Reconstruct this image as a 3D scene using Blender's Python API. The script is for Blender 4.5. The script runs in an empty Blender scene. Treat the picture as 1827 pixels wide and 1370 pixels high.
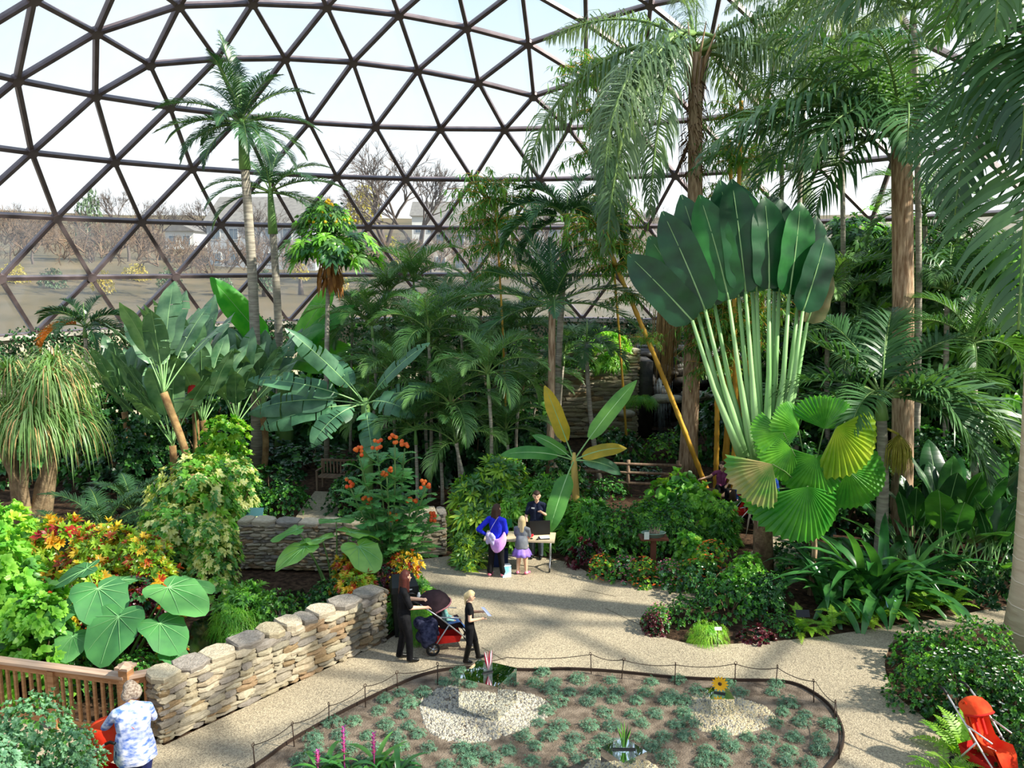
import bpy, math, random
import numpy as np
from mathutils import Vector, Matrix, Euler

# ---------------------------------------------------------------- camera, sky, sun, exposure
sc = bpy.context.scene
COL = sc.collection
CAMZ, PIT, F = 7.0, -0.1427, 1494.16
cam = bpy.data.objects.new('camera', bpy.data.cameras.new('camera'))
COL.objects.link(cam)
cam.location = (0, 0, CAMZ)
cam.rotation_euler = (math.pi / 2 + PIT, 0, 0)
cam.data.sensor_width = 36
cam.data.lens = 36 * F / 1827
cam.data.clip_end = 2000
sc.camera = cam

world = bpy.data.worlds.new('sky')
sc.world = world
world.use_nodes = True
_n = world.node_tree.nodes; _l = world.node_tree.links
_n.clear()
_tc = _n.new('ShaderNodeTexCoord'); _sx = _n.new('ShaderNodeSeparateXYZ'); _cr = _n.new('ShaderNodeValToRGB')
_no = _n.new('ShaderNodeTexNoise'); _mx = _n.new('ShaderNodeMixRGB'); _bg = _n.new('ShaderNodeBackground'); _out = _n.new('ShaderNodeOutputWorld')
_l.new(_tc.outputs['Generated'], _sx.inputs[0]); _l.new(_sx.outputs['Z'], _cr.inputs[0])
_e = _cr.color_ramp.elements
_e[0].position = 0.0; _e[0].color = (0.98, 1.0, 1.04, 1)
_e[1].position = 1.0; _e[1].color = (0.34, 0.60, 1.0, 1)
_k = _e.new(0.10); _k.color = (0.97, 1.0, 1.04, 1)
_k = _e.new(0.28); _k.color = (0.66, 0.82, 1.0, 1)
_no.inputs['Scale'].default_value = 2.2; _no.inputs['Detail'].default_value = 5
_l.new(_tc.outputs['Generated'], _no.inputs['Vector'])
_cl = _n.new('ShaderNodeValToRGB'); _cl.color_ramp.elements[0].position = .45; _cl.color_ramp.elements[1].position = .7
_l.new(_no.outputs[0], _cl.inputs[0]); _l.new(_cl.outputs[0], _mx.inputs[0])
_l.new(_cr.outputs[0], _mx.inputs[1]); _mx.inputs[2].default_value = (0.97, 0.98, 1.0, 1)
_l.new(_mx.outputs[0], _bg.inputs[0]); _bg.inputs[1].default_value = 1.08
_l.new(_bg.outputs[0], _out.inputs[0])

SUN_EL, SUN_AZ = math.radians(39), math.radians(-17)      # azimuth from +x, negative is behind the camera
sun = bpy.data.objects.new('sun', bpy.data.lights.new('sun', 'SUN'))
COL.objects.link(sun)
sun.data.energy = 9.4
sun.data.angle = math.radians(1.3)
sun.data.color = (1.0, 0.93, 0.80)
_sd = Vector((math.cos(SUN_EL) * math.cos(SUN_AZ), math.cos(SUN_EL) * math.sin(SUN_AZ), math.sin(SUN_EL)))
sun.rotation_euler = _sd.to_track_quat('Z', 'Y').to_euler()
sun.location = _sd * 80

sc.view_settings.view_transform = 'Standard'
sc.view_settings.look = 'None'
sc.view_settings.gamma = 1
sc.view_settings.use_curve_mapping = False
sc.view_settings.exposure = 0.18

# ---------------------------------------------------------------- helpers
_cp, _sp = math.cos(PIT), math.sin(PIT)
def ray(px, py):
    a = (px - 913.5) / F; b = (685 - py) / F
    return (a, _cp - b * _sp, _sp + b * _cp)
def atz(px, py, z=0.0):
    d = ray(px, py); t = (z - CAMZ) / d[2]
    return Vector((d[0] * t, d[1] * t, z))
def aty(px, py, Y):
    d = ray(px, py); t = Y / d[1]
    return Vector((d[0] * t, Y, CAMZ + d[2] * t))
def pxm(px, py, Y):                 # metres per pixel at depth Y
    d = ray(px, py)
    return Y / d[1] / F
def pix(p):
    x, y, z = p[0], p[1], p[2] - CAMZ
    w = y * _cp + z * _sp; u = -y * _sp + z * _cp
    if w <= 0.01: return (-9999, -9999)
    return (913.5 + F * x / w, 685 - F * u / w)

def hexc(h):
    h = h.lstrip('#')
    c = [int(h[i:i + 2], 16) / 255 for i in (0, 2, 4)]
    return tuple((v / 12.92 if v <= .04045 else ((v + .055) / 1.055) ** 2.4) for v in c) + (1.0,)

MATS = {}
def mat(name, col, rough=.6, col2=None, scale=6.0, detail=4, bump=0.0, bscale=None, spec=.35, metal=0.0, trans=0.0, rnd=0.0,
        stretch=None, tcol=None, lo=.35, hi=.65, sheen=0, emit=None):
    if name in MATS: return MATS[name]
    m = bpy.data.materials.new(name); m.use_nodes = True
    N = m.node_tree.nodes; L = m.node_tree.links
    N.clear()
    out = N.new('ShaderNodeOutputMaterial'); b = N.new('ShaderNodeBsdfPrincipled')
    b.inputs['Roughness'].default_value = rough
    b.inputs['Specular IOR Level'].default_value = spec
    b.inputs['Metallic'].default_value = metal
    c1 = hexc(col); src = None
    tc = N.new('ShaderNodeTexCoord'); vec = tc.outputs['Object']
    if stretch:
        mp = N.new('ShaderNodeMapping'); mp.inputs['Scale'].default_value = stretch
        L.new(vec, mp.inputs[0]); vec = mp.outputs[0]
    if col2:
        no = N.new('ShaderNodeTexNoise'); no.inputs['Scale'].default_value = scale; no.inputs['Detail'].default_value = detail
        L.new(vec, no.inputs['Vector'])
        cr = N.new('ShaderNodeValToRGB')
        cr.color_ramp.elements[0].position = lo; cr.color_ramp.elements[1].position = hi
        cr.color_ramp.elements[0].color = c1; cr.color_ramp.elements[1].color = hexc(col2)
        L.new(no.outputs[0], cr.inputs[0]); src = cr.outputs[0]
    if rnd:
        oi = N.new('ShaderNodeObjectInfo'); hs = N.new('ShaderNodeHueSaturation')
        mr = N.new('ShaderNodeMapRange'); mr.inputs['To Min'].default_value = 1 - rnd; mr.inputs['To Max'].default_value = 1 + rnd
        L.new(oi.outputs['Random'], mr.inputs[0]); L.new(mr.outputs[0], hs.inputs['Value'])
        m2 = N.new('ShaderNodeMapRange'); m2.inputs['To Min'].default_value = .5 + rnd * .07; m2.inputs['To Max'].default_value = .5 - rnd * .07
        L.new(oi.outputs['Random'], m2.inputs[0]); L.new(m2.outputs[0], hs.inputs['Hue'])
        if src: L.new(src, hs.inputs['Color'])
        else: hs.inputs['Color'].default_value = c1
        src = hs.outputs[0]
    if src: L.new(src, b.inputs['Base Color'])
    else: b.inputs['Base Color'].default_value = c1
    if emit: 
        b.inputs['Emission Color'].default_value = hexc(col); b.inputs['Emission Strength'].default_value = emit
    if bump:
        n2 = N.new('ShaderNodeTexNoise'); n2.inputs['Scale'].default_value = bscale or scale * 3; n2.inputs['Detail'].default_value = 6
        L.new(vec, n2.inputs['Vector'])
        bp = N.new('ShaderNodeBump'); bp.inputs['Strength'].default_value = bump; bp.inputs['Distance'].default_value = .03
        L.new(n2.outputs[0], bp.inputs['Height']); L.new(bp.outputs[0], b.inputs['Normal'])
    if trans:
        t = N.new('ShaderNodeBsdfTranslucent'); mx = N.new('ShaderNodeMixShader'); mx.inputs[0].default_value = trans
        if tcol: t.inputs[0].default_value = hexc(tcol)
        elif src:
            g = N.new('ShaderNodeMixRGB'); g.blend_type = 'MULTIPLY'; g.inputs[0].default_value = 1
            g.inputs[2].default_value = (1.5, 1.5, .55, 1); L.new(src, g.inputs[1]); L.new(g.outputs[0], t.inputs[0])
        else: t.inputs[0].default_value = (min(1, c1[0] * 1.5), min(1, c1[1] * 1.5), c1[2] * .55, 1)
        L.new(b.outputs[0], mx.inputs[1]); L.new(t.outputs[0], mx.inputs[2]); L.new(mx.outputs[0], out.inputs[0])
    else:
        L.new(b.outputs[0], out.inputs[0])
    MATS[name] = m
    return m

def leafm(name, col, col2=None, rough=.42, trans=.3, rnd=.18, scale=2.0, spec=.5, **k):
    return mat(name, col, rough, col2, scale=scale, trans=trans, rnd=rnd, spec=spec, **k)

def V3(*a): return np.array(a, float)
def nz(v):
    n = math.sqrt(float(v[0]) ** 2 + float(v[1]) ** 2 + float(v[2]) ** 2)
    return v / n if n > 1e-9 else v

class MB:
    """collects shapes, builds ONE mesh"""
    def __init__(self): self.v = []; self.f = []; self.m = []
    def add(self, vs, fs, mi=0):
        o = len(self.v)
        self.v.extend([(float(p[0]), float(p[1]), float(p[2])) for p in vs])
        for f in fs: self.f.append(tuple(i + o for i in f)); self.m.append(mi)
    def tube(self, pts, rad, n=6, mi=0, cap=True, flat=1.0):
        pts = [np.asarray(p, float) for p in pts]; k = len(pts)
        if not hasattr(rad, '__len__'): rad = [rad] * k
        vs = []; fs = []
        t0 = nz(pts[1] - pts[0]); ref = V3(0, 0, 1) if abs(t0[2]) < .9 else V3(1, 0, 0)
        a = nz(np.cross(t0, ref))
        for i, p in enumerate(pts):
            t = nz(pts[min(i + 1, k - 1)] - pts[max(i - 1, 0)])
            a = nz(a - t * float(a @ t)); b = np.cross(t, a)
            for j in range(n):
                th = 2 * math.pi * j / n
                vs.append(p + rad[i] * (a * math.cos(th) + b * math.sin(th) * flat))
        for i in range(k - 1):
            for j in range(n):
                j2 = (j + 1) % n
                fs.append((i * n + j, i * n + j2, (i + 1) * n + j2, (i + 1) * n + j))
        if cap:
            fs.append(tuple(range(n - 1, -1, -1))); fs.append(tuple((k - 1) * n + j for j in range(n)))
        self.add(vs, fs, mi)
    def box(self, c, s, mi=0, rz=0.0, M=None):
        x, y, z = s[0] / 2, s[1] / 2, s[2] / 2
        vs = [(-x, -y, -z), (x, -y, -z), (x, y, -z), (-x, y, -z), (-x, -y, z), (x, -y, z), (x, y, z), (-x, y, z)]
        if M is None: M = Matrix.Rotation(rz, 3, 'Z')
        vs = [tuple(M @ Vector(v) + Vector(c)) for v in vs]
        self.add(vs, [(3, 2, 1, 0), (4, 5, 6, 7), (0, 1, 5, 4), (1, 2, 6, 5), (2, 3, 7, 6), (3, 0, 4, 7)], mi)
    def beam(self, a, b, w, h, mi=0, up=(0, 0, 1)):
        a = np.asarray(a, float); b = np.asarray(b, float); t = nz(b - a); u = np.asarray(up, float)
        s = np.cross(t, u)
        if np.linalg.norm(s) < 1e-4: s = np.cross(t, V3(1, 0, 0))
        s = nz(s); u = np.cross(s, t)
        vs = [p + s * w / 2 * i + u * h / 2 * j for p in (a, b) for i, j in ((-1, -1), (1, -1), (1, 1), (-1, 1))]
        self.add(vs, [(3, 2, 1, 0), (4, 5, 6, 7), (0, 1, 5, 4), (1, 2, 6, 5), (2, 3, 7, 6), (3, 0, 4, 7)], mi)
    def lathe(self, prof, n=16, mi=0, c=(0, 0, 0), sx=1, sy=1, wob=None):
        vs = []; fs = []; k = len(prof)
        for i, (r, z) in enumerate(prof):
            for j in range(n):
                th = 2 * math.pi * j / n; q = r * (wob(th, z) if wob else 1)
                vs.append((c[0] + q * math.cos(th) * sx, c[1] + q * math.sin(th) * sy, c[2] + z))
        for i in range(k - 1):
            for j in range(n):
                j2 = (j + 1) % n
                fs.append((i * n + j, i * n + j2, (i + 1) * n + j2, (i + 1) * n + j))
        if prof[0][0] > 1e-6: fs.append(tuple(range(n - 1, -1, -1)))
        if prof[-1][0] > 1e-6: fs.append(tuple((k - 1) * n + j for j in range(n)))
        self.add(vs, fs, mi)
    def ball(self, c, r, n=10, mi=0, k=6):
        if not hasattr(r, '__len__'): r = (r, r, r)
        prof = [(max(1e-4, math.sin(math.pi * i / k)), -math.cos(math.pi * i / k)) for i in range(k + 1)]
        o = len(self.v)
        self.lathe(prof, n, mi)
        for i in range(o, len(self.v)):
            v = self.v[i]; self.v[i] = (c[0] + v[0] * r[0], c[1] + v[1] * r[1], c[2] + v[2] * r[2])
    def torus(self, c, R, r, axis='y', n=18, k=6, mi=0):
        vs = []; fs = []
        for i in range(n):
            a = 2 * math.pi * i / n
            for j in range(k):
                b = 2 * math.pi * j / k; q = R + r * math.cos(b)
                x, y, z = q * math.cos(a), r * math.sin(b), q * math.sin(a)
                if axis == 'x': x, y = y, x
                if axis == 'z': y, z = z, y
                vs.append((c[0] + x, c[1] + y, c[2] + z))
        for i in range(n):
            for j in range(k):
                i2, j2 = (i + 1) % n, (j + 1) % k
                fs.append((i * k + j, i * k + j2, i2 * k + j2, i2 * k + j))
        self.add(vs, fs, mi)
    def poly(self, pts, z0, z1, mi=0):
        """prism over an outline; pts in order, concave allowed"""
        n = len(pts)
        vs = [(p[0], p[1], z0) for p in pts] + [(p[0], p[1], z1) for p in pts]
        fs = [(i, (i + 1) % n, n + (i + 1) % n, n + i) for i in range(n)]
        from mathutils.geometry import tessellate_polygon
        tri = tessellate_polygon([[Vector((p[0], p[1], 0)) for p in pts]])
        for t in tri: fs.append(tuple(n + i for i in t))
        self.add(vs, fs, mi)
    def mesh(self, name, mats, smooth=True):
        me = bpy.data.meshes.new(name)
        me.from_pydata(self.v, [], self.f)
        for m in (mats if isinstance(mats, (list, tuple)) else [mats]): me.materials.append(m)
        if len(me.materials) > 1: me.polygons.foreach_set('material_index', self.m)
        if smooth: me.polygons.foreach_set('use_smooth', [True] * len(me.polygons))
        me.validate(); me.update()
        return me
    def build(self, name, mats, parent=None, smooth=True, **k):
        return ob(name, self.mesh(name, mats, smooth), parent, **k)

def ob(name, me, parent=None, loc=(0, 0, 0), rot=(0, 0, 0), scale=(1, 1, 1), label=None, kind=None):
    o = bpy.data.objects.new(name, me); COL.objects.link(o)
    o.location = loc; o.rotation_euler = rot
    o.scale = scale if hasattr(scale, '__len__') else (scale,) * 3
    if parent: o.parent = parent
    if label: o['label'] = label
    if kind: o['kind'] = kind
    return o
def thing(name, label, cat, loc=(0, 0, 0), rz=0.0, group=None, kind=None):
    o = bpy.data.objects.new(name, None); COL.objects.link(o)
    o.location = loc; o.rotation_euler = (0, 0, rz); o.empty_display_size = .2
    tag(o, label, cat, group, kind)
    return o
def tag(o, label, cat=None, group=None, kind=None):
    o['label'] = label
    if cat: o['category'] = cat
    if group: o['group'] = group
    if kind: o['kind'] = kind
    return o
def rotz(p, a):
    c, s = math.cos(a), math.sin(a)
    return (p[0] * c - p[1] * s, p[0] * s + p[1] * c, p[2])
def spline(pts, n):
    """Catmull-Rom through points"""
    P = [np.asarray(p, float) for p in pts]
    P = [2 * P[0] - P[1]] + P + [2 * P[-1] - P[-2]]
    out = []; seg = len(P) - 3
    for i in range(n + 1):
        t = i / n * seg; k = min(int(t), seg - 1); t -= k
        a, b, c, d = P[k:k + 4]
        out.append(.5 * (2 * b + (c - a) * t + (2 * a - 5 * b + 4 * c - d) * t * t + (3 * b - a - 3 * c + d) * t ** 3))
    return out
def remeshed(mb, name, mats, voxel, smooth=2, prims=None):
    """one continuous skin over overlapping shapes; faces take the material of the nearest primitive"""
    me = bpy.data.meshes.new(name + '_raw'); me.from_pydata(mb.v, [], mb.f); me.update()
    o = bpy.data.objects.new(name + '_raw', me); COL.objects.link(o)
    r = o.modifiers.new('r', 'REMESH'); r.mode = 'VOXEL'; r.voxel_size = voxel
    if smooth:
        s = o.modifiers.new('s', 'SMOOTH'); s.factor = .5; s.iterations = smooth
    dg = bpy.context.evaluated_depsgraph_get()
    res = bpy.data.meshes.new_from_object(o.evaluated_get(dg))
    bpy.data.objects.remove(o); bpy.data.meshes.remove(me)
    res.name = name
    for m in (mats if isinstance(mats, (list, tuple)) else [mats]): res.materials.append(m)
    n = len(res.polygons)
    if prims:
        c = np.zeros(n * 3); res.polygons.foreach_get('center', c); c = c.reshape(-1, 3)
        best = np.full(n, 1e9); mi = np.zeros(n, int)
        for (a, b, ra, rb, m) in prims:
            a = np.asarray(a, float); b = np.asarray(b, float); ab = b - a; q = float(ab @ ab) or 1e-9
            t = np.clip(((c - a) @ ab) / q, 0, 1)
            d = np.linalg.norm(c - a - t[:, None] * ab, axis=1) - (ra + (rb - ra) * t)
            k = d < best; best[k] = d[k]; mi[k] = m
        res.polygons.foreach_set('material_index', mi)
    res.polygons.foreach_set('use_smooth', [True] * n)
    return res
# ---------------------------------------------------------------- the setting: ground, paths, beds
U = 22.5
DC = Vector((-.0479 * U, 1.0243 * U, 0))                 # centre of the dome on the ground
def ringp(r, az, z):
    return Vector((DC.x + r * math.sin(az), DC.y + r * math.cos(az), z))

def path_material():
    m = bpy.data.materials.new('exposed_aggregate'); m.use_nodes = True
    N = m.node_tree.nodes; L = m.node_tree.links; b = N['Principled BSDF']
    tc = N.new('ShaderNodeTexCoord')
    vo = N.new('ShaderNodeTexVoronoi'); vo.inputs['Scale'].default_value = 55
    L.new(tc.outputs['Object'], vo.inputs['Vector'])
    sp = N.new('ShaderNodeSeparateColor'); L.new(vo.outputs['Color'], sp.inputs[0])
    cr = N.new('ShaderNodeValToRGB'); L.new(sp.outputs[0], cr.inputs[0])
    e = cr.color_ramp.elements
    e[0].color = hexc('#857a68'); e[1].color = hexc('#c2b49a'); k = e.new(.45); k.color = hexc('#a89a82')
    no = N.new('ShaderNodeTexNoise'); no.inputs['Scale'].default_value = .55; no.inputs['Detail'].default_value = 5
    L.new(tc.outputs['Object'], no.inputs['Vector'])
    c2 = N.new('ShaderNodeValToRGB'); L.new(no.outputs[0], c2.inputs[0])
    c2.color_ramp.elements[0].position = .3; c2.color_ramp.elements[0].color = (.74, .74, .74, 1)
    c2.color_ramp.elements[1].position = .7; c2.color_ramp.elements[1].color = (.98, .97, .95, 1)
    mx = N.new('ShaderNodeMixRGB'); mx.blend_type = 'MULTIPLY'; mx.inputs[0].default_value = 1
    L.new(cr.outputs[0], mx.inputs[1]); L.new(c2.outputs[0], mx.inputs[2]); L.new(mx.outputs[0], b.inputs['Base Color'])
    b.inputs['Roughness'].default_value = .75
    bp = N.new('ShaderNodeBump'); bp.inputs['Strength'].default_value = .4; bp.inputs['Distance'].default_value = .02
    L.new(vo.outputs['Distance'], bp.inputs['Height']); L.new(bp.outputs[0], b.inputs['Normal'])
    return m
M_path = path_material()
M_soil = mat('bark_mulch', '#2c2018', .95, '#574334', scale=9, bump=.8, bscale=30, spec=.1)
M_bedsoil = mat('sandy_soil', '#554a40', .95, '#827466', scale=5, bump=.8, bscale=40, spec=.1)
M_conc = mat('pale_concrete', '#b9b4a8', .85, '#d5d0c4', scale=2, bump=.15, bscale=20)
M_cream = mat('cream_stucco', '#c9bfa6', .9, '#ddd3ba', scale=1.5, bump=.2, bscale=30)
M_edge = mat('bed_edging', '#33261f', .7)

b = MB(); b.lathe([(22.45, -.4), (22.45, -.05), (0.001, -.05)], 72, c=(DC.x, DC.y, 0))
o = b.build('floor', M_soil, smooth=False); tag(o, 'dark mulched planting soil under the plants', kind='structure')

R0 = atz(224, 1188, 1.15); R0.z = 0
P = [(-13, 4), (-13, 12.7)]; PX = []
RL = atz(0, 1174, 1.0)
P += [(RL.x - .4, RL.y + .35), (R0.x, R0.y + .3)]
for q in [(292, 1330), (692, 1141), (712, 1128), (748, 1095), (772, 1060), (748, 1030), (735, 1003), (800, 992), (870, 985), (1000, 1000),
          (1060, 1025), (1130, 1038), (1220, 1042), (1300, 1010), (1365, 962), (1370, 925), (1430, 925), (1425, 985), (1380, 1020), (1235, 1075),
          (1165, 1085), (1142, 1105), (1150, 1125), (1200, 1141), (1260, 1150), (1400, 1142), (1500, 1130), (1600, 1115), (1720, 1095),
          (1827, 1075), (1990, 1050), (1990, 1108), (1827, 1112), (1720, 1122), (1610, 1135), (1582, 1165), (1582, 1205), (1605, 1245),
          (1645, 1277), (1690, 1330), (1740, 1372)]:
    w = atz(*q); PX.append((w.x, w.y, 0))
P += PX[:2] + [tuple(p[:2]) for p in spline(PX[2:], 160)]
P += [(7.6, 8.5), (7.6, 4)]
b = MB(); b.poly(P, -.3, 0.0)
o = b.build('path', M_path, smooth=False); tag(o, 'winding tan exposed aggregate garden path', kind='structure')
b = MB(); b.poly([tuple(atz(*q))[:2] for q in [(522, 930), (600, 930), (607, 878), (562, 876), (545, 898)]], -.3, 0.0)
o = b.build('path', M_path, smooth=False); tag(o, 'short side path leading to the wooden bench', kind='structure')

BED = [(330, 1440), (455, 1372), (520, 1326), (620, 1270), (700, 1231), (760, 1207), (830, 1196), (940, 1200), (1010, 1198), (1100, 1203), (1200, 1213),
       (1300, 1218), (1400, 1221), (1450, 1240), (1485, 1270), (1504, 1310), (1500, 1342), (1478, 1374), (1430, 1420), (1250, 1500), (700, 1530), (420, 1490)]
bedpts = [np.array([*atz(*q)])[:2] for q in BED]
bs = [p[:2] for p in spline([(*p, 0) for p in bedpts] + [(*bedpts[0], 0)], 90)][:-1]
b = MB(); b.poly([tuple(p) for p in bs], -.1, .03)
o = b.build('bed', M_bedsoil, smooth=False); tag(o, 'oval bed of bare sandy soil in front of the path', kind='structure')
b = MB()
for i in range(len(bs)):
    b.beam((*bs[i], .02), (*bs[(i + 1) % len(bs)], .02), .025, .12)
o = b.build('trim_1', M_edge, smooth=False); tag(o, 'thin dark metal edging around the sandy bed', kind='structure')
# control joints sawn in the paving
b = MB()
for q0, q1 in [((690, 1180), (872, 1172)), ((1080, 1085), (1148, 1118)), ((860, 1155), (900, 1178)), ((1040, 1052), (1100, 1064))]:
    b.beam(tuple(atz(*q0, .002)), tuple(atz(*q1, .002)), .018, .004)
o = b.build('paving_joint', mat('joint_dark', '#6d6250', .9), smooth=False); tag(o, 'sawn control joints across the tan path', kind='structure')

# pond between the two stone walls
b = MB(); b.poly([tuple(atz(*q))[:2] for q in [(330, 1150), (345, 1110), (420, 1080), (540, 1050), (560, 1080), (480, 1120), (400, 1160), (345, 1175)]], -.06, .01)
o = b.build('pond', mat('dark_water', '#0b0f0a', .08, spec=.6), smooth=False); tag(o, 'dark still pond water between the low stone walls', kind='structure')

# ring wall carrying the dome
b = MB(); n = 60; z0, z1 = -.3, 4.0
for i in range(n):
    a0 = math.radians(-125 + 250 * i / n); a1 = math.radians(-125 + 250 * (i + 1) / n)
    vs = [ringp(r, a, z) for a in (a0, a1) for r in (22.45, 22.95) for z in (z0, z1)]
    b.add(vs, [(0, 1, 5, 4), (2, 6, 7, 3), (1, 3, 7, 5)])
o = b.build('wall_back', M_cream, smooth=False); tag(o, 'curved cream ring wall under the glass dome', kind='structure')
WALLB = o
# cream door jambs and pilasters seen on the left of the ring wall
b = MB()
for a in (-34.5, -39.5, -29):
    p = ringp(22.25, math.radians(a), 1.5)
    b.box(p, (.5, .45, 3.6), rz=-math.radians(a))
o = b.build('pilaster', M_cream, WALLB, smooth=False)

# ---------------------------------------------------------------- the geodesic dome
ZR = [CAMZ + v * U for v in (.2737, .1798, .0803, -.025, -.130)]
RR = [v * U for v in (.7556, .8305, .8975, .9446, 1.0)]
SZ, SR, PH = CAMZ - .4514 * U, 1.0441 * U, -.3929
PA = math.radians(41.8)
def sph(pol, az): return np.array([DC.x + SR * math.sin(pol) * math.sin(az), DC.y + SR * math.sin(pol) * math.cos(az), SZ + SR * math.cos(pol)])
DV = {}
def dv(key, p):
    DV.setdefault(key, np.asarray(p, float)); return key
def ringv(r, i):                                         # ring row 1..5, index counts 10 degree steps (36 per ring)
    i %= 36
    az = math.radians((i + r / 2 - 3) * 10) + PH
    return dv((r, i), [DC.x + RR[r - 1] * math.sin(az), DC.y + RR[r - 1] * math.cos(az), ZR[r - 1]])
def capv(s, i, j):                                       # sextant s, i rows from the apex, j along
    if i == 0: return dv((0, 0, 0), sph(0, 0))
    if j == i: s, j = (s + 1) % 6, 0
    a0 = math.radians(60 * s - 30) + PH; a1 = a0 + math.pi / 3
    A_, B_ = [np.array([math.sin(PA) * math.sin(a), math.sin(PA) * math.cos(a), math.cos(PA)]) for a in (a0, a1)]
    T_ = np.array([0, 0, 1.0]); p = T_ + (A_ - T_) * i / 6 + (B_ - A_) * j / 6
    p /= np.linalg.norm(p)
    pol = math.acos(p[2]); az = math.atan2(p[0], p[1])
    lvl = PA * i / 6
    return dv(('c', s, i, j), sph(pol * .9 + lvl * .1, az))
tris = []
for s in range(6):
    for i in range(6):
        for j in range(i + 1):
            tris.append((capv(s, i, j), capv(s, i + 1, j), capv(s, i + 1, j + 1)))
            if j < i: tris.append((capv(s, i, j), capv(s, i + 1, j + 1), capv(s, i, j + 1)))
for k in range(36):
    top = lambda q: capv((q % 36) // 6, 6, (q % 36) % 6)
    tris.append((top(k), ringv(1, k), top(k + 1)))
    tris.append((top(k), ringv(1, k - 1), ringv(1, k)))
    for r in range(1, 5):
        tris.append((ringv(r, k), ringv(r + 1, k), ringv(r, k + 1)))
        tris.append((ringv(r, k), ringv(r + 1, k - 1), ringv(r + 1, k)))

def glass_material(name, film, tint):
    m = bpy.data.materials.new(name); m.use_nodes = True
    N = m.node_tree.nodes; L = m.node_tree.links; N.clear()
    out = N.new('ShaderNodeOutputMaterial'); t = N.new('ShaderNodeBsdfTransparent'); t.inputs[0].default_value = tint
    g = N.new('ShaderNodeBsdfGlossy'); g.inputs['Roughness'].default_value = .02
    lw = N.new('ShaderNodeFresnel'); lw.inputs['IOR'].default_value = 1.06
    m1 = N.new('ShaderNodeMixShader'); L.new(lw.outputs[0], m1.inputs[0]); L.new(t.outputs[0], m1.inputs[1]); L.new(g.outputs[0], m1.inputs[2])
    d = N.new('ShaderNodeBsdfTranslucent'); d.inputs[0].default_value = (.82, .85, .88, 1)
    d2 = N.new('ShaderNodeBsdfDiffuse'); d2.inputs[0].default_value = (.7, .72, .75, 1)
    dm = N.new('ShaderNodeMixShader'); dm.inputs[0].default_value = .4; L.new(d.outputs[0], dm.inputs[1]); L.new(d2.outputs[0], dm.inputs[2])
    tc = N.new('ShaderNodeTexCoord'); mp = N.new('ShaderNodeMapping'); mp.inputs['Scale'].default_value = (1.2, 1.2, .35)
    no = N.new('ShaderNodeTexNoise'); no.inputs['Scale'].default_value = .9; no.inputs['Detail'].default_value = 5
    L.new(tc.outputs['Object'], mp.inputs[0]); L.new(mp.outputs[0], no.inputs['Vector'])
    mr = N.new('ShaderNodeMapRange'); mr.inputs['From Min'].default_value = .3; mr.inputs['From Max'].default_value = .75
    mr.inputs['To Min'].default_value = film * .35; mr.inputs['To Max'].default_value = film * 1.6
    L.new(no.outputs[0], mr.inputs[0])
    m2 = N.new('ShaderNodeMixShader'); L.new(mr.outputs[0], m2.inputs[0]); L.new(m1.outputs[0], m2.inputs[1]); L.new(dm.outputs[0], m2.inputs[2])
    L.new(m2.outputs[0], out.inputs[0])
    return m
M_glass = glass_material('dome_glass', .03, (.97, .985, .98, 1))
M_haze = glass_material('condensation_glass', .11, (.97, .98, .98, 1))
M_strut = mat('bronze_aluminium', '#64575a', .45, '#7d7073', scale=1.5, metal=.25, spec=.5)
DOME = thing('ceiling', 'geodesic glass dome of triangular panes in bronze struts', None, kind='structure')
ctr = np.array([DC.x, DC.y, SZ])
def inview(ps):
    for p in ps:
        x, y = pix(p)
        if -60 < x < 1887 and -60 < y < 1430: return True
    return False
def strut_into(b, a, c, w=.15, h=.2):
    m = (a + c) / 2; up = nz(m - ctr)
    b.beam(a, c, w, h, up=up)
edges = {}; rest_p = {0: MB(), 1: MB()}; rest_s = MB()
for t in tris:
    ps = [DV[k] for k in t]; c = sum(ps) / 3
    if np.linalg.norm(c - np.array([0, 0, CAMZ])) < 10 or (c[1] < 4 and c[2] < 11): continue
    low = 1 if all(len(k) == 2 for k in t) and min(k[0] for k in t) >= 3 else 0
    q = [c + (p - c) * .985 for p in ps]; nrm = nz(c - ctr)
    vs = [p + nrm * .006 for p in q] + [p - nrm * .006 for p in q]
    fs = [(0, 1, 2), (5, 4, 3), (0, 3, 4, 1), (1, 4, 5, 2), (2, 5, 3, 0)]
    if inview(ps + [c]):
        b = MB(); b.add(vs, fs); b.build('glass_pane', [M_glass, M_haze][low], DOME, smooth=False)
    else: rest_p[low].add(vs, fs)
    for i in range(3):
        e = tuple(sorted((t[i], t[(i + 1) % 3]), key=str)); edges[e] = 1
nodes = {}
for a, c in edges:
    A_, C_ = DV[a], DV[c]
    if inview([A_, C_, (A_ + C_) / 2]):
        b = MB(); strut_into(b, A_, C_); b.build('strut', M_strut, DOME, smooth=False)
        nodes[a] = nodes[c] = 1
    else: strut_into(rest_s, A_, C_)
hub = MB(); hub.lathe([(.001, -.13), (.2, -.13), (.22, 0), (.2, .11), (.001, .11)], 10)
hubm = hub.mesh('hub', M_strut, smooth=False)
for k in nodes:
    if inview([DV[k]]):
        ob('hub', hubm, DOME, loc=DV[k], rot=Vector(nz(DV[k] - ctr)).to_track_quat('Z', 'Y').to_euler())
for i in (0, 1):
    if rest_p[i].v: rest_p[i].build('glazing_remainder', [M_glass, M_haze][i], DOME, smooth=False, kind='stuff')
rest_s.build('strut_remainder', M_strut, DOME, smooth=False, kind='stuff')
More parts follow.
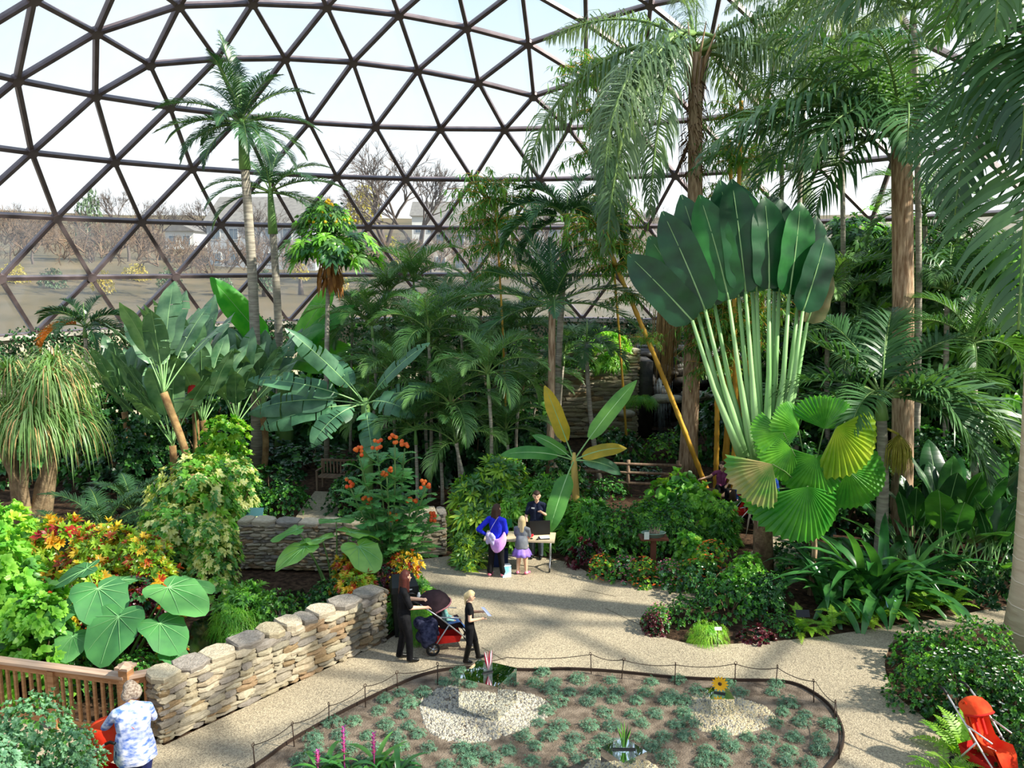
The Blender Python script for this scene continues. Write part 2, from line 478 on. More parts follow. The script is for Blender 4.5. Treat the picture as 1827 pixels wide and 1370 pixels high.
# sill along the base of the dome
b = MB()
for k in range(36):
    p0, p1 = DV[(5, k)], DV[(5, (k + 1) % 36)]
    if (p0[1] + p1[1]) / 2 > 4: b.beam(p0 - V3(0, 0, .08), p1 - V3(0, 0, .08), .4, .16)
o = b.build('trim_2', M_conc, smooth=False); tag(o, 'concrete sill under the lowest dome panes', kind='structure')

# ---------------------------------------------------------------- outside: apron, lawn rising to houses
def hill(x, y):
    r = math.hypot(x - DC.x, y - DC.y)
    z = 3.55
    if r > 28: z += .06 * min(r - 28, 55) + (.085 * (r - 83) if r > 83 else 0)
    return z + .25 * math.sin(x * .13 + 1) * min(1, max(0, (r - 28) / 20))
b = MB(); na, nr = 96, 26
rs = [22.95 + (230) * (i / nr) ** 1.7 for i in range(nr + 1)]
vs = []; fs = []
for r in rs:
    for j in range(na):
        p = ringp(r, 2 * math.pi * j / na, 0); vs.append((p.x, p.y, hill(p.x, p.y) if p.y > -20 else 3.55))
for i in range(nr):
    for j in range(na): fs.append((i * na + j, i * na + (j + 1) % na, (i + 1) * na + (j + 1) % na, (i + 1) * na + j))
b.add(vs, fs)
M_lawn = mat('dormant_lawn', '#4e4832', .95, '#6e6046', scale=.12, bump=.3, bscale=6)
o = b.build('lawn', M_lawn); tag(o, 'dormant tan lawn rising outside the dome', kind='structure')
b = MB(); vs = []; fs = []
for j in range(81):
    a = math.radians(-110 + 220 * j / 80)
    for r in (22.9, 26.5): vs.append(ringp(r, a, 3.75))
    if j: fs.append((2 * j - 2, 2 * j, 2 * j + 1, 2 * j - 1))
b.add(vs, fs)
o = b.build('apron', mat('white_concrete', '#d9dbd8', .8, '#c6c8c6', scale=.6)); tag(o, 'white concrete walk around the outside of the dome', kind='structure')
# ---------------------------------------------------------------- plant building blocks
G = 1.0
M_king = leafm('king_palm_leaf', '#2a4c32', '#466e46', rough=.36, trans=.22)
M_queen = leafm('queen_palm_leaf', '#4f7350', '#93aa82', rough=.34, trans=.3)
M_areca = leafm('areca_leaf', '#3a6636', '#66904c', rough=.34)
M_dark = leafm('dark_palm_leaf', '#20452a', '#3a663a', rough=.32, trans=.22)
M_wide = leafm('broad_palm_leaf', '#2c5232', '#527c48', rough=.36, trans=.28)
M_rachis = mat('palm_rachis', '#7f9a52', .5, '#5d8044', scale=3)
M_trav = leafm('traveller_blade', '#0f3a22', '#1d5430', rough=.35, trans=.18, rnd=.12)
M_petiole = mat('pale_green_petiole', '#7fae6a', .45, '#9cc286', scale=2, stretch=(1, 1, .15))
M_ban = leafm('banana_leaf', '#4a8a3a', '#6aa84a', rough=.4, trans=.4)
M_bandark = leafm('blue_green_banana_leaf', '#305f40', '#5a8a64', rough=.42, trans=.2)
M_banyel = leafm('yellowing_banana_leaf', '#a89a28', '#d8b83a', rough=.45, trans=.45, rnd=.05)
M_brightgreen = leafm('bright_banana_leaf', '#3f9a2a', '#66b83c', rough=.4, trans=.45)
M_strel = leafm('bird_of_paradise_leaf', '#3f6a48', '#769a70', rough=.34, trans=.15)
M_ear = leafm('elephant_ear_leaf', '#3f8046', '#5c9e56', rough=.55, trans=.35)
M_vein = mat('pale_vein', '#82b878', .5)
M_lic = leafm('ruffled_fan_leaf', '#3f8a2c', '#6ab03a', rough=.33, trans=.4)
M_strap = leafm('strap_leaf', '#28582c', '#4a8640', rough=.26, trans=.22)
M_grassy = leafm('ponytail_leaf', '#5e8a44', '#8fb070', rough=.4, trans=.3)
M_s_mid = leafm('shrub_leaf_mid', '#396e32', '#64a046', rough=.34)
M_s_dark = leafm('shrub_leaf_dark', '#1d4426', '#346434', rough=.32, trans=.2)
M_s_bright = leafm('shrub_leaf_bright', '#58a436', '#96cc50', rough=.38, trans=.4)
M_s_lime = leafm('shrub_leaf_lime', '#7fb02e', '#b5d24a', rough=.45, trans=.4)
M_s_grey = leafm('shrub_leaf_grey_green', '#5a8c66', '#8cb890', rough=.45, trans=.25)
M_s_cream = leafm('variegated_cream', '#c9cf7a', '#dfe0a0', rough=.45, trans=.35)
M_cr_red = leafm('croton_red', '#8a2a1e', '#c4552e', rough=.36, trans=.25)
M_cr_yel = leafm('croton_yellow', '#c99a24', '#e2c040', rough=.38, trans=.3)
M_cr_grn = leafm('croton_green', '#3c6a22', '#7f9a30', rough=.36, trans=.25)
M_maroon = leafm('maroon_leaf', '#3a1420', '#6a2838', rough=.36, trans=.2)
M_tuft = leafm('blue_green_tuft', '#4a725c', '#789c82', rough=.6, trans=.2, spec=.2)
M_fern = leafm('fern_green', '#5a9a2c', '#9cc840', rough=.45, trans=.4)
M_ivy = leafm('ivy_leaf', '#1c4a26', '#316a30', rough=.42, trans=.15)
M_bam = leafm('bamboo_leaf', '#3f7a34', '#7aa848', rough=.4, trans=.35)
M_stem = mat('green_stem', '#4a6a34', .6, '#66854a', scale=3)
M_wood = mat('woody_stem', '#5d4a38', .9, '#857055', scale=6, bump=.5)
M_greytrunk = mat('grey_palm_trunk', '#8a8378', .85, '#b0a898', scale=3, bump=.4, stretch=(1, 1, 6), bscale=4)
M_browntrunk = mat('fibrous_palm_trunk', '#86684e', .95, '#ceb294', scale=4, bump=.9, stretch=(4, 4, .6), bscale=8)
M_paletrunk = mat('pale_smooth_trunk', '#c2aa92', .8, '#d6c2aa', scale=2, bump=.25, stretch=(1, 1, 5), bscale=4)
M_shaft = mat('green_crownshaft', '#5c8a44', .45, '#85a860', scale=2, stretch=(1, 1, .3))
M_culm = mat('golden_bamboo_culm', '#b8862a', .4, '#d6ac48', scale=2, stretch=(1, 1, .2))
M_straw = mat('dry_straw', '#a8875a', .95, '#c9ab78', scale=8, stretch=(6, 6, .5))
M_flo_or = mat('orange_petal', '#e2552a', .6, '#f08a3a', scale=6, trans=.2)
M_flo_pk = mat('pink_petal', '#d65a86', .6, '#ee9ab4', scale=6, trans=.2)
M_flo_wh = mat('white_petal', '#e8e6dc', .6, trans=.2)
M_flo_ye = mat('yellow_petal', '#eec02a', .6, trans=.2)
M_flo_vi = mat('violet_bract', '#8a3f96', .5, '#d0507a', scale=10)

def leaflet(b, p, d, wv, ln, w, droop, mi=0, seg=3):
    d = nz(d); o = len(b.v); P_ = p.copy(); prof = (.55, 1.0, .75, 0) if seg == 3 else (.6, .95, 0)
    for k in range(seg + 1):
        q = wv * (w * .5 * prof[k])
        if k < seg:
            b.v.append((P_[0] - q[0], P_[1] - q[1], P_[2] - q[2])); b.v.append((P_[0] + q[0], P_[1] + q[1], P_[2] + q[2]))
            P_ = P_ + d * (ln / seg)
            d = d + V3(0, 0, -droop / seg * (1 + k)); d = nz(d)
            wv = nz(wv - d * float(wv @ d))
        else: b.v.append(tuple(P_))
    for k in range(seg - 1):
        b.f.append((o + 2 * k, o + 2 * k + 1, o + 2 * k + 3, o + 2 * k + 2)); b.m.append(mi)
    b.f.append((o + 2 * seg - 2, o + 2 * seg - 1, o + 2 * seg)); b.m.append(mi)

def rachis(L, e0, e1, K=12, pw=1.2, sway=0.0):
    pts = [V3(0, 0, 0)]; el = []
    for k in range(K + 1):
        s = k / K; e = math.radians(e0 + (e1 - e0) * s ** pw); el.append(e)
        if k: pts.append(pts[-1] + V3(math.cos(e), sway * math.sin(s * 2), math.sin(e)) * (L / K))
    return pts, el

FR = {}
def frond(kind, e0, e1, seed=0):
    """a pinnate frond: arching rachis with two rows of leaflets, unit length, growing along +x from the origin"""
    key = (kind, e0, e1, seed)
    if key in FR: return FR[key]
    c = dict(n=42, ll=.26, w=.022, a0=70, a1=28, lift=.25, ld=.5, plum=0.0, pet=.14, m=M_king, rw=.012, pw=1.2, sway=.05, tip=.4)
    c.update(PALM[kind]); rng = random.Random(hash((kind, e0, e1, seed)) & 0xffff if False else (int(e0 * 7 + e1 * 13) + seed * 101 + len(kind) * 17))
    pts, el = rachis(1.0, e0, e1, 14, c['pw'], c['sway'] * rng.uniform(-1, 1))
    b = MB()
    b.tube(pts, [c['rw'] * (1 - .85 * i / 14) + .001 for i in range(15)], 4, 1)
    K = 14
    for i in range(c['n']):
        t = (i + .5) / c['n']; s = c['pet'] + (1 - c['pet']) * t
        f = s * K; k = min(int(f), K - 1); u = f - k
        p = pts[k] * (1 - u) + pts[k + 1] * u; e = el[k] * (1 - u) + el[min(k + 1, K)] * u
        T = V3(math.cos(e), 0, math.sin(e)); N_ = V3(-math.sin(e), 0, math.cos(e))
        ln = c['ll'] * (math.sin(math.pi * (.18 + .74 * t)) ** .7) * (1 if t < .6 else 1 - (1 - c['tip']) * (t - .6) / .4)
        a = math.radians(c['a0'] + (c['a1'] - c['a0']) * t)
        for sd in (-1, 1):
            lf = c['lift'] + c['plum'] * rng.uniform(-1, 1); aa = a * rng.uniform(.9, 1.1)
            d = T * math.cos(aa) + (V3(0, sd, 0) * math.cos(lf) + N_ * math.sin(lf)) * math.sin(aa)
            wv = nz(T - d * float(T @ d))
            leaflet(b, p, d, wv, ln * rng.uniform(.85, 1.1), c['w'] * rng.uniform(.8, 1.15), c['ld'] * rng.uniform(.7, 1.3))
    FR[key] = b.mesh('frond', [c['m'], M_rachis])
    return FR[key]
PALM = {
    'king': dict(n=52, ll=.25, w=.0155, lift=.35, ld=.9, m=M_king, plum=.15),
    'queen': dict(n=120, ll=.21, w=.0078, lift=.0, ld=3.6, plum=1.0, m=M_queen, a0=80, a1=50, tip=.6, sway=.12, pw=.6),
    'queenh': dict(n=130, ll=.17, w=.0075, lift=.0, ld=3.0, plum=1.1, m=M_queen, a0=70, a1=45, tip=.6, sway=.06, pw=.3),
    'wideh': dict(n=40, ll=.30, w=.016, lift=.1, ld=.8, m=M_wide, a0=70, a1=40, plum=.3, pw=.35),
    'fern': dict(n=20, ll=.17, w=.04, lift=.1, ld=.2, m=M_fern, a0=80, a1=60, tip=.3, pet=.1, rw=.006),
    'areca': dict(n=44, ll=.32, w=.0145, lift=.5, ld=.9, m=M_areca, a0=60, a1=25, plum=.2),
    'adon': dict(n=56, ll=.30, w=.018, lift=.75, ld=.9, m=M_dark, a0=62, a1=30, pw=.9, plum=.2),
    'dark': dict(n=44, ll=.31, w=.0155, lift=.3, ld=.4, m=M_dark, a0=62, a1=25, plum=.15),
    'wide': dict(n=40, ll=.36, w=.0175, lift=.2, ld=1.5, m=M_wide, a0=72, a1=35, plum=.3),
    'broom': dict(n=64, ll=.31, w=.021, lift=.4, ld=.6, m=M_wide, a0=70, a1=30, pw=.9, plum=.3),
}

PD = {}
def paddle(L, W, P, e0, e1, m=M_ban, tear=0.0, fold=.25, seed=0, wave=.03, pw=1.3, pr=.02, tip=.06, base=.1):
    """petiole and one paddle-shaped blade with a raised midrib, split into strips when torn"""
    key = (L, W, P, e0, e1, m.name, tear, fold, seed)
    if key in PD: return PD[key]
    rng = random.Random(seed * 13 + int(L * 100)); b = MB(); K = 16; KP = 6
    tot = L + P; pts, el = rachis(tot, e0, e1, 22, pw)
    def at(s):
        f = min(s / tot, 1) * 22; k = min(int(f), 21); u = f - k
        return pts[k] * (1 - u) + pts[k + 1] * u, el[k] * (1 - u) + el[k + 1] * u
    b.tube([at(tot * i / 14)[0] for i in range(15)], [pr * (1.15 - .95 * i / 14) for i in range(15)], 5, 1)
    def hw(t): return W / 2 * min(1, ((t + base * .3) / .18)) ** .6 * (1 - max(0, (t - .5) / .5) ** 2.2 * (1 - tip))
    for sd in (-1, 1):
        off = [0.0] * (K + 1); cuts = set()
        if tear:
            for i in range(1, K):
                if rng.random() < tear: cuts.add(i)
        rows = []; bend = rng.uniform(-.5, .5) * tear
        def sec(i, dz, sh=0.0):
            t = i / K; p, e = at(P + L * min(1, t + sh)); N_ = V3(-math.sin(e), 0, math.cos(e)); T = V3(math.cos(e), 0, math.sin(e)); h = hw(t)
            r = []
            for cc in (0, .5, 1.0):
                z = fold * h * cc - (fold * 1.3 + dz) * h * cc * cc + wave * math.sin(t * 17 + sd) * cc * W
                r.append(p + V3(0, sd * h * cc, 0) + N_ * (z + .004) + T * (.12 * h * cc))
            return r
        dz = bend
        for i in range(K):
            a = sec(i, dz, .006 if i in cuts else 0); 
            if i + 1 in cuts:
                e = sec(i + 1, dz, -.008); 
            else: e = sec(i + 1, dz)
            o = len(b.v); b.v.extend([tuple(x) for x in a + e])
            for q in (0, 1):
                f = (o + q, o + q + 1, o + q + 4, o + q + 3)
                b.f.append(f if sd < 0 else f[::-1]); b.m.append(0)
            if i + 1 in cuts: dz = rng.uniform(-.6, 1.2) * tear * 1.2
    PD[key] = b.mesh('leaf', [m, M_petiole])
    return PD[key]

HT = {}
M_earlime = leafm('lime_ear_leaf', '#5fa048', '#8cc060', rough=.4, trans=.4)
def heart(m=M_ear, seed=0, wave=.05):
    """heart-shaped blade about one metre long; petiole joins at the origin, tip along +x and drooping"""
    if (m.name, seed) in HT: return HT[(m.name, seed)]
    rng = random.Random(seed); b = MB(); n = 30; vs = [V3(0, 0, 0)]; out = []
    for i in range(n + 1):
        a = math.pi * (-1 + 2 * i / n) * .94
        r = .42 + .20 * math.cos(a) + .05 * math.cos(3 * a) + (.14 * max(0, math.cos(a)) ** 6)
        if abs(a) > 2.2: r *= 1 - .25 * ((abs(a) - 2.2) / .75) ** 2
        out.append((a, r * (1 + .03 * math.sin(9 * a + seed))))
    def pt(a, r):
        x = r * math.cos(a); y = r * math.sin(a) * 1.05
        z = -.22 * max(0, x) ** 2 - .10 * y * y + .06 * abs(y) + wave * math.sin(a * 5 + seed) * r * r * 2 + .012 * r * math.cos(a * 14) - .08 * abs(y) ** 1.5 + .10 * abs(y) * (x > 0)
        return V3(x, y, z)
    rings = [.35, .7, 1.0]
    for f in rings:
        for a, r in out: vs.append(pt(a, r * f))
    fs = []
    for i in range(n): fs.append((0, 1 + i, 2 + i))
    for k in range(2):
        for i in range(n):
            fs.append((1 + k * (n + 1) + i, 1 + (k + 1) * (n + 1) + i, 2 + (k + 1) * (n + 1) + i, 2 + k * (n + 1) + i))
    b.add(vs, fs, 0)
    for a in (0, .45, -.45, .95, -.95, 1.5, -1.5, 2.1, -2.1):
        r = min(out, key=lambda q: abs(q[0] - a))[1] * .93
        P_ = [pt(a * (1 if k else 1), r * k / 4) + V3(0, 0, .006) for k in range(5)]
        b.tube(P_, [.010, .008, .006, .004, .002], 3, 1, cap=False)
    HT[(m.name, seed)] = b.mesh('leaf', [m, M_vein])
    return HT[(m.name, seed)]

FN = {}
def fanleaf(m=M_lic, seed=0, n=26, span=225, droop=.22, notch=.06, pleat=.035):
    """round pleated fan leaf of unit radius, stalk at the origin, opening along +x"""
    key = (m.name, seed, n, span)
    if key in FN: return FN[key]
    b = MB(); vs = [V3(0, 0, 0)]; fs = []; N2 = 2 * n + 1
    for f in (.3, .65, 1.0):
        for i in range(N2):
            a = math.radians(span) * (-.5 + i / (N2 - 1)); r = f * (1 + .05 * math.cos(a + seed))
            if f == 1.0 and i % 2: r *= 1 - notch
            z = (pleat * f if i % 2 else -pleat * f) - droop * f * f * (.6 + .4 * math.cos(a)) + .08 * f * f * math.sin(3 * a + seed * 2) - .30 * f * abs(math.sin(a)) ** 1.5
            vs.append(V3(r * math.cos(a), r * math.sin(a), z))
    for i in range(N2 - 1): fs.append((0, 1 + i, 2 + i))
    for k in range(2):
        for i in range(N2 - 1): fs.append((1 + k * N2 + i, 1 + (k + 1) * N2 + i, 2 + (k + 1) * N2 + i, 2 + k * N2 + i))
    b.add(vs, fs); FN[key] = b.mesh('fan_leaf', m, smooth=False)
    return FN[key]

SP = {}
def strap(L, W, e0, e1, m=M_strap, seed=0, K=8, pw=1.4):
    key = (L, W, e0, e1, m.name, seed)
    if key in SP: return SP[key]
    b = MB(); pts, el = rachis(L, e0, e1, K, pw, .12 * ((seed % 3) - 1)); vs = []; fs = []
    for i in range(K + 1):
        s = i / K; h = W / 2 * (.65 + .6 * math.sin(math.pi * s * .8)) * (1 - s ** 4); N_ = V3(-math.sin(el[i]), 0, math.cos(el[i]))
        vs += [pts[i] + V3(0, -h, 0) + N_ * h * .45, pts[i], pts[i] + V3(0, h, 0) + N_ * h * .45]
    for i in range(K):
        for q in (0, 1): fs.append((3 * i + q, 3 * i + q + 1, 3 * i + q + 4, 3 * i + q + 3))
    b.add(vs, fs); SP[key] = b.mesh('leaf', m)
    return SP[key]

def leafblade(b, p, d, up, L, W, mi=0, droop=.3, shape=(.75, 1.0, .55)):
    """small folded leaf: stalk end p, direction d"""
    d = nz(d); s = np.cross(d, up)
    s = nz(s) if np.linalg.norm(s) > 1e-3 else V3(1, 0, 0)
    n_ = np.cross(s, d); o = len(b.v); b.v.append(tuple(p))
    for k, (t, h) in enumerate(((.3, shape[0]), (.6, shape[1]), (.85, shape[2]))):
        c = p + d * L * t + V3(0, 0, -droop * L * t * t)
        l = c - s * W * .5 * h + n_ * W * .12 * h; r = c + s * W * .5 * h + n_ * W * .12 * h
        b.v.append(tuple(l)); b.v.append(tuple(r))
    b.v.append(tuple(p + d * L + V3(0, 0, -droop * L)))
    for f in ((o, o + 2, o + 1), (o + 1, o + 2, o + 4, o + 3), (o + 3, o + 4, o + 6, o + 5), (o + 5, o + 6, o + 7)): b.f.append(f); b.m.append(mi)

SH = {}
def foliage(key, mats, tips, per, L, W, seed=0, wts=None, flat=.9, open_=.75, flowers=None, shape=(.75, 1.0, .55), inner=.3, droop=.3):
    """leaf whorls spread over a unit dome (radius 1, height 1); flowers=(count, size, material index)"""
    if (key, seed) in SH: return SH[(key, seed)]
    rng = random.Random(seed * 7 + len(key)); b = MB()
    for i in range(tips):
        th = rng.uniform(0, 2 * math.pi); z = rng.uniform(.02, 1) ** .8; rr = math.sqrt(max(0, 1 - z * z))
        q = 1 - inner * rng.random() ** 1.5; lump = 1 + .13 * math.sin(th * 3 + seed) * math.cos(z * 5 + seed) + .07 * math.sin(th * 7 + z * 9)
        q *= lump
        p = V3(rr * math.cos(th) * q, rr * math.sin(th) * q, z * q * flat)
        ax = nz(V3(rr * math.cos(th), rr * math.sin(th), z * .8 + .35))
        a = nz(np.cross(ax, V3(.3, .1, 1))); c = np.cross(ax, a)
        mi = rng.choices(range(len(mats) - (1 if flowers else 0)), wts)[0] if wts else 0
        for k in range(per):
            ph = 2 * math.pi * (k + rng.random() * .6) / per; o_ = open_ * rng.uniform(.6, 1.3)
            d = ax * math.cos(o_) + (a * math.cos(ph) + c * math.sin(ph)) * math.sin(o_)
            leafblade(b, p, d, ax, L * rng.uniform(.7, 1.2), W * rng.uniform(.8, 1.15), mi, droop, shape)
    if flowers:
        for i in range(flowers[0]):
            th = rng.uniform(0, 2 * math.pi); z = rng.uniform(.25, 1); rr = math.sqrt(1 - z * z)
            p = V3(rr * math.cos(th), rr * math.sin(th), z * flat) * 1.05
            for k in range(5):
                ph = k * 1.2566; leafblade(b, p, V3(math.cos(ph), math.sin(ph), .5), V3(0, 0, 1), flowers[1], flowers[1] * .7, len(mats) - 1, .1)
    SH[(key, seed)] = b.mesh('foliage', mats)
    return SH[(key, seed)]
STEMS = {}
def stems(seed=0, n=6):
    if seed in STEMS: return STEMS[seed]
    rng = random.Random(seed); b = MB()
    for i in range(n):
        th = 2 * math.pi * i / n + rng.random(); r = rng.uniform(.4, .8); z = rng.uniform(.5, .8)
        b.tube([V3(.08 * math.cos(th), .08 * math.sin(th), -.05), V3(r * .4 * math.cos(th), r * .4 * math.sin(th), z * .5), V3(r * math.cos(th), r * math.sin(th), z)], [.03, .02, .01], 5)
    STEMS[seed] = b.mesh('stems', M_wood)
    return STEMS[seed]

KINDS = {   # name: (materials, tips, leaves per tip, leaf length, leaf width, extra)
    'small': ([M_s_mid, M_s_bright, M_s_dark], 300, 7, .12, .05, dict(wts=[3, 1, 1])),
    'dark': ([M_s_dark, M_s_mid], 170, 7, .17, .075, dict(wts=[3, 1])),
    'bright': ([M_s_bright, M_s_mid], 120, 7, .26, .13, dict(wts=[3, 1])),
    'lime': ([M_s_lime, M_s_bright], 110, 7, .30, .12, dict(wts=[1, 2])),
    'grey': ([M_s_grey, M_s_mid], 230, 8, .15, .07, dict(wts=[5, 1])),
    'varieg': ([M_s_cream, M_s_mid, M_s_bright], 190, 8, .17, .075, dict(wts=[5, 3, 2], open_=1.1)),
    'croton': ([M_cr_red, M_cr_yel, M_cr_grn, M_s_lime], 110, 10, .28, .07, dict(wts=[3, 3, 3, 5], open_=.8)),
    'crotony': ([M_cr_yel, M_cr_red, M_cr_grn], 90, 9, .30, .10, dict(wts=[5, 2, 2])),
    'maroon': ([M_maroon, M_s_dark], 90, 8, .26, .12, dict(wts=[4, 1])),
    'lance': ([M_s_bright, M_s_mid], 130, 8, .36, .075, dict(wts=[2, 2], droop=.45)),
    'bigleaf': ([M_s_bright, M_s_mid, M_s_lime], 60, 6, .42, .24, dict(wts=[5, 3, 1], shape=(.85, 1.0, .7))),
    'ginger': ([M_s_lime, M_areca, M_s_mid], 60, 9, .52, .11, dict(wts=[4, 3, 2], open_=.95)),
    'fern': ([M_fern, M_s_bright], 110, 9, .34, .06, dict(wts=[3, 1], open_=.9, droop=.6)),
    'grassmound': ([M_fern, M_s_bright], 150, 8, .5, .025, dict(wts=[2, 2], open_=.9, droop=1.1)),
    'bedding': ([M_s_mid, M_s_bright, M_s_grey, M_flo_pk], 110, 7, .2, .09, dict(wts=[3, 2, 2], flowers=(45, .09, 0))),
    'beddingo': ([M_s_mid, M_s_lime, M_flo_or], 110, 7, .2, .09, dict(wts=[3, 1], flowers=(40, .10, 0))),
    'whiteflower': ([M_s_dark, M_s_mid, M_flo_wh], 170, 7, .15, .075, dict(wts=[2, 3], flowers=(40, .06, 0))),
    'treecrown': ([M_areca, M_s_bright, M_dark], 150, 9, .26, .08, dict(wts=[3, 3, 2], open_=1.0, droop=.6)),
}
def fol(kind, seed=0):
    m, t, p, L, W, ex = KINDS[kind]
    return foliage(kind, m, t, p, L, W, seed, **ex)
NSHRUB = [0]
def shrub(name, label, kind, loc, rx, ry, h, group=None, seed=None, cat='shrub', parent=None):
    NSHRUB[0] += 1; s = NSHRUB[0] % 2 if seed is None else seed
    o = thing(name, label, cat, loc, rz=(NSHRUB[0] * 2.39) % 6.283, group=group)
    if h > 1.5 * rx:                                    # tall shrubs: stacked clumps so the leaves keep their shape
        n = max(2, math.ceil((h - rx * 1.15) / (rx * .75)) + 1); ch = rx * 1.15
        for i in range(n):
            f = 1 - .22 * (i / (n - 1)) ** 2
            ob('foliage', fol(kind, (s + i) % 2), o, loc=(.12 * rx * math.sin(i * 2.2), .12 * rx * math.cos(i * 2.2), (h - ch * f) * i / (n - 1)), rot=(0, 0, i * 1.9), scale=(rx * f, ry * f, ch * f), kind='stuff')
    else: ob('foliage', fol(kind, s), o, scale=(rx, ry, h), kind='stuff')
    ob('stems', stems(s), o, scale=(rx * .9, ry * .9, h * .95))
    return o

def ringed(pts, r, name, parent, m, n=10, rings=0, ringm=None):
    b = MB(); b.tube(pts, r, n); o = b.build(name, m, parent)
    if rings:
        rb = MB(); P_ = [np.asarray(p, float) for p in pts]
        for i in range(rings):
            f = (i + .5) / rings * (len(P_) - 1); k = min(int(f), len(P_) - 2); u = f - k
            p = P_[k] * (1 - u) + P_[k + 1] * u; rad = (r[k] * (1 - u) + r[k + 1] * u) if hasattr(r, '__len__') else r
            t = nz(P_[k + 1] - P_[k])
            rb.tube([p - t * .01, p + t * .01], [rad * 1.02, rad * 1.02], n)
        rb.build('leaf_scar', ringm or m, o, kind='stuff')
    return o

def palm(name, label, base, crown, r0, r1, kind, L, specs, trunk=M_greytrunk, shaft=0.0, rings=0, bow=.0, group=None, spear=True, cat='palm tree', fs=1.0, seed=0):
    """specs: list of (azimuth deg, start elevation, end elevation, length factor)"""
    base = Vector(base); crown = Vector(crown)
    t = thing(name, label, cat, base, group=group)
    c = crown - base; pts = []
    for i in range(9):
        s = i / 8; p = np.array(c) * s; side = V3(c.z, 0, -c.x); side = side / (np.linalg.norm(side) or 1)
        pts.append(p + side * bow * math.sin(math.pi * s) + V3(0, 0, 0 if i else -.15))
    if r0 > 0: ringed(pts, [r0 * (1.25 if i == 0 else 1) + (r1 - r0) * i / 8 for i in range(9)], 'trunk', t, trunk, 12, rings, MATS['pale_scar'] if trunk is M_paletrunk else MATS.get('leaf_scar'))
    top = np.array(c)
    if shaft:
        b = MB(); d = nz(pts[-1] - pts[-2])
        b.tube([top - d * .05, top + d * shaft * .3, top + d * shaft], [r1 * 1.35, r1 * 1.2, r1 * .6], 10); b.build('crownshaft', M_shaft, t)
        top = top + d * shaft * .9
    for i, (az, e0, e1, lf) in enumerate(specs):
        ob('frond', frond(kind, e0, e1, (i + seed) % 2), t, loc=top + V3(0, 0, -.02 * i * r1), rot=(0, 0, math.radians(az)), scale=L * lf)
    if spear:
        b = MB(); b.tube([top, top + V3(.02, 0, L * .45)], [.03, .006], 5); b.build('spear_leaf', M_shaft, t)
    return t
def crownspec(n, rng, up=.3, e_hi=80, e_mid=45, e_lo=5, drop=70):
    out = []
    for i in range(n):
        u = i / n; az = (i * 137.5 + rng.uniform(-14, 14)) % 360
        e0 = [e_hi, e_mid, e_lo][0 if u < up else (1 if u < .72 else 2)]
        out.append((az, e0, e0 - drop - (15 if e0 == e_lo else 0), rng.uniform(.85, 1.08)))
    return out
mat('leaf_scar', '#8a8074', .9); mat('pale_scar', '#dccab6', .9)

def bare_tree(seed, m, depth=6, spread=.5):
    rng = random.Random(seed); tr = MB(); br = MB()
    def grow(p, d, ln, r, k):
        q = p + d * ln; mid = (p + q) / 2 + V3(rng.uniform(-1, 1), rng.uniform(-1, 1), 0) * ln * .06
        (tr if k >= depth - 1 else br).tube([p, mid, q], [r, r * .85, r * .68], 5 if k > 3 else 3, cap=False)
        if k == 0: return
        for i in range(3 if k > 1 else 4):
            a = rng.uniform(0, 6.28); sp = spread * rng.uniform(.5, 1.3)
            x = nz(np.cross(d, V3(math.cos(a), math.sin(a), .1))); nd = nz(d * math.cos(sp) + x * math.sin(sp) + V3(0, 0, .12))
            grow(q, nd, ln * rng.uniform(.62, .86), r * .62, k - 1)
    grow(V3(0, 0, -.02), V3(0, 0, 1), .24, .022, depth)
    return tr.mesh('trunk', m), br.mesh('branches', m)

def fernplant(label, loc, L, n, seed, group=None, m='fern'):
    t = thing('border_fern', label, 'fern', loc, group=group); rg = random.Random(seed)
    for i in range(n):
        e0 = rg.choice((80, 66, 52, 38)); ob('frond', frond(m, e0, e0 - 75, i % 2), t, loc=(rg.uniform(-.12, .12), rg.uniform(-.1, .1), 0), rot=(0, 0, rg.uniform(0, 6.28)), scale=L * rg.uniform(.75, 1.1))
    return t
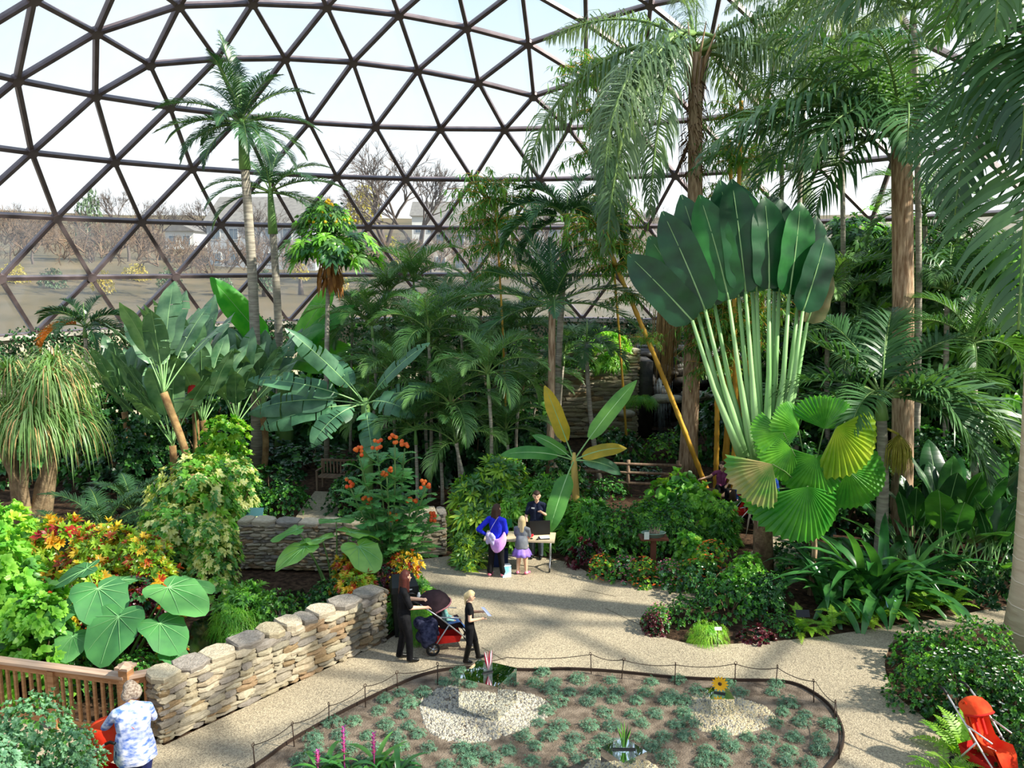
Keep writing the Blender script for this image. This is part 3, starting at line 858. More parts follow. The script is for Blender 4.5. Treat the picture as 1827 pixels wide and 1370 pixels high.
# ---------------------------------------------------------------- stone walls, stone by stone
STONE_COLS = [('#9c8e76', '#b8aa90'), ('#8f8676', '#a69c8a'), ('#a89c86', '#c2b69e'), ('#8f785c', '#aa9272'), ('#827a70', '#9a9288'), ('#b0a48e', '#c8bca4')]
M_stones = [mat('limestone_%s' % 'abcdef'[i], a, .92, b_, scale=7, bump=.9, bscale=18, rnd=.12, spec=.15) for i, (a, b_) in enumerate(STONE_COLS)]
M_mortar = mat('wall_core', '#857a68', .95, '#6a604f', scale=9, bump=.5)
def stone_mesh(seed, m, cap=False):
    rng = random.Random(seed); b = MB(); n = 4; vs = []; fs = []
    for i in range(n):
        for j in range(n):
            u, w = i / (n - 1), j / (n - 1); edge = i in (0, n - 1) or j in (0, n - 1)
            jx = rng.uniform(-.07, .07) if i in (0, n - 1) else rng.uniform(-.1, .1); jz = rng.uniform(-.10, .10)
            corner = i in (0, n - 1) and j in (0, n - 1)
            if corner: jx += .09 * (1 if i == 0 else -1); jz += .12 * (1 if j == 0 else -1)
            vs.append((u - .5 + jx, .22 + rng.uniform(0, .12) if edge else rng.uniform(-.2, .08), w - .5 + jz))
    for i in range(n - 1):
        for j in range(n - 1): fs.append((i * n + j, (i + 1) * n + j, (i + 1) * n + j + 1, i * n + j + 1))
    rim = [i * n for i in range(n)] + [(n - 1) * n + j for j in range(1, n)] + [i * n + n - 1 for i in range(n - 2, -1, -1)] + [j for j in range(n - 2, 0, -1)]
    o = len(vs)
    for k in rim: vs.append((vs[k][0], 1.0, vs[k][2]))
    for k in range(len(rim)):
        k2 = (k + 1) % len(rim); fs.append((rim[k2], rim[k], o + k, o + k2))
    b.add(vs, fs)
    return b.mesh('stone', m, smooth=False)
STONES = [stone_mesh(i * 3 + 1, M_stones[i % 6]) for i in range(18)]
def slab_mesh(seed, m):
    rng = random.Random(seed); b = MB(); k = 9; vs = []
    for z, q in ((0, .96), (.75, 1.0), (1, .92)):
        for i in range(k):
            a = 2 * math.pi * i / k; c, s = math.cos(a), math.sin(a); r = .5 / max(abs(c), abs(s)) ** .75
            vs.append((r * c * q * (1 + .07 * math.sin(i * 2.3 + seed)), r * s * q * (1 + .07 * math.cos(i * 1.7 + seed)), z + rng.uniform(-.08, .08) * (z > .5)))
    fs = [(r * k + i, r * k + (i + 1) % k, (r + 1) * k + (i + 1) % k, (r + 1) * k + i) for r in (0, 1) for i in range(k)] + [tuple(2 * k + i for i in range(k))]
    b.add(vs, fs); return b.mesh('cap_stone', m, smooth=False)
SLABS = [slab_mesh(i, M_stones[(i * 2 + 2) % 6]) for i in range(8)]
def stone_wall(name, label, p0, p1, h, th, ch=(.055, .125), sw=(.15, .42), seed=0, back=True, ends=True, cat='wall', z0=0.0, caps=True):
    rng = random.Random(seed); p0 = Vector(p0); p1 = Vector(p1); d = p1 - p0; Lw = math.hypot(d.x, d.y)
    t = thing(name, label, cat, (p0.x, p0.y, z0), math.atan2(d.y, d.x))
    b = MB(); b.box((Lw / 2, th / 2, (h - .08) / 2), (Lw - .1, th - .12, h - .08)); b.build('core', M_mortar, t, smooth=False)
    def face(L, org, ang, dense=1.0):
        z = 0.0
        while z < h - .1:
            c = min(rng.uniform(*ch) * dense, h - .06 - z)
            if h - .06 - z - c < ch[0] * .7: c = h - .06 - z
            x = -rng.uniform(0, .1)
            while x < L:
                w = rng.uniform(*sw) * dense * (1.25 if c > .11 else 1); xe = min(x + w, L + .02)
                if L - xe < sw[0] * .6: xe = L
                xs = max(x, -.015); hh = c * rng.uniform(.92, 1.12)
                q = rotz(((xs + xe) / 2, rng.uniform(-.03, .015), 0), ang)
                ob('stone', rng.choice(STONES), t, loc=(org[0] + q[0], org[1] + q[1], z + c / 2 + rng.uniform(-.008, .008)),
                   rot=(rng.uniform(-.04, .04), rng.uniform(-.05, .05), ang), scale=((xe - xs) * 1.05, .12, hh * 1.06))
                x = xe
            z += c
    face(Lw, (0, 0), 0)
    if ends:
        face(th, (0, th), -math.pi / 2); face(th, (Lw, 0), math.pi / 2)
    if back: face(Lw, (Lw, th), math.pi, 1.7)
    if caps:
        x = -.04
        while x < Lw:
            w = rng.uniform(.28, .62); w = min(w, Lw + .04 - x)
            ob('cap_stone', rng.choice(SLABS), t, loc=(x + w / 2, th / 2, h - .09), rot=(0, rng.uniform(-.05, .05), rng.choice((0, math.pi)) + rng.uniform(-.08, .08)),
               scale=(w * 1.02, th * 1.06, rng.uniform(.08, .14)))
            x += w
    return t
W0 = atz(291, 1328); W1 = atz(692, 1143)
stone_wall('stone_wall', 'low rubble stone wall beside the tan path, ending at the wooden railing', W0, W1, 1.0, .48, seed=3)
V0 = atz(430, 1015); V1 = atz(640, 1020)
stone_wall('stone_wall', 'shaded thin-coursed stone wall behind the pond and elephant ears', V0, V1, 1.12, .45, ch=(.05, .09), sw=(.14, .36), seed=8, back=False)
Q0 = atz(722, 997); Q1 = atz(797, 990)
stone_wall('stone_pillar', 'squat stone wall end beside the ginger leaves and the path', Q0, Q1, 1.05, .6, ch=(.06, .13), sw=(.2, .5), seed=11, cat='wall')
# lit retaining wall and grotto at the far side
K0 = aty(835, 640, 33); K1 = aty(1142, 640, 33.5); K0.z = K1.z = 0
wt = stone_wall('retaining_wall', 'tall sunlit stone retaining wall left of the waterfall', K0, K1, 3.55, .8, ch=(.10, .2), sw=(.35, .9), seed=21, back=False)
b = MB()
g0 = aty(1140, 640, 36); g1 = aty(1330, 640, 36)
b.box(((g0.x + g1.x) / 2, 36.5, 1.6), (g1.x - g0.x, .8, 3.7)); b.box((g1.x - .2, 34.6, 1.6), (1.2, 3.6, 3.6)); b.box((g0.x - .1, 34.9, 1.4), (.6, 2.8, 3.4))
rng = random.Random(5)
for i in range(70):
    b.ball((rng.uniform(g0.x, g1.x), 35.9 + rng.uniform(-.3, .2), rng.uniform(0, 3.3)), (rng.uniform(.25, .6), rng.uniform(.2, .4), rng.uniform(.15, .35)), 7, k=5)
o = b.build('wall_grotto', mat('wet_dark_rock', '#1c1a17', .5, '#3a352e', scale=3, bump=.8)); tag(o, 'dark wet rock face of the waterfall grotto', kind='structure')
wf = thing('waterfall', 'thin white waterfall dropping down the dark grotto', 'waterfall', aty(1175, 830, 33.9) * 1.0)
wf.location.z = 0
b = MB(); rng = random.Random(2)
for i in range(34):
    x = rng.gauss(0, .16); z = 2.45 - abs(rng.gauss(0, .25)); b.tube([V3(x, rng.uniform(-.1, .1), z), V3(x + rng.uniform(-.05, .05), -.12, z * .5), V3(x + rng.uniform(-.1, .1), -.2, .1)], [.004, .008, .005], 3)
b.build('water_strand', mat('falling_water', '#9aa8b8', .15, trans=.3), wf, kind='stuff')
b = MB(); b.lathe([(.6, 0), (.6, .1), (.001, .1)], 20); b.build('basin_water', MATS.get('dark_water') or mat('dark_water2', '#0b0f0a', .08), wf)
# ledge boulders over the grotto
for i, (px, py, s) in enumerate([(1190, 712, .9), (1105, 735, .8), (1245, 705, .7)]):
    p = aty(px, py, (32.9, 32.3, 32.6)[i]); bb = MB(); rng = random.Random(i)
    for k in range(5): bb.ball((rng.uniform(-.5, .5) * s, rng.uniform(-.3, .3), rng.uniform(-.1, .1)), (.5 * s, .4, .16), 8, k=5)
    o = bb.build('ledge_stone', M_stones[1]); o.location = p; tag(o, ['flat ledge stone beside the grotto opening and palm trunk', 'flat ledge stone under the sunlit retaining wall', 'flat ledge stone behind the bamboo culms'][i], 'rock')

# ---------------------------------------------------------------- wooden railing of the footbridge
M_rail = mat('stained_cedar', '#9a6a44', .6, '#b98a60', scale=3, stretch=(.6, .6, 6), bump=.2)
M_railtop = mat('weathered_rail_cap', '#a98a74', .7, '#c4a892', scale=3, stretch=(.5, 5, 5))
ra = Vector((R0.x, R0.y + .0, 0)); rl = Vector((RL.x - .55, RL.y + .1, 0))
d = rl - ra; LR = d.length; t = thing('wooden_railing', 'stained wooden footbridge railing with square balusters and capped post', 'railing', ra, math.atan2(d.y, d.x))
def post(x, y, w, h, cap=False):
    b = MB(); b.box((x, y, h / 2), (w, w, h)); o = b.build('post', M_rail, t, smooth=False)
    if cap:
        c = MB(); c.box((x, y, h + .02), (w + .07, w + .07, .04)); c.lathe([((w + .05) * .68, 0), (.02, .05)], 4, c=(x, y, h + .04)); c.build('post_cap', M_railtop, o, smooth=False)
post(0, 0, .15, 1.12, True); post(LR * .46, 0, .11, .93); post(LR * .99, 0, .11, .93)
b = MB(); b.box((LR / 2, 0, .985), (LR, .16, .045)); b.build('top_rail', M_railtop, t, smooth=False)
b = MB(); b.box((LR / 2, 0, .90), (LR, .04, .10)); b.build('upper_rail', M_rail, t, smooth=False)
b = MB(); b.box((LR / 2, 0, .12), (LR, .04, .09)); b.build('lower_rail', M_rail, t, smooth=False)
nb = int(LR / .135)
bm = MB(); bm.box((0, 0, .5), (.042, .042, .78)); bmesh_ = bm.mesh('baluster', M_rail, smooth=False)
for i in range(1, nb):
    x = LR * i / nb
    if abs(x - LR * .46) > .09: ob('baluster', bmesh_, t, loc=(x, 0, 0))
# short return to the wall
e = atz(252, 1200, 1.0); e.z = 0; d2 = e - ra; a2 = math.atan2(d2.y, d2.x) - math.atan2(d.y, d.x); L2 = max(.45, d2.length)
for nm, z, sy, sz, m in (('top_rail', .985, .15, .045, M_railtop), ('upper_rail', .9, .04, .1, M_rail), ('lower_rail', .12, .04, .09, M_rail)):
    b = MB(); b.box((L2 / 2, 0, z), (L2, sy, sz)); b.build(nm, m, t, smooth=False, rot=(0, 0, a2))
for i in range(1, 4):
    q = rotz((L2 * i / 3.6, 0, 0), a2); ob('baluster', bmesh_, t, loc=q)

# ---------------------------------------------------------------- mirror cubes with acrylic flower panels, pebbles
M_mirror = mat('mirror', '#e8ecec', .015, metal=1.0)
M_black = mat('black_plastic', '#161616', .45)
def acrylic_material():
    m = bpy.data.materials.new('clear_acrylic'); m.use_nodes = True; N = m.node_tree.nodes; L = m.node_tree.links; N.clear()
    o = N.new('ShaderNodeOutputMaterial'); t = N.new('ShaderNodeBsdfTransparent'); g = N.new('ShaderNodeBsdfGlossy'); g.inputs['Roughness'].default_value = .05
    t.inputs[0].default_value = (.95, .97, .97, 1)
    x = N.new('ShaderNodeMixShader'); x.inputs[0].default_value = .1; L.new(t.outputs[0], x.inputs[1]); L.new(g.outputs[0], x.inputs[2]); L.new(x.outputs[0], o.inputs[0])
    return m
M_acr = acrylic_material()
def mirror_cube(label, loc, s, h, rz, panel, pw, ph, prz):
    t = thing('mirror_cube', label, 'sculpture', loc, rz)
    b = MB(); b.box((0, 0, h / 2), (s, s, h)); b.build('mirror_box', M_mirror, t, smooth=False)
    b = MB(); b.box((0, 0, h + .008), (pw + .02, .032, .016)); b.build('panel_slot', M_black, t, smooth=False, rot=(0, 0, prz))
    p = MB(); p.box((0, 0, h + .03 + ph / 2), (pw, .02, ph)); pn = p.build('acrylic_panel', M_acr, t, smooth=False, rot=(0, 0, prz))
    f = MB(); zc = h + .03 + ph * .5
    if panel == 'sun':
        for k in range(14):
            a = k * 2 * math.pi / 14; leafblade(f, V3(.02 * math.cos(a), -.016, zc + .02 * math.sin(a)), V3(math.cos(a), 0, math.sin(a)), V3(0, -1, 0), ph * .42, .04, 0, 0)
        f.ball((0, -.018, zc), (.03, .008, .03), 8, 1); ms = [mat('sunflower_petal', '#f2b51e', .5), mat('sunflower_eye', '#3a2412', .8)]
    elif panel == 'grass':
        for k, (x0, x1, zt) in enumerate([(-.02, -.10, .8), (.02, .1, .8), (-.01, -.05, .95), (.012, .05, .9), (0, .0, 1.0), (-.015, -.085, .6), (.02, .085, .6)]):
            f.tube([V3(x0, -.014, h + .05), V3((x0 + x1) / 2 * .8, -.014, h + .05 + ph * zt * .5), V3(x1, -.014, h + .03 + ph * zt * .95)], [.020, .028, .004], 5, k % 2, flat=.35)
        ms = [mat('blade_print', '#5aa02a', .5), mat('blade_print_dark', '#235018', .5)]
    else:
        for k in range(6):
            a = -.5 + k * .2; f.tube([V3(0, -.014, h + .05), V3(.05 * math.sin(a * 2), -.014, h + ph * .5), V3(.07 * math.sin(a * 3), -.014, h + ph * .97)], [.012, .034, .004], 5, k % 3, flat=.35)
        ms = [mat('red_petal_print', '#9c1f38', .45), mat('white_petal_print', '#d8dfe2', .45), mat('rose_petal_print', '#b06a78', .45)]
    f.build('flower_print', ms, pn)
    return t
c0 = atz(888, 1292); sdx = .7
th_ = math.atan2(.30, .63)
cdir1 = Vector((-math.cos(th_), math.sin(th_), 0)); cdir2 = Vector((math.sin(th_), math.cos(th_), 0))
CUBE1 = c0 + (cdir1 + cdir2) * .34
mirror_cube('large mirror cube with red flower panel on a pebble patch', (CUBE1.x, CUBE1.y, .03), .68, .58, -th_, 'red', .15, .38, .9)
CUBE2 = atz(1288, 1280) + Vector((0, .19, 0))
mirror_cube('small mirror cube with yellow sunflower panel', (CUBE2.x, CUBE2.y, .03), .37, .27, .04, 'sun', .16, .27, -.35)
CUBE3 = atz(1113, 1337, .45)
mirror_cube('mirror cube with green grass blade panel', (CUBE3.x, CUBE3.y, .03), .44, .42, .62, 'grass', .30, .42, -.62)
M_peb = [mat('pebble_pale', '#b9b2a4', .8, rnd=.1), mat('pebble_tan', '#cbbb98', .8), mat('pebble_grey', '#7f7b74', .8)]
def pebbles(label, c, rx, ry, n, wts, seed):
    rng = random.Random(seed); b = MB()
    base = MB()
    for i in range(n):
        a = rng.uniform(0, 6.283); r = math.sqrt(rng.random()); r *= 1 + .1 * math.sin(a * 3 + seed)
        s = rng.uniform(.012, .026); x, y = rx * r * math.cos(a), ry * r * math.sin(a); o = len(b.v)
        mi = rng.choices((0, 1, 2), wts)[0]; q = rng.uniform(0, 3)
        for k in range(5):
            t_ = 2 * math.pi * k / 5 + q; b.v.append((x + s * math.cos(t_) * rng.uniform(.7, 1.4), y + s * math.sin(t_) * rng.uniform(.7, 1.4), .0))
        b.v.append((x, y, s * 1.1))
        for k in range(5): b.f.append((o + k, o + (k + 1) % 5, o + 5)); b.m.append(mi)
    o = b.build('pebble_patch', M_peb, smooth=False, loc=(c.x, c.y, .03)); tag(o, label, 'gravel', kind='stuff')
    return o
pebbles('grey and white pebbles around the large mirror cube', CUBE1 + Vector((-.12, -.12, 0)), 1.02, .82, 6500, (5, 1, 3), 1)
pebbles('tan pebbles around the small sunflower cube', CUBE2 + Vector((.1, -.12, 0)), .66, .62, 3200, (2, 5, 1), 2)
pebbles('tan pebbles around the grass blade cube', CUBE3 + Vector((.0, -.1, 0)), .72, .62, 3000, (2, 5, 1), 3)

# tufts in the sandy bed
TUFT = [foliage('tuft', [M_tuft], 95, 6, .34, .055, q, open_=.9, droop=.35, inner=.5) for q in range(4)]
def inpoly(x, y, poly):
    c = False; n = len(poly); j = n - 1
    for i in range(n):
        xi, yi = poly[i][0], poly[i][1]; xj, yj = poly[j][0], poly[j][1]
        if (yi > y) != (yj > y) and x < (xj - xi) * (y - yi) / (yj - yi) + xi: c = not c
        j = i
    return c
rng = random.Random(77); k = 0
inner = [(p - np.mean(bs, axis=0)) * .955 + np.mean(bs, axis=0) for p in bs]
y = 8.6
while y < 16:
    x = -6 + (.21 if k % 2 else 0)
    while x < 8:
        px_, py_ = x + rng.uniform(-.09, .09), y + rng.uniform(-.08, .08)
        ok = inpoly(px_, py_, inner)
        for c, rr in ((CUBE1 + Vector((-.12, -.12, 0)), .98), (CUBE2 + Vector((.1, -.12, 0)), .68), (CUBE3 + Vector((0, -.1, 0)), .72)):
            if math.hypot(px_ - c.x, (py_ - c.y) * 1.15) < rr: ok = False
        if ok and rng.random() < .93 and inview([(px_, py_, .1)]):
            s = rng.uniform(.115, .165)
            o = ob('ornamental_tuft', TUFT[rng.randrange(4)], loc=(px_, py_, .03), rot=(0, 0, rng.uniform(0, 6.28)), scale=(s, s, s * rng.uniform(.75, 1.0)))
            tag(o, 'blue-green mounded tuft planted in the sandy bed', 'plant', 'tufts in the sandy bed')
        x += .40
    y += .33; k += 1

# rope barrier
STK = [(455, 1372), (525, 1332), (587, 1297), (652, 1262), (710, 1237), (781, 1222), (905, 1200), (1055, 1202), (1109, 1211), (1204, 1221), (1311, 1220), (1384, 1226), (1452, 1253), (1487, 1292), (1497, 1350)]
M_iron = mat('rusty_iron', '#2a211c', .6, '#4a362a', scale=9)
tops = []
b = MB(); b.tube([V3(0, 0, -.05), V3(.01, 0, .33)], .009, 5); b.torus((.012, 0, .36), .026, .007, 'y', 10, 4)
stk = b.mesh('rope_stake', M_iron); rng = random.Random(4)
for i, q in enumerate(STK):
    p = atz(*q, .03); dx, dy = rng.uniform(-.07, .07), rng.uniform(-.05, .05)
    if i == 6: tops.append(p + Vector((0, 0, .28))); continue
    o = ob('rope_stake', stk, loc=p, rot=(dx, dy, rng.uniform(0, 3)))
    tag(o, 'thin rusty iron stake with a ring holding the rope', 'stake', 'rope stakes around the sandy bed')
    tops.append(p + Vector((dy * .35, -dx * .35, .35)))
b = MB(); pts = []
for i in range(len(tops) - 1):
    for k in range(6):
        s = k / 6; q = tops[i].lerp(tops[i + 1], s); q.z -= .05 * 4 * s * (1 - s); pts.append(np.array(q))
pts.append(np.array(tops[-1])); b.tube(pts, .007, 4)
o = b.build('rope', mat('dark_rope', '#3a3028', .9)); tag(o, 'thin dark rope strung between stakes around the sandy bed', 'rope')

# ---------------------------------------------------------------- litter bin, table and what stands on it
p = atz(707, 1140); t = thing('litter_bin', 'tall black litter bin with sloped lid at the wall end', 'bin', (p.x + .12, p.y + .3, 0), .25)
b = MB(); b.add([(-.2, -.2, 0), (.2, -.2, 0), (.2, .2, 0), (-.2, .2, 0), (-.24, -.24, .9), (.24, -.24, .9), (.24, .24, .9), (-.24, .24, .9)], [(3, 2, 1, 0), (0, 1, 5, 4), (1, 2, 6, 5), (2, 3, 7, 6), (3, 0, 4, 7), (4, 5, 6, 7)])
b.build('body', mat('bin_black', '#17191a', .5), t, smooth=False)
b = MB(); b.add([(-.26, -.26, .88), (.26, -.26, .88), (.26, .26, .88), (-.26, .26, .88), (-.25, -.25, 1.0), (.25, -.25, 1.0), (.2, .2, 1.1), (-.2, .2, 1.1)], [(3, 2, 1, 0), (0, 1, 5, 4), (1, 2, 6, 5), (2, 3, 7, 6), (3, 0, 4, 7), (4, 5, 6, 7)])
l = b.build('lid', MATS['bin_black'], t, smooth=False)
b = MB(); b.box((.1, -.265, .95), (.05, .01, .02)); b.build('lid_badge', mat('badge_white', '#d8d8d8', .5), l, smooth=False)

TP = atz(928, 1012); TZ = .74
t = thing('folding_table', 'pale wood folding table on grey wheeled legs', 'table', (TP.x, TP.y, 0), -.10)
M_tt = mat('table_laminate', '#cdb896', .5, '#dac8a8', scale=2); M_tl = mat('grey_metal', '#9a9ca0', .4, metal=.5); M_rub = mat('rubber', '#181818', .7)
b = MB(); b.box((0, 0, TZ), (1.62, .66, .035)); b.build('tabletop', M_tt, t, smooth=False)
b = MB(); b.box((0, 0, TZ - .03), (1.5, .5, .03)); b.build('apron', M_tl, t, smooth=False)
for sx in (-1, 1):
    b = MB(); b.tube([V3(sx * .7, 0, TZ - .03), V3(sx * .7, 0, .25)], .025, 8); b.tube([V3(sx * .7, 0, .3), V3(sx * .7, -.27, .1)], .02, 6); b.tube([V3(sx * .7, 0, .3), V3(sx * .7, .27, .1)], .02, 6)
    lg = b.build('leg', M_tl, t)
    for sy in (-.27, .27):
        c = MB(); c.torus((sx * .7, sy, .045), .028, .018, 'x', 12, 5); c.tube([V3(sx * .7 - .015, sy, .045), V3(sx * .7 + .015, sy, .045)], .025, 8); c.build('caster', M_rub, lg)
def ontable(x, y): 
    q = rotz((x, y, 0), -.10); return (TP.x + q[0], TP.y + q[1], TZ + .018)
o = thing('green_bin', 'green plastic tub on the folding table', 'tub', ontable(-.45, .08))
b = MB(); b.lathe([(.001, 0), (.19, 0), (.24, .15), (.25, .15), (.25, .17), (.22, .17), (.19, .02), (.001, .02)], 4, sx=1.2, sy=.9); b.build('tub', mat('green_plastic', '#0f6a34', .4), o, smooth=False, rot=(0, 0, .785))
b = MB(); b.box((0, .14, .24), (.5, .02, .2)); b.build('lid', MATS['green_plastic'], o, smooth=False, rot=(-.2, 0, 0))
o = thing('display_board', 'black tri-fold display board standing on the table', 'board', ontable(.45, .12), .15)
b = MB(); b.box((0, 0, .17), (.48, .015, .34)); b.build('panel', M_black, o, smooth=False)
b = MB(); b.box((-.26, .06, .15), (.14, .012, .30), rz=-.9); b.build('side_panel', M_black, o, smooth=False)
o = thing('red_model', 'red domed plastic model on the table', 'toy', ontable(.16, -.05))
b = MB(); b.lathe([(.13, 0), (.13, .02), (.11, .06), (.06, .085), (.001, .09)], 14, sy=.7); b.build('shell', mat('red_plastic', '#d01f2c', .35), o)
b = MB(); b.ball((.13, 0, .04), .03, 8); b.build('knob', MATS['red_plastic'], o)
o = thing('leaflet_stack', 'white leaflets in a tray on the table', 'papers', ontable(.56, -.12), .1)
b = MB(); b.box((0, 0, .012), (.24, .18, .02)); b.build('tray', M_black, o, smooth=False); b = MB(); b.box((.01, 0, .03), (.22, .16, .014), rz=.08); b.build('paper', mat('white_paper', '#e4e6ea', .7), o, smooth=False)
for x, y, lb in ((.28, -.2, 'small dark object near the red model on the table'), (.42, -.24, 'small dark object near the table edge')):
    b = MB(); b.ball((0, 0, .014), (.035, .022, .016), 8); o = b.build('small_item', M_black, loc=ontable(x, y)); tag(o, lb, 'item')
b = MB(); b.box((0, 0, .04), (.12, .02, .09)); o = b.build('yellow_card', mat('yellow_card', '#c9b83c', .6), smooth=False, loc=(TP.x - .5, TP.y - .36, TZ - .13)); tag(o, 'yellow card hanging at the table edge', 'card')
p = atz(903, 1028); o = thing('gift_bag', 'light blue and white box on the path by the pink shoes', 'box', (p.x, p.y, 0), .3)
b = MB(); b.box((0, 0, .13), (.2, .14, .26)); b.build('carton', mat('pale_blue_print', '#7cc0de', .5, '#dfeaf0', scale=6), o, smooth=False); b = MB(); b.box((0, 0, .265), (.2, .14, .02)); b.build('flap', mat('white_card', '#e6e6e6', .6), o, smooth=False)
o = thing('blue_tote', 'dark blue tote bag under the folding table', 'bag', (TP.x - .45, TP.y + .1, 0))
b = MB(); b.box((0, 0, .2), (.34, .2, .4)); b.build('bag_body', mat('navy_cloth', '#12214a', .8), o, smooth=False); b = MB(); b.torus((0, 0, .42), .09, .012, 'y', 14, 5); b.build('handle', MATS['navy_cloth'], o)

# bench, wooden fence, bonsai, signs
M_teak = mat('weathered_teak', '#6f5a48', .8, '#8c7460', scale=3, stretch=(5, .6, .6))
p = atz(586, 878); t = thing('garden_bench', 'weathered wooden garden bench at the end of the side path', 'bench', (p.x + .25, p.y + .3, 0), -.15)
for x in (-.6, .6):
    for y in (-.24, .24):
        b = MB(); b.box((x, y, .31 if y < 0 else .44), (.06, .06, .62 if y < 0 else .88)); b.build('leg', M_teak, t, smooth=False)
    b = MB(); b.box((x, 0, .63), (.07, .56, .04)); b.build('armrest', M_teak, t, smooth=False)
for i in range(5):
    b = MB(); b.box((0, -.2 + .1 * i, .43), (1.26, .08, .025)); b.build('seat_slat', M_teak, t, smooth=False)
for i in range(11):
    b = MB(); b.box((-.55 + .11 * i, .25, .66), (.05, .02, .38)); b.build('back_slat', M_teak, t, smooth=False)
b = MB(); b.box((0, .25, .88), (1.26, .05, .07)); b.build('back_rail', M_teak, t, smooth=False)
p = atz(1120, 880); t = thing('wooden_fence', 'brown post and rail fence in front of the dark grotto', 'fence', (p.x, p.y, 0), -.08)
for x in (-1.5, 0, 1.5):
    b = MB(); b.tube([V3(x, 0, -.1), V3(x, 0, 1.05)], .06, 7); b.build('post', M_teak, t)
for z in (.35, .68, .95):
    b = MB(); b.tube([V3(-1.6, -.02, z), V3(1.6, -.02, z - .04)], .045, 6); b.build('rail', M_teak, t)
p = atz(1166, 957, .95); t = thing('display_stand', 'brown wooden stand holding the bonsai tray', 'stand', (p.x, p.y, 0))
b = MB(); b.box((0, 0, .93), (.62, .4, .04)); b.build('shelf', mat('reddish_wood', '#5e3524', .7), t, smooth=False); b = MB(); b.box((0, 0, .46), (.12, .12, .92)); b.build('post', MATS['reddish_wood'], t, smooth=False)
t = thing('bonsai', 'bonsai with twisted bare trunk in grey-green oval tray', 'bonsai', (p.x, p.y, .95))
b = MB(); b.lathe([(.001, 0), (.22, 0), (.27, .09), (.28, .09), (.28, .1), (.25, .1), (.24, .07), (.001, .07)], 18, sy=.6); b.build('tray', mat('celadon_glaze', '#7f9a8c', .4), t)
b = MB()
for k in range(5): b.tube(spline([V3(-.1 + .05 * k, 0, .06), V3(-.07 + .05 * k, .03, .16), V3(-.12 + .07 * k, -.02, .28)], 5), [.03, .028, .024, .02, .015, .008], 6)
b.build('trunk', mat('bonsai_bark', '#9a8a78', .9), t)
ob('foliage', fol('small', 0), t, loc=(0, 0, .2), scale=(.3, .2, .22), kind='stuff')
b = MB(); b.box((0, 0, .09), (.11, .01, .17)); o = b.build('price_card', mat('pale_card', '#c9d2cc', .6), smooth=False, loc=(p.x - .19, p.y - .22, .95)); tag(o, 'pale card standing in front of the bonsai tray', 'sign')
def sign(label, px, py, w, h, m, zz=.35):
    p = atz(px, py, zz); t = thing('plant_sign', label, 'sign', (p.x, p.y, 0))
    b = MB(); b.tube([V3(0, 0, -.05), V3(0, 0, zz)], .008, 5); b.build('stake', M_iron, t)
    b = MB(); b.box((0, 0, 0), (w, .008, h)); b.build('plate', m, t, smooth=False, loc=(0, -.01, zz), rot=(-.6, 0, 0))
sign('pale blue plant label on a stake in front of the strap leaves', 1590, 1077, .2, .14, mat('sign_pale_blue', '#9cc0d8', .4))
sign('black plant label beside the yellow leaf at the path edge', 1432, 1094, .26, .14, mat('sign_black', '#15171a', .4))
sign('small white plant label in the grass mound', 1281, 1121, .13, .06, mat('sign_white', '#d6d8d4', .5))
sign('teal plant label behind the shaded stone wall', 455, 913, .42, .22, mat('sign_teal', '#3f6a70', .4), .9)
# ---------------------------------------------------------------- planting
def gp(px, Y, z=0.0):
    return Vector(((px - 913.5) / F * (Y * _cp + (z - CAMZ) * _sp), Y, z))
def ztop(px, py, Y): return aty(px, py, Y).z
def sh(kind, px, ytop, Y, wpx, name, label, group=None, depth=1.0, cat='shrub', z0=-.05):
    b_ = gp(px, Y, z0); h = max(.25, ztop(px, ytop, Y) - z0); r = wpx * Y / F
    return shrub(name, label, kind, b_, r, r * depth, h * 1.02, group, cat=cat)

# --- ivy over the ring wall
ivy = foliage('ivywall', [M_ivy, M_s_dark], 260, 6, .10, .07, 0, wts=[3, 1], flat=1.0)
rng = random.Random(9)
for i in range(46):
    a = math.radians(-62 + 2.75 * i)
    p = ringp(22.25, a, 2.55 + rng.uniform(-.35, .25))
    ob('ivy', ivy, WALLB, loc=p, rot=(0, 0, -a + rng.uniform(-.15, .15)), scale=(1.0, .55, rng.uniform(1.45, 1.75)), kind='stuff')

# --- tall palms
rs = random.Random(1)
palm('king_palm', 'tallest slender grey king palm with a long green crownshaft', gp(458, 28), aty(437, 300, 28), .2, .14, 'king', 2.75,
     [(185, 40, -25, 1.05), (200, 12, -30, 1.0), (150, 62, 10, .9), (20, 60, -10, 1.0), (-5, 22, -35, 1.0), (60, 80, 30, .9), (250, 75, 25, .95), (330, 70, 0, .9),
      (120, 84, 62, .85), (222, 0, -70, .95), (310, -5, -75, .95), (175, 5, -60, .9), (350, -10, -70, .9), (95, 40, -40, .9), (270, 30, -50, .85), (160, 84, 70, 1.1), (205, 20, -55, .95), (140, 25, -45, .95), (30, 10, -60, .9), (290, 10, -70, .9), (240, -10, -80, .85)], shaft=1.55, rings=40, bow=.12)
palm('king_palm', 'shorter king palm with white ringed trunk behind the tallest one', gp(499, 31), aty(487, 415, 31), .17, .13, 'king', 2.7,
     [(0, 30, -30, 1.1), (185, 35, -35, .95), (20, 60, -15, .95), (150, 65, 0, .9), (330, 50, -40, .9), (215, 25, -60, 1.0), (90, 75, 20, .85), (270, 75, 10, .85), (200, 5, -75, 1.0), (345, 0, -70, 1.0), (40, 10, -50, .9)], shaft=1.6, rings=30, bow=.1)
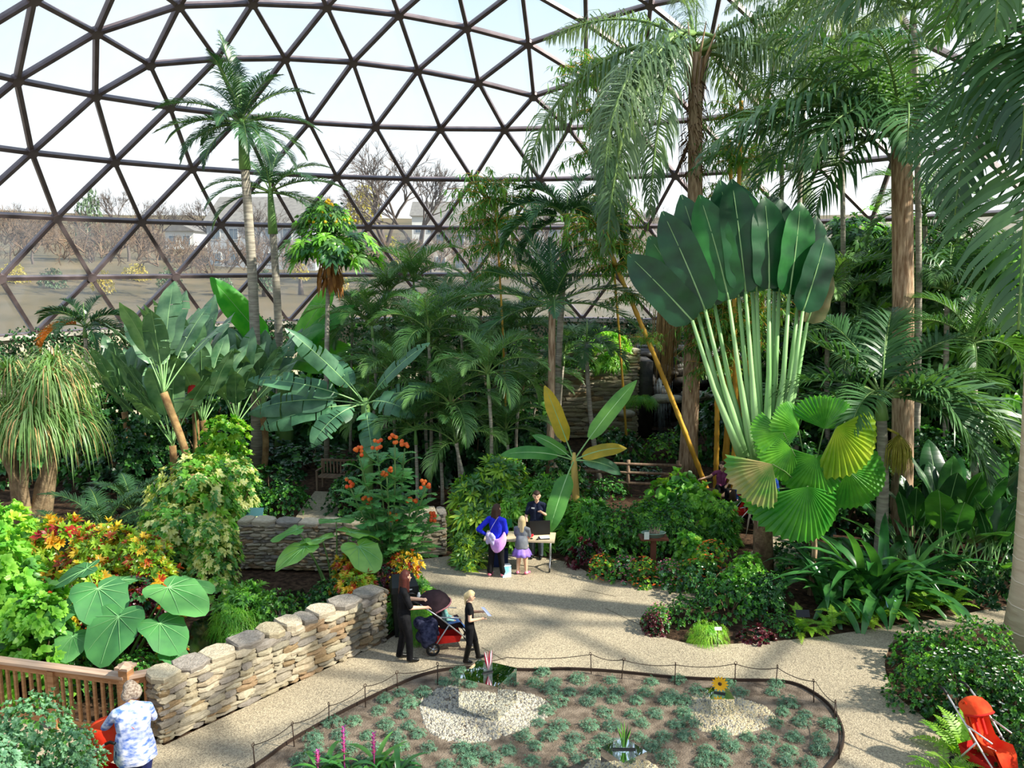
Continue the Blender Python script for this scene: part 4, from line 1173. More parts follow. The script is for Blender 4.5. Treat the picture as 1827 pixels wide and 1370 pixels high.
palm('christmas_palm', 'palm with strongly arched dark fronds on a green neck', gp(989, 25.4), aty(1008, 445, 25.4), .11, .09, 'adon', 2.35,
     [(170, 62, -45, 1.0), (150, 78, -10, .95), (25, 72, -15, 1.0), (5, 50, -60, .95), (195, 35, -70, 1.05), (335, 40, -75, 1.0), (60, 80, 20, .9), (230, 60, -60, .9), (300, 62, -65, .9), (350, 15, -85, 1.05), (185, 10, -85, .9), (100, 60, -40, .9)],
     trunk=M_greytrunk, shaft=.95, rings=20, bow=-.05)
palm('feather_palm', 'dark feather palm with stiff spreading fronds on a thin brown trunk', gp(978, 24), aty(985, 545, 24), .12, .1, 'dark', 2.7,
     [(165, 45, 0, .95), (185, 25, -20, 1.0), (150, 70, 30, .85), (90, 80, 50, .8), (20, 55, -10, .95), (0, 35, -30, 1.05), (345, 15, -45, 1.0), (205, 5, -50, .95), (235, 60, 10, .85), (300, 65, 10, .85), (270, 30, -40, .9), (40, 75, 30, .9), (130, 78, 45, .95)],
     trunk=M_browntrunk, bow=.03)
palm('feather_palm', 'short dark palm with a pale leaning stem near the retaining wall', gp(1072, 26), aty(1046, 612, 26), .09, .06, 'broom', 1.7,
     [(200, 30, -60, 1.0), (30, 55, -30, .9), (340, 20, -70, 1.0), (160, 60, -20, .8), (260, 30, -75, .9), (80, 70, 0, .8), (300, 45, -55, .9)], bow=-.1)
palm('queen_palm', 'tall queen palm with drooping silvery plumes and brown fibrous trunk', gp(1226, 26), aty(1240, 95, 26), .29, .2, 'queen', 6.6,
     [(176, 48, -80, 1.1), (196, 34, -88, .8), (222, 40, -89, 1.0), (335, 40, -70, .95), (5, 50, -60, .95), (20, 30, -75, .85), (60, 60, -40, .9), (120, 60, -60, .9), (90, 78, 10, .8), (350, 65, -30, .9), (150, 72, -20, .8)],
     trunk=M_browntrunk, bow=.1)
qp = bpy.data.objects['queen_palm']
for az, e0, lf_ in ((228, 62, 1.25), (206, 70, 1.0), (240, 50, 1.0), (215, 50, 1.1), (340, 64, .7)):
    ob('frond', frond('queenh', e0, -90, int(az) % 2), qp, loc=np.array(aty(1238, 60, 26) - gp(1226, 26)), rot=(0, 0, math.radians(az)), scale=6.6 * lf_)
b = MB(); rng = random.Random(3); top = np.array(aty(1240, 95, 26) - gp(1226, 26))
for k in range(9):
    a = k * .7; s = V3(math.cos(a), math.sin(a), 0)
    b.tube([top + s * .16 + V3(0, 0, -.9), top + s * .34 + V3(0, 0, -.2), top + s * .75 + V3(0, 0, .7)], [.09, .08, .03], 6, flat=.45)
b.build('leaf_boot', mat('dry_leaf_boot', '#8a6a4c', .9, '#c2aa88', scale=4, stretch=(4, 4, .5)), qp)
b = MB(); 
for k in range(160):
    a = rng.uniform(0, 6.28); z = rng.uniform(-3.6, -.8); r = rng.uniform(.16, .3)
    b.tube([top + V3(r * math.cos(a), r * math.sin(a), z), top + V3((r + .14) * math.cos(a), (r + .14) * math.sin(a), z - .1), top + V3((r + .2) * math.cos(a) + .1, (r + .2) * math.sin(a), z - rng.uniform(.3, .7))], [.02, .012, .003], 3)
b.build('trunk_fibre', mat('dark_fibre', '#4a3322', .95, '#7a5a3c', scale=6), qp, kind='stuff')
p0 = np.array(aty(1193, 520, 25.7) - gp(1226, 26)); b = MB()
for k in range(240):
    x, y = rng.gauss(0, .16), rng.gauss(0, .12); l = rng.uniform(1.6, 2.9); j = rng.uniform(-.1, .1)
    b.tube([p0 + V3(x * .7, y * .7, rng.uniform(0, .8)), p0 + V3(x, y, -l * .5), p0 + V3(x + j, y, -l)], [.014, .012, .003], 3)
b.tube([p0 + V3(0, 0, .7), p0 + V3(.3, .1, 1.2), p0 + V3(.55, .3, 1.3)], [.05, .05, .04], 5)
b.build('dry_flower_stalk', M_straw, qp, kind='stuff')
palm('broad_palm', 'palm with brown boot-scarred trunk and long hanging leaflets', gp(1608, 21), aty(1608, 235, 21), .27, .24, 'wide', 4.3,
     [(180, 40, -50, 1.08), (196, 18, -60, 1.05), (164, 55, -25, 1.0), (215, 30, -65, 1.0), (140, 70, -10, .9), (20, 45, -50, 1.0), (350, 30, -65, 1.0), (330, 15, -75, .95), (250, 35, -70, .95), (290, 40, -70, .95), (60, 65, -30, .95), (100, 80, 0, .9), (230, 65, -20, 1.0), (186, 66, -5, 1.05), (205, 0, -80, .9), (194, 30, -45, 1.3), (178, 20, -40, 1.25), (270, 5, -85, .8), (172, 5, -75, .95), (310, 62, -30, 1.0)], trunk=M_browntrunk, bow=.05)
palm('royal_palm', 'huge pale smooth-trunked palm rising beside the flowering bed', gp(1846, 14.2), aty(1872, 60, 14.2), .46, .3, 'wide', 4.7,
     [(182, 30, -65, 1.0), (203, 42, -70, 1.05), (228, 35, -80, 1.0), (163, 48, -55, 1.0), (248, 50, -70, 1.0), (150, 62, -40, .95), (262, 10, -88, .95), (300, 40, -70, .9), (20, 40, -60, .9), (90, 50, -50, .9), (212, 64, -40, 1.1), (236, 0, -88, 1.0), (178, 72, -15, 1.0), (240, 74, -20, 1.0)],
     trunk=M_paletrunk, rings=26, shaft=.8, bow=.15)

rp = bpy.data.objects['royal_palm']
for az, e0, lf_ in ((236, 40, 1.3), (214, 62, .95), (252, 40, 1.1)):
    ob('frond', frond('wideh', e0, -86, int(az) % 2), rp, loc=np.array(aty(1868, 40, 14.2) - gp(1846, 14.2)), rot=(0, 0, math.radians(az)), scale=4.7 * lf_)
# small palm by the left wall, with one orange dying frond
lp = palm('fan_shaped_palm', 'small green palm with an orange dying frond by the left wall', gp(163, 33), aty(152, 600, 33), .08, .07, 'adon', 2.2,
     [(175, 62, -40, 1.0), (155, 80, 10, .8), (30, 60, -45, 1.0), (0, 40, -70, 1.0), (190, 35, -80, 1.0), (80, 78, 20, .8), (260, 55, -60, .9), (310, 35, -75, .9), (225, 70, -20, .9), (50, 25, -70, .9)], shaft=.4)
lf = [c for c in lp.children if c.name.startswith('frond')][4]
me = lf.data.copy(); me.materials[0] = mat('orange_dead_frond', '#b5601e', .7, '#d88a3a', scale=3, trans=.3); lf.data = me

# --- areca and cane palms massed in the middle
def cane(px, ybase_Y, cx, cy, L, n, seed, label, kind='areca', r=.055, group=None, name='areca_palm', stems_=1, hi=78, drop=95, trunk=None):
    rg = random.Random(seed); Y = ybase_Y; base = gp(px, Y)
    t = palm(name, label, base, aty(cx, cy, Y), r, r * .8, kind, L, crownspec(n, rg, .35, hi, 52, 22, drop), trunk=trunk or M_greytrunk, shaft=.4, rings=10, bow=rg.uniform(-.15, .15), group=group, seed=seed)
    for k in range(stems_ - 1):
        a = rg.uniform(0, 6.28); q = V3(math.cos(a) * .5, math.sin(a) * .4, 0); hz = (aty(cx, cy, Y).z) * rg.uniform(.45, .8)
        b = MB(); e_ = q + V3(rg.uniform(-.5, .5), rg.uniform(-.3, .3), hz); b.tube([q, (q + e_) / 2 + V3(.05, 0, 0), e_], [r, r * .9, r * .7], 7); b.build('stem', trunk or M_greytrunk, t)
        for (az, e0, e1, lf_) in crownspec(8, rg, .4, hi, 50, 20, drop):
            ob('frond', frond(kind, e0, e1, k % 2), t, loc=e_, rot=(0, 0, math.radians(az)), scale=L * lf_ * .85)
    return t
cane(872, 22.3, 872, 690, 2.0, 11, 3, 'areca palm with one clean silver stem beside the gingers')
cane(822, 22.8, 808, 745, 2.0, 11, 4, 'areca palm with leaning silver stem beside the gingers', stems_=2)
G_AR = 'areca palms massed in front of the retaining wall'; L_AR = 'areca palm in the dense thicket before the retaining wall'
for i, (px, Y, cx, cy, L, n) in enumerate([(768, 25.5, 765, 640, 2.4, 12), (735, 30, 738, 520, 2.4, 12), (820, 28, 822, 590, 2.5, 12), (700, 25, 702, 690, 2.1, 11), (905, 28, 902, 625, 2.3, 12),
                                       (690, 30.5, 688, 545, 2.3, 11), (930, 25, 925, 725, 1.9, 10), (660, 28, 665, 600, 2.2, 10), (790, 24, 785, 760, 1.8, 10), (860, 31, 858, 560, 2.3, 11),
                                       (745, 23.2, 742, 790, 1.7, 10), (950, 30, 945, 590, 2.2, 10), (900, 23.5, 905, 790, 1.6, 9), (625, 30, 628, 590, 2.0, 9), (1000, 29, 1005, 650, 1.9, 9)]):
    cane(px, Y, cx, cy, L, n, 20 + i, L_AR, group=G_AR, stems_=2 if i % 2 else 1)
# palm with broad upright undivided frond
bp_ = cane(766, 24.6, 765, 612, 2.2, 9, 61, 'areca palm with one broad upright pleated frond', kind='areca')
ob('frond', frond('wide', 84, 60, 0), bp_, loc=np.array(aty(765, 612, 24.6) - gp(766, 24.6)), rot=(0, 0, .6), scale=1.9)
# right-hand background palms
G_BK = 'palms crowding the bed under the right side of the dome'; L_BK = 'palm in the dense growth behind the bamboo'
for i, (px, Y, cx, cy, L, n, k) in enumerate([(1480, 27, 1478, 560, 2.9, 12, 'areca'), (1560, 30, 1555, 500, 2.8, 11, 'areca'), (1690, 24, 1690, 540, 2.8, 11, 'wide'), (1760, 27, 1765, 520, 2.8, 11, 'areca'),
                                          (1430, 31, 1432, 520, 2.6, 10, 'dark'), (1700, 26, 1705, 460, 2.6, 11, 'dark'), (1520, 25, 1518, 640, 2.2, 9, 'wide'), (1330, 29, 1330, 640, 2.2, 9, 'dark'), (1730, 20, 1735, 640, 2.2, 9, 'areca'), (1270, 31, 1275, 600, 2.0, 9, 'areca'), (1655, 27, 1650, 400, 2.6, 11, 'areca'), (1390, 30, 1395, 310, 2.8, 11, 'queen'), (1500, 28, 1500, 150, 3.6, 12, 'queen'), (1632, 23, 1630, 40, 3.9, 13, 'queen'), (1420, 27, 1440, 30, 3.2, 10, 'queen')]):
    lb_ = {'areca': 'arching feathery palm', 'wide': 'palm with long hanging leaflets', 'dark': 'stiff dark green palm', 'queen': 'tall thin palm with weeping plumes'}[k] + ' in the dense growth behind the bamboo'
    cane(px, Y, cx, cy, L, n, 80 + i, lb_, kind=k, group=lb_ + ' grove', name='background_palm', r=.09)

# trunkless feather palms at the left
for px, Y, yy, L, lb in ((185, 21, 860, 1.9, 'low cycad-like palm with blue-green feathers left of the variegated shrub'), (235, 23, 850, 1.8, 'low feather palm at the foot of the leaning bird of paradise'), (110, 20, 890, 1.5, 'low feather palm under the ponytail palm')):
    t = thing('low_feather_palm', lb, 'palm', gp(px, Y, 0)); rg = random.Random(px)
    for (az, e0, e1, lf_) in crownspec(12, rg, .4, 75, 50, 25, 75): ob('frond', frond('king', e0, e1, 0), t, loc=(0, 0, .05), rot=(0, 0, math.radians(az)), scale=L * lf_)

# --- fishtail-like palm right of the ruffled fan palm
fp = palm('bottle_palm', 'palm with broad glossy brush-like fronds and yellow flower spray', gp(1568, 18.6), aty(1573, 745, 18.6), .15, .11, 'broom', 3.1,
     [(178, 38, -40, 1.0), (160, 60, 5, .95), (190, 18, -45, .95), (65, 76, 15, .95), (20, 58, 0, 1.0), (5, 38, -25, 1.0), (300, 48, -88, 1.0), (322, 44, -78, 1.2), (312, 20, -80, 1.05), (345, 25, -60, 1.0), (120, 70, 20, .9), (230, 35, -60, .8)],
     trunk=M_greytrunk, shaft=.55, bow=.06)
b = MB(); rng = random.Random(6); c = np.array(aty(1604, 775, 18.5) - gp(1568, 18.6))
for k in range(170):
    a = rng.uniform(0, 6.28); r = rng.uniform(.05, .34); l = rng.uniform(.5, .95)
    b.tube([c, c + V3(r * math.cos(a), r * math.sin(a) * .7, -l * .45), c + V3(r * 1.1 * math.cos(a), r * .8 * math.sin(a), -l)], [.008, .008, .006], 3)
b.tube([c, c + V3(-.25, .05, .12), c + V3(-.45, .1, .05)], [.03, .03, .03], 5)
b.build('flower_spray', mat('yellow_green_inflorescence', '#a8a03a', .8, '#c9c05a', scale=10), fp, kind='stuff')

# --- traveller's palm: flat fan of long petioles and dark paddles
TPb = gp(1362, 18.4); t = thing('travellers_palm', "fan-shaped traveller's palm with dark upright paddles", 'palm tree', TPb)
hub_ = np.array(aty(1352, 800, 18.4) - TPb)
b = MB(); b.tube([V3(0, 0, -.1), hub_ * .5 + V3(.05, 0, 0), hub_ + V3(0, 0, -.3)], [.24, .2, .2], 10); b.build('trunk', mat('crosshatched_trunk', '#6a5140', .95, '#a08468', scale=7, bump=.8), t)
b = MB(); rng = random.Random(8)
for k in range(26):
    a = rng.uniform(0, 6.28); q = hub_ * rng.uniform(.55, .95); b.tube([q, q + V3(.2 * math.cos(a), .15 * math.sin(a), -.15), q + V3(.3 * math.cos(a), .2 * math.sin(a), -rng.uniform(.5, .9))], [.05, .04, .01], 5, flat=.4)
b.build('dead_sheath', mat('dead_sheath', '#9c8878', .9, '#c0ae9c', scale=5), t, kind='stuff')
M_trav2 = leafm('traveller_blade_lit', '#1c5a2a', '#34803a', rough=.33, trans=.3, rnd=.12)  # brighter copy of the blade green; sunlit look painted into its colour
TR = [(1128, 452, 1235, 572, -1), (1165, 420, 1245, 560, -1), (1190, 375, 1258, 553, -1), (1225, 345, 1275, 545, -1), (1260, 345, 1300, 535, -1), (1290, 320, 1318, 530, 0), (1312, 318, 1330, 520, 0), (1340, 345, 1350, 520, 0),
      (1375, 350, 1372, 515, 0), (1405, 355, 1390, 520, 0), (1435, 360, 1408, 525, 1), (1465, 385, 1425, 535, 1), (1482, 420, 1432, 555, 1), (1478, 470, 1440, 575, 1)]
TR += [(1330, 330, 1342, 515, 0), (1390, 345, 1382, 512, 0)]
for i, (tx, ty, bx, by, side) in enumerate(TR):
    yo = 18.4 + (.16 if i % 2 else -.12) + (.35 if i > 13 else 0); i0 = i; i = (TR[i][2] - 1240) / 15
    tip = np.array(aty(tx, ty, yo - .1) - TPb); bas = np.array(aty(bx, by, yo) - TPb)
    start = hub_ + V3((i - 6) * .06, (.05 if i0 % 2 else -.05), -.25 + .02 * abs(i - 6))
    mid = (start + bas) / 2 + V3((i - 6) * .012, 0, 0)
    pb = MB(); pb.tube([start, start * .6 + mid * .4, mid, bas], [.13, .095, .058, .038], 7)
    po = pb.build('petiole', M_petiole, t)
    # blade from base to tip, facing the viewer's side, folded and slightly cupped
    ax = tip - bas; Lb = np.linalg.norm(ax); ax = nz(ax); nrm = nz(V3(-.35 + .12 * i * .5, -1, .15)); s = nz(np.cross(ax, nrm)); nrm = np.cross(s, ax)
    mb = MB(); K = 14; W = .82
    for k in range(K + 1):
        u = k / K; h = W / 2 * min(1, (u / .12 + .15)) ** .55 * (1 - max(0, (u - .6) / .4) ** 2.4 * .93)
        c = bas + ax * Lb * u + nrm * (-.28 * u * u) + s * side * .1 * u * u
        for q in (-1, -.5, 0, .5, 1): mb.v.append(tuple(c + s * h * q + nrm * (.22 * abs(q) * h - .05 * h * q * q + .015 * math.sin(u * 22 + q))))
        if k:
            for q in range(4): o_ = (k - 1) * 5 + q; mb.f.append((o_, o_ + 1, o_ + 6, o_ + 5)); mb.m.append(0)
    mb.tube([bas + ax * Lb * u + nrm * (-.28 * u * u + .004) + s * side * .1 * u * u for u in [k / 14 for k in range(15)]], [.022 * (1 - k / 15) + .003 for k in range(15)], 5, 1)
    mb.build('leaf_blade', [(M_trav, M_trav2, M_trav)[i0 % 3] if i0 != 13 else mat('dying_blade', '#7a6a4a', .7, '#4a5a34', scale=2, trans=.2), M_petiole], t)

# --- ruffled fan palm
RB = gp(1447, 17.2); t = thing('ruffled_fan_palm', 'fan palm with round pleated bright green leaves', 'palm', RB)
top = np.array(aty(1450, 905, 17.2) - RB)
b = MB(); b.tube([V3(0, 0, -.1), top * .5 + V3(.06, 0, 0), top], [.08, .06, .07], 8); b.build('trunk', M_browntrunk, t)
M_licd = leafm('fan_leaf_part_dry', '#4a8a34', '#b8a070', rough=.5, trans=.3, scale=1.2)
M_licy = leafm('yellow_fan_leaf', '#8ab02a', '#c2cf3e', rough=.33, trans=.45)
LI = [(1456, 815, 16.95, 72, -92, .0, 0, 220), (1440, 868, 16.7, 102, -88, -.15, 0, 160), (1492, 762, 16.9, 92, -42, -.05, 1, 140), (1512, 838, 17.0, 72, -38, -.3, 0, 150), (1470, 765, 17.3, 60, 80, .35, 0, 170), (1425, 768, 17.3, 56, 140, .3, 0, 190),
      (1398, 772, 17.2, 54, 188, .1, 0, 150), (1412, 800, 17.0, 60, 212, -.1, 0, 170), (1500, 752, 17.5, 52, 38, .4, 0, 180), (1378, 828, 16.8, 78, 222, -.1, 2, 120), (1388, 872, 17.0, 62, 248, -.5, 0, 110)]
for i, (px, py, Y, rp, ang, tilt, yel, span_) in enumerate(LI):
    p = np.array(aty(px, py, Y) - RB); r = rp * Y / F; a = math.radians(ang)
    ex = nz(V3(math.cos(a), -.25, math.sin(a) + .0)); nrm = nz(V3(.12 * math.sin(i * 2.1), -1, .45 + tilt)); ey = nz(np.cross(nrm, ex)); nrm = np.cross(ex, ey)
    M = Matrix(((ex[0], ey[0], nrm[0]), (ex[1], ey[1], nrm[1]), (ex[2], ey[2], nrm[2])))
    pb = MB(); m_ = (top + p) / 2 + V3(0, .08, .16); pb.tube(spline([top + V3(0, 0, -.1), m_, p], 6), .014, 5); pb.build('petiole', M_stem, t)
    ob('fan_leaf', fanleaf([M_lic, M_licy, M_licd][yel], i % 3, span=span_, n=max(12, span_ // 8)), t, loc=p, rot=M.to_euler(), scale=r)

# --- bananas
def banana(name, label, base, top, r, leaves, m=M_ban, stemm=None, group=None, tear=0.0, cat='banana plant'):
    t = thing(name, label, cat, base, group=group); c = np.array(Vector(top) - Vector(base))
    b = MB(); b.tube([V3(0, 0, -.1), c * .5 + V3(.04, 0, 0), c, c + V3(0, 0, .25)], [r * 1.2, r, r * .8, r * .4], 9); b.build('pseudostem', stemm or M_shaft, t)
    for i, (az, e0, e1, L, W, mm) in enumerate(leaves):
        ob('leaf', paddle(L, W, .35 * L if L > 1.2 else .25, e0, e1, mm or m, tear, seed=i % 3, wave=.02), t, loc=c + V3(0, 0, .05), rot=(.85 * math.cos(math.radians(az)), 0, math.radians(az)))
    return t
banana('banana_plant', 'sunlit yellowing banana plant behind the staff table', gp(1027, 20.2), aty(1024, 825, 20.2), .1,
       [(115, 86, 80, 1.5, .42, M_banyel), (55, 72, 45, 1.9, .42, None), (10, 50, -10, 1.15, .36, M_banyel), (182, 38, -25, 1.45, .36, None), (-20, 15, -70, 1.1, .36, M_bandark), (255, -20, -85, 1.6, .46, M_ban), (140, 60, 10, 1.0, .3, None)], stemm=mat('tan_pseudostem', '#a88a4a', .6, '#c9b060', scale=3, stretch=(2, 2, .3)))
banana('banana_plant', 'large blue-green banana with tattered leaves by the areca thicket', gp(655, 23.5), aty(652, 725, 23.5), .16,
       [(150, 84, 60, 2.4, .62, None), (30, 78, 45, 2.1, .5, None), (176, 45, -5, 2.5, .6, None), (186, 22, -40, 2.6, .75, None), (200, 5, -45, 2.3, .7, None), (330, 35, -70, 1.4, .7, None), (240, 10, -80, 1.7, .65, None), (20, 40, -30, 1.8, .6, None), (120, 60, 0, 2.0, .6, None), (280, -10, -85, 1.5, .6, None)], m=M_bandark, tear=.45)
banana('ensete_banana', 'bright green abyssinian banana with broad upright leaves below the king palms', gp(505, 30), aty(508, 655, 30), .3,
       [(140, 86, 78, 3.0, 1.0, None), (25, 70, 40, 2.8, .9, None), (175, 62, 20, 2.4, .8, M_bandark), (0, 50, -10, 2.2, .8, None), (200, 40, -30, 2.0, .8, M_bandark), (60, 75, 60, 2.6, .9, None), (320, 30, -40, 2.0, .8, None), (345, 60, 20, 2.6, .9, None)], m=M_brightgreen)
# --- white bird of paradise clump
def strelitzia(label, base, top, n, seed, r=.11, L=(1.4, 2.0), lean=None, fan=None):
    rg = random.Random(seed); t = thing('bird_of_paradise', label, 'plant', base); c = np.array(Vector(top) - Vector(base))
    b = MB(); b.tube(spline([V3(0, 0, -.1), c * .5 + V3(.1, 0, 0), c], 6), [r] * 7, 8); b.build('trunk', mat('ringed_brown_stem', '#7a5a3a', .9, '#a88a5c', scale=5, bump=.4), t)
    for i in range(n):
        u = (i + .5) / n; az = i * 137.5 + (fan or 0); az = az if math.cos(math.radians(az)) ** 2 < .75 else az + 60; e0 = 88 - 34 * rg.random() ** 1.3
        Lb = round(rg.uniform(*L), 1); ob('leaf', paddle(Lb, round(Lb * .36, 2), round(Lb * .6, 2), int(e0 / 8) * 8, int((e0 - 22) / 8) * 8, M_strel, .1, seed=i % 2), t, loc=c + V3(0, 0, -.1 + .12 * u), rot=(0, 0, math.radians(az)))
    return t
strelitzia('bird of paradise on a leaning bare brown trunk', gp(362, 22.5), aty(292, 700, 22.5), 9, 1, fan=10)
strelitzia('tall bird of paradise clump with silvery paddles left of the king palm', gp(372, 25), aty(362, 750, 25), 12, 2, L=(1.6, 2.2), fan=0)
strelitzia('bird of paradise crowding the foot of the king palm', gp(425, 26), aty(422, 755, 26), 12, 3, L=(1.5, 2.1), fan=15)
strelitzia('low bird of paradise beside the cream pilaster', gp(258, 27), aty(262, 765, 27), 9, 4, L=(1.3, 1.8), fan=-10)
strelitzia('bird of paradise with low grey paddles left of the red flower', gp(300, 24), aty(308, 795, 24), 11, 6, L=(1.5, 2.0), fan=30)
strelitzia('bird of paradise with tall paddles between the king palm trunks', gp(470, 27.5), aty(468, 735, 27.5), 10, 7, L=(1.5, 2.1), fan=40)
strelitzia('bird of paradise with paddles above the red flower', gp(345, 26.5), aty(345, 705, 26.5), 10, 8, L=(1.6, 2.2), fan=70)
strelitzia('low dark bird of paradise beside the dark glossy shrub', gp(225, 28), aty(222, 735, 28), 9, 9, L=(1.4, 1.9), fan=5)
strelitzia('bird of paradise behind the low feather palms', gp(325, 29), aty(322, 700, 29), 10, 5, L=(1.5, 2.2), fan=20)
b = MB(); b.ball((0, 0, 0), (.16, .1, .28), 8)
for k in range(7): b.tube([V3(0, 0, .1), V3(.12 * math.cos(k), .1 * math.sin(k), .3 - .08 * k)], [.05, .01], 5)
q_ = aty(344, 700, 24); o = thing('red_flower', 'x', 'flower', (q_.x, q_.y, 0)); b.build('bract', mat('red_bract', '#c41f1f', .5), o, loc=(0, 0, q_.z))
b = MB(); b.tube([V3(.06, .1, 0), V3(.03, .1, q_.z * .6), V3(0, 0, q_.z - .2)], .022, 5); b.build('stalk', M_stem, o); tag(o, 'single red flower spike among the bird of paradise leaves', 'flower')

# --- umbrella tree with yellow flowers and hanging dead leaves
t = thing('umbrella_tree', 'umbrella-crowned tree with yellow flowers and brown hanging leaves', 'tree', gp(583, 27.5)); c = np.array(aty(588, 462, 27.5) - gp(583, 27.5))
b = MB(); b.tube([V3(0, 0, -.1), c * .5 + V3(-.06, 0, 0), c + V3(0, 0, .6)], [.1, .085, .06], 8); b.build('trunk', M_greytrunk, t)
ob('foliage', fol('treecrown', 0), t, loc=c + V3(.05, 0, -.15), scale=(1.5, 1.5, 1.3), kind='stuff')
ob('foliage', fol('treecrown', 1), t, loc=c + V3(-.1, 0, .9), scale=(.9, .9, 1.0), kind='stuff')
b = MB(); rng = random.Random(4)
for k in range(60):
    a = rng.uniform(0, 6.28); r = rng.uniform(.08, .42); z = -rng.uniform(.0, .6)
    leafblade(b, c + V3(r * math.cos(a), r * math.sin(a), z), V3(.3 * math.cos(a), .3 * math.sin(a), -1), V3(math.cos(a), math.sin(a), 0), rng.uniform(.35, .8), .12, 0, .1)
b.build('dead_leaves', mat('brown_dead_leaf', '#7a5232', .9, '#a8743e', scale=4, trans=.2), t, kind='stuff')
b = MB()
for k in range(70):
    a = rng.uniform(0, 6.28); r = rng.uniform(0, .9); b.ball(c + V3(r * math.cos(a), r * math.sin(a), 1.75 - r * .75 + rng.uniform(-.1, .15)), .05, 5, k=4)
b.build('flowers', M_flo_ye, t, kind='stuff')

# --- ponytail palm with weeping grass-like heads
t = thing('ponytail_palm', 'ponytail palm with weeping grass-like leaves on swollen trunks', 'palm', gp(55, 21.5)); PB = gp(55, 21.5)
b = MB(); heads = [aty(20, 680, 21.8), aty(88, 690, 21.3), aty(60, 760, 20.8), aty(-35, 740, 21.2), aty(118, 760, 21.6), aty(100, 665, 22.2)]
heads = [np.array(h - PB) for h in heads]
for k, h in enumerate(heads): b.tube(spline([V3(.1 * (k - 2), 0, -.1), h * .5 + V3(.25 * (1 if k % 2 else -1), 0, -.2), h], 6), [.2, .17, .14, .12, .1, .08, .06], 7)
b.build('trunk', mat('corky_bark', '#7d684f', .95, '#a08a6c', scale=6, bump=.7), t)
rng = random.Random(12)
for k, h in enumerate(heads):
    b = MB()
    for i in range(300):
        a = rng.uniform(0, 6.28); e = rng.uniform(.2, 1.45); d = V3(math.cos(a) * math.cos(e), math.sin(a) * math.cos(e), math.sin(e))
        L_ = rng.uniform(1.2, 2.3); w = nz(np.cross(d, V3(0, 0, 1))); P_ = h.copy(); o_ = len(b.v); n = 6
        for q in range(n + 1):
            ww = .016 * (1 - (q / n) ** 3)
            b.v.append(tuple(P_ - w * ww)); b.v.append(tuple(P_ + w * ww)); P_ = P_ + d * (L_ / n); d = nz(d + V3(0, 0, -.62 * (1 + .25 * q)))
            if q: b.f.append((o_ + 2 * q - 2, o_ + 2 * q - 1, o_ + 2 * q + 1, o_ + 2 * q)); b.m.append(0 if i % 7 else 1)
    b.build('leaf_head', [M_grassy, M_straw], t, kind='stuff')

# --- elephant ears
def ears(label, base, lv, group=None, m=M_ear):
    t = thing('elephant_ear', label, 'plant', base); B = Vector(base)
    for i, (px, py, Y, s, ang, pitch) in enumerate(lv):
        p = np.array(aty(px, py, Y) - B); pb = MB(); pb.tube(spline([V3(.08 * math.cos(i * 2), .08 * math.sin(i * 2), -.05), p * .55 + V3(0, .05, .1), p], 6), [.03, .028, .024, .02, .016, .014, .01], 6); pb.build('petiole', M_stem, t)
        ob('leaf', heart(m, i % 3), t, loc=p, rot=Euler((0, math.radians(pitch), math.radians(ang)), 'XYZ'), scale=s * .92)
    return t
ears('elephant ear with huge heart leaves overhanging the pond', gp(215, 13.4), [(155, 1015, 13.9, 1.0, 200, 18), (175, 1050, 13.5, 1.1, -55, 24), (120, 1085, 13.2, .85, 235, 28), (212, 1100, 13.0, 1.1, 262, 38), (130, 1135, 12.9, .62, 280, 30),
     (300, 1048, 13.5, 1.15, -25, 18), (322, 1040, 13.9, .8, 20, 12), (285, 1112, 13.0, .9, -40, 26), (305, 1165, 12.8, .6, -20, 30), (215, 1035, 14.3, .7, 60, 10)])
ears('elephant ear with pale green leaves above the shaded wall', gp(600, 16.3), [(545, 975, 16.2, 1.0, 215, 22), (575, 962, 16.4, .9, 150, 10), (530, 945, 16.5, .75, 190, 15), (625, 950, 16.5, .95, 40, 12), (640, 975, 16.2, .95, -50, 25), (600, 930, 16.9, .9, 95, 5), (585, 1080, 15.8, .5, 250, 30)], m=M_earlime)
for px, Y, yy, lb in ((1690, 18.4, 760, 'dark green canna-like clump beyond the strap-leaf lily'), (1620, 18.8, 830, 'dark paddle-leaved clump beneath the yellow flower spray'), (1750, 17.4, 850, 'dark paddle-leaved clump with yellow edges beside the huge palm trunk'), (1790, 19.5, 780, 'dark paddle-leaved clump behind the huge palm trunk')):
    t = thing('paddle_plant', lb, 'plant', gp(px, Y)); rg = random.Random(px); zt = ztop(px, yy, Y)
    for i in range(17):
        az = rg.uniform(0, 360); e0 = rg.choice((88, 80, 72, 64, 48)); L_ = round(zt * rg.uniform(.36, .5), 1)
        ob('leaf', paddle(L_, round(L_ * .36, 2), round(zt * .42, 1), e0, e0 - 30, [M_dark, M_strap, M_s_dark][i % 3] if i % 6 else M_ban, 0, seed=i % 2), t, loc=(rg.uniform(-.25, .25), rg.uniform(-.25, .25), 0), rot=(0, 0, math.radians(az)))

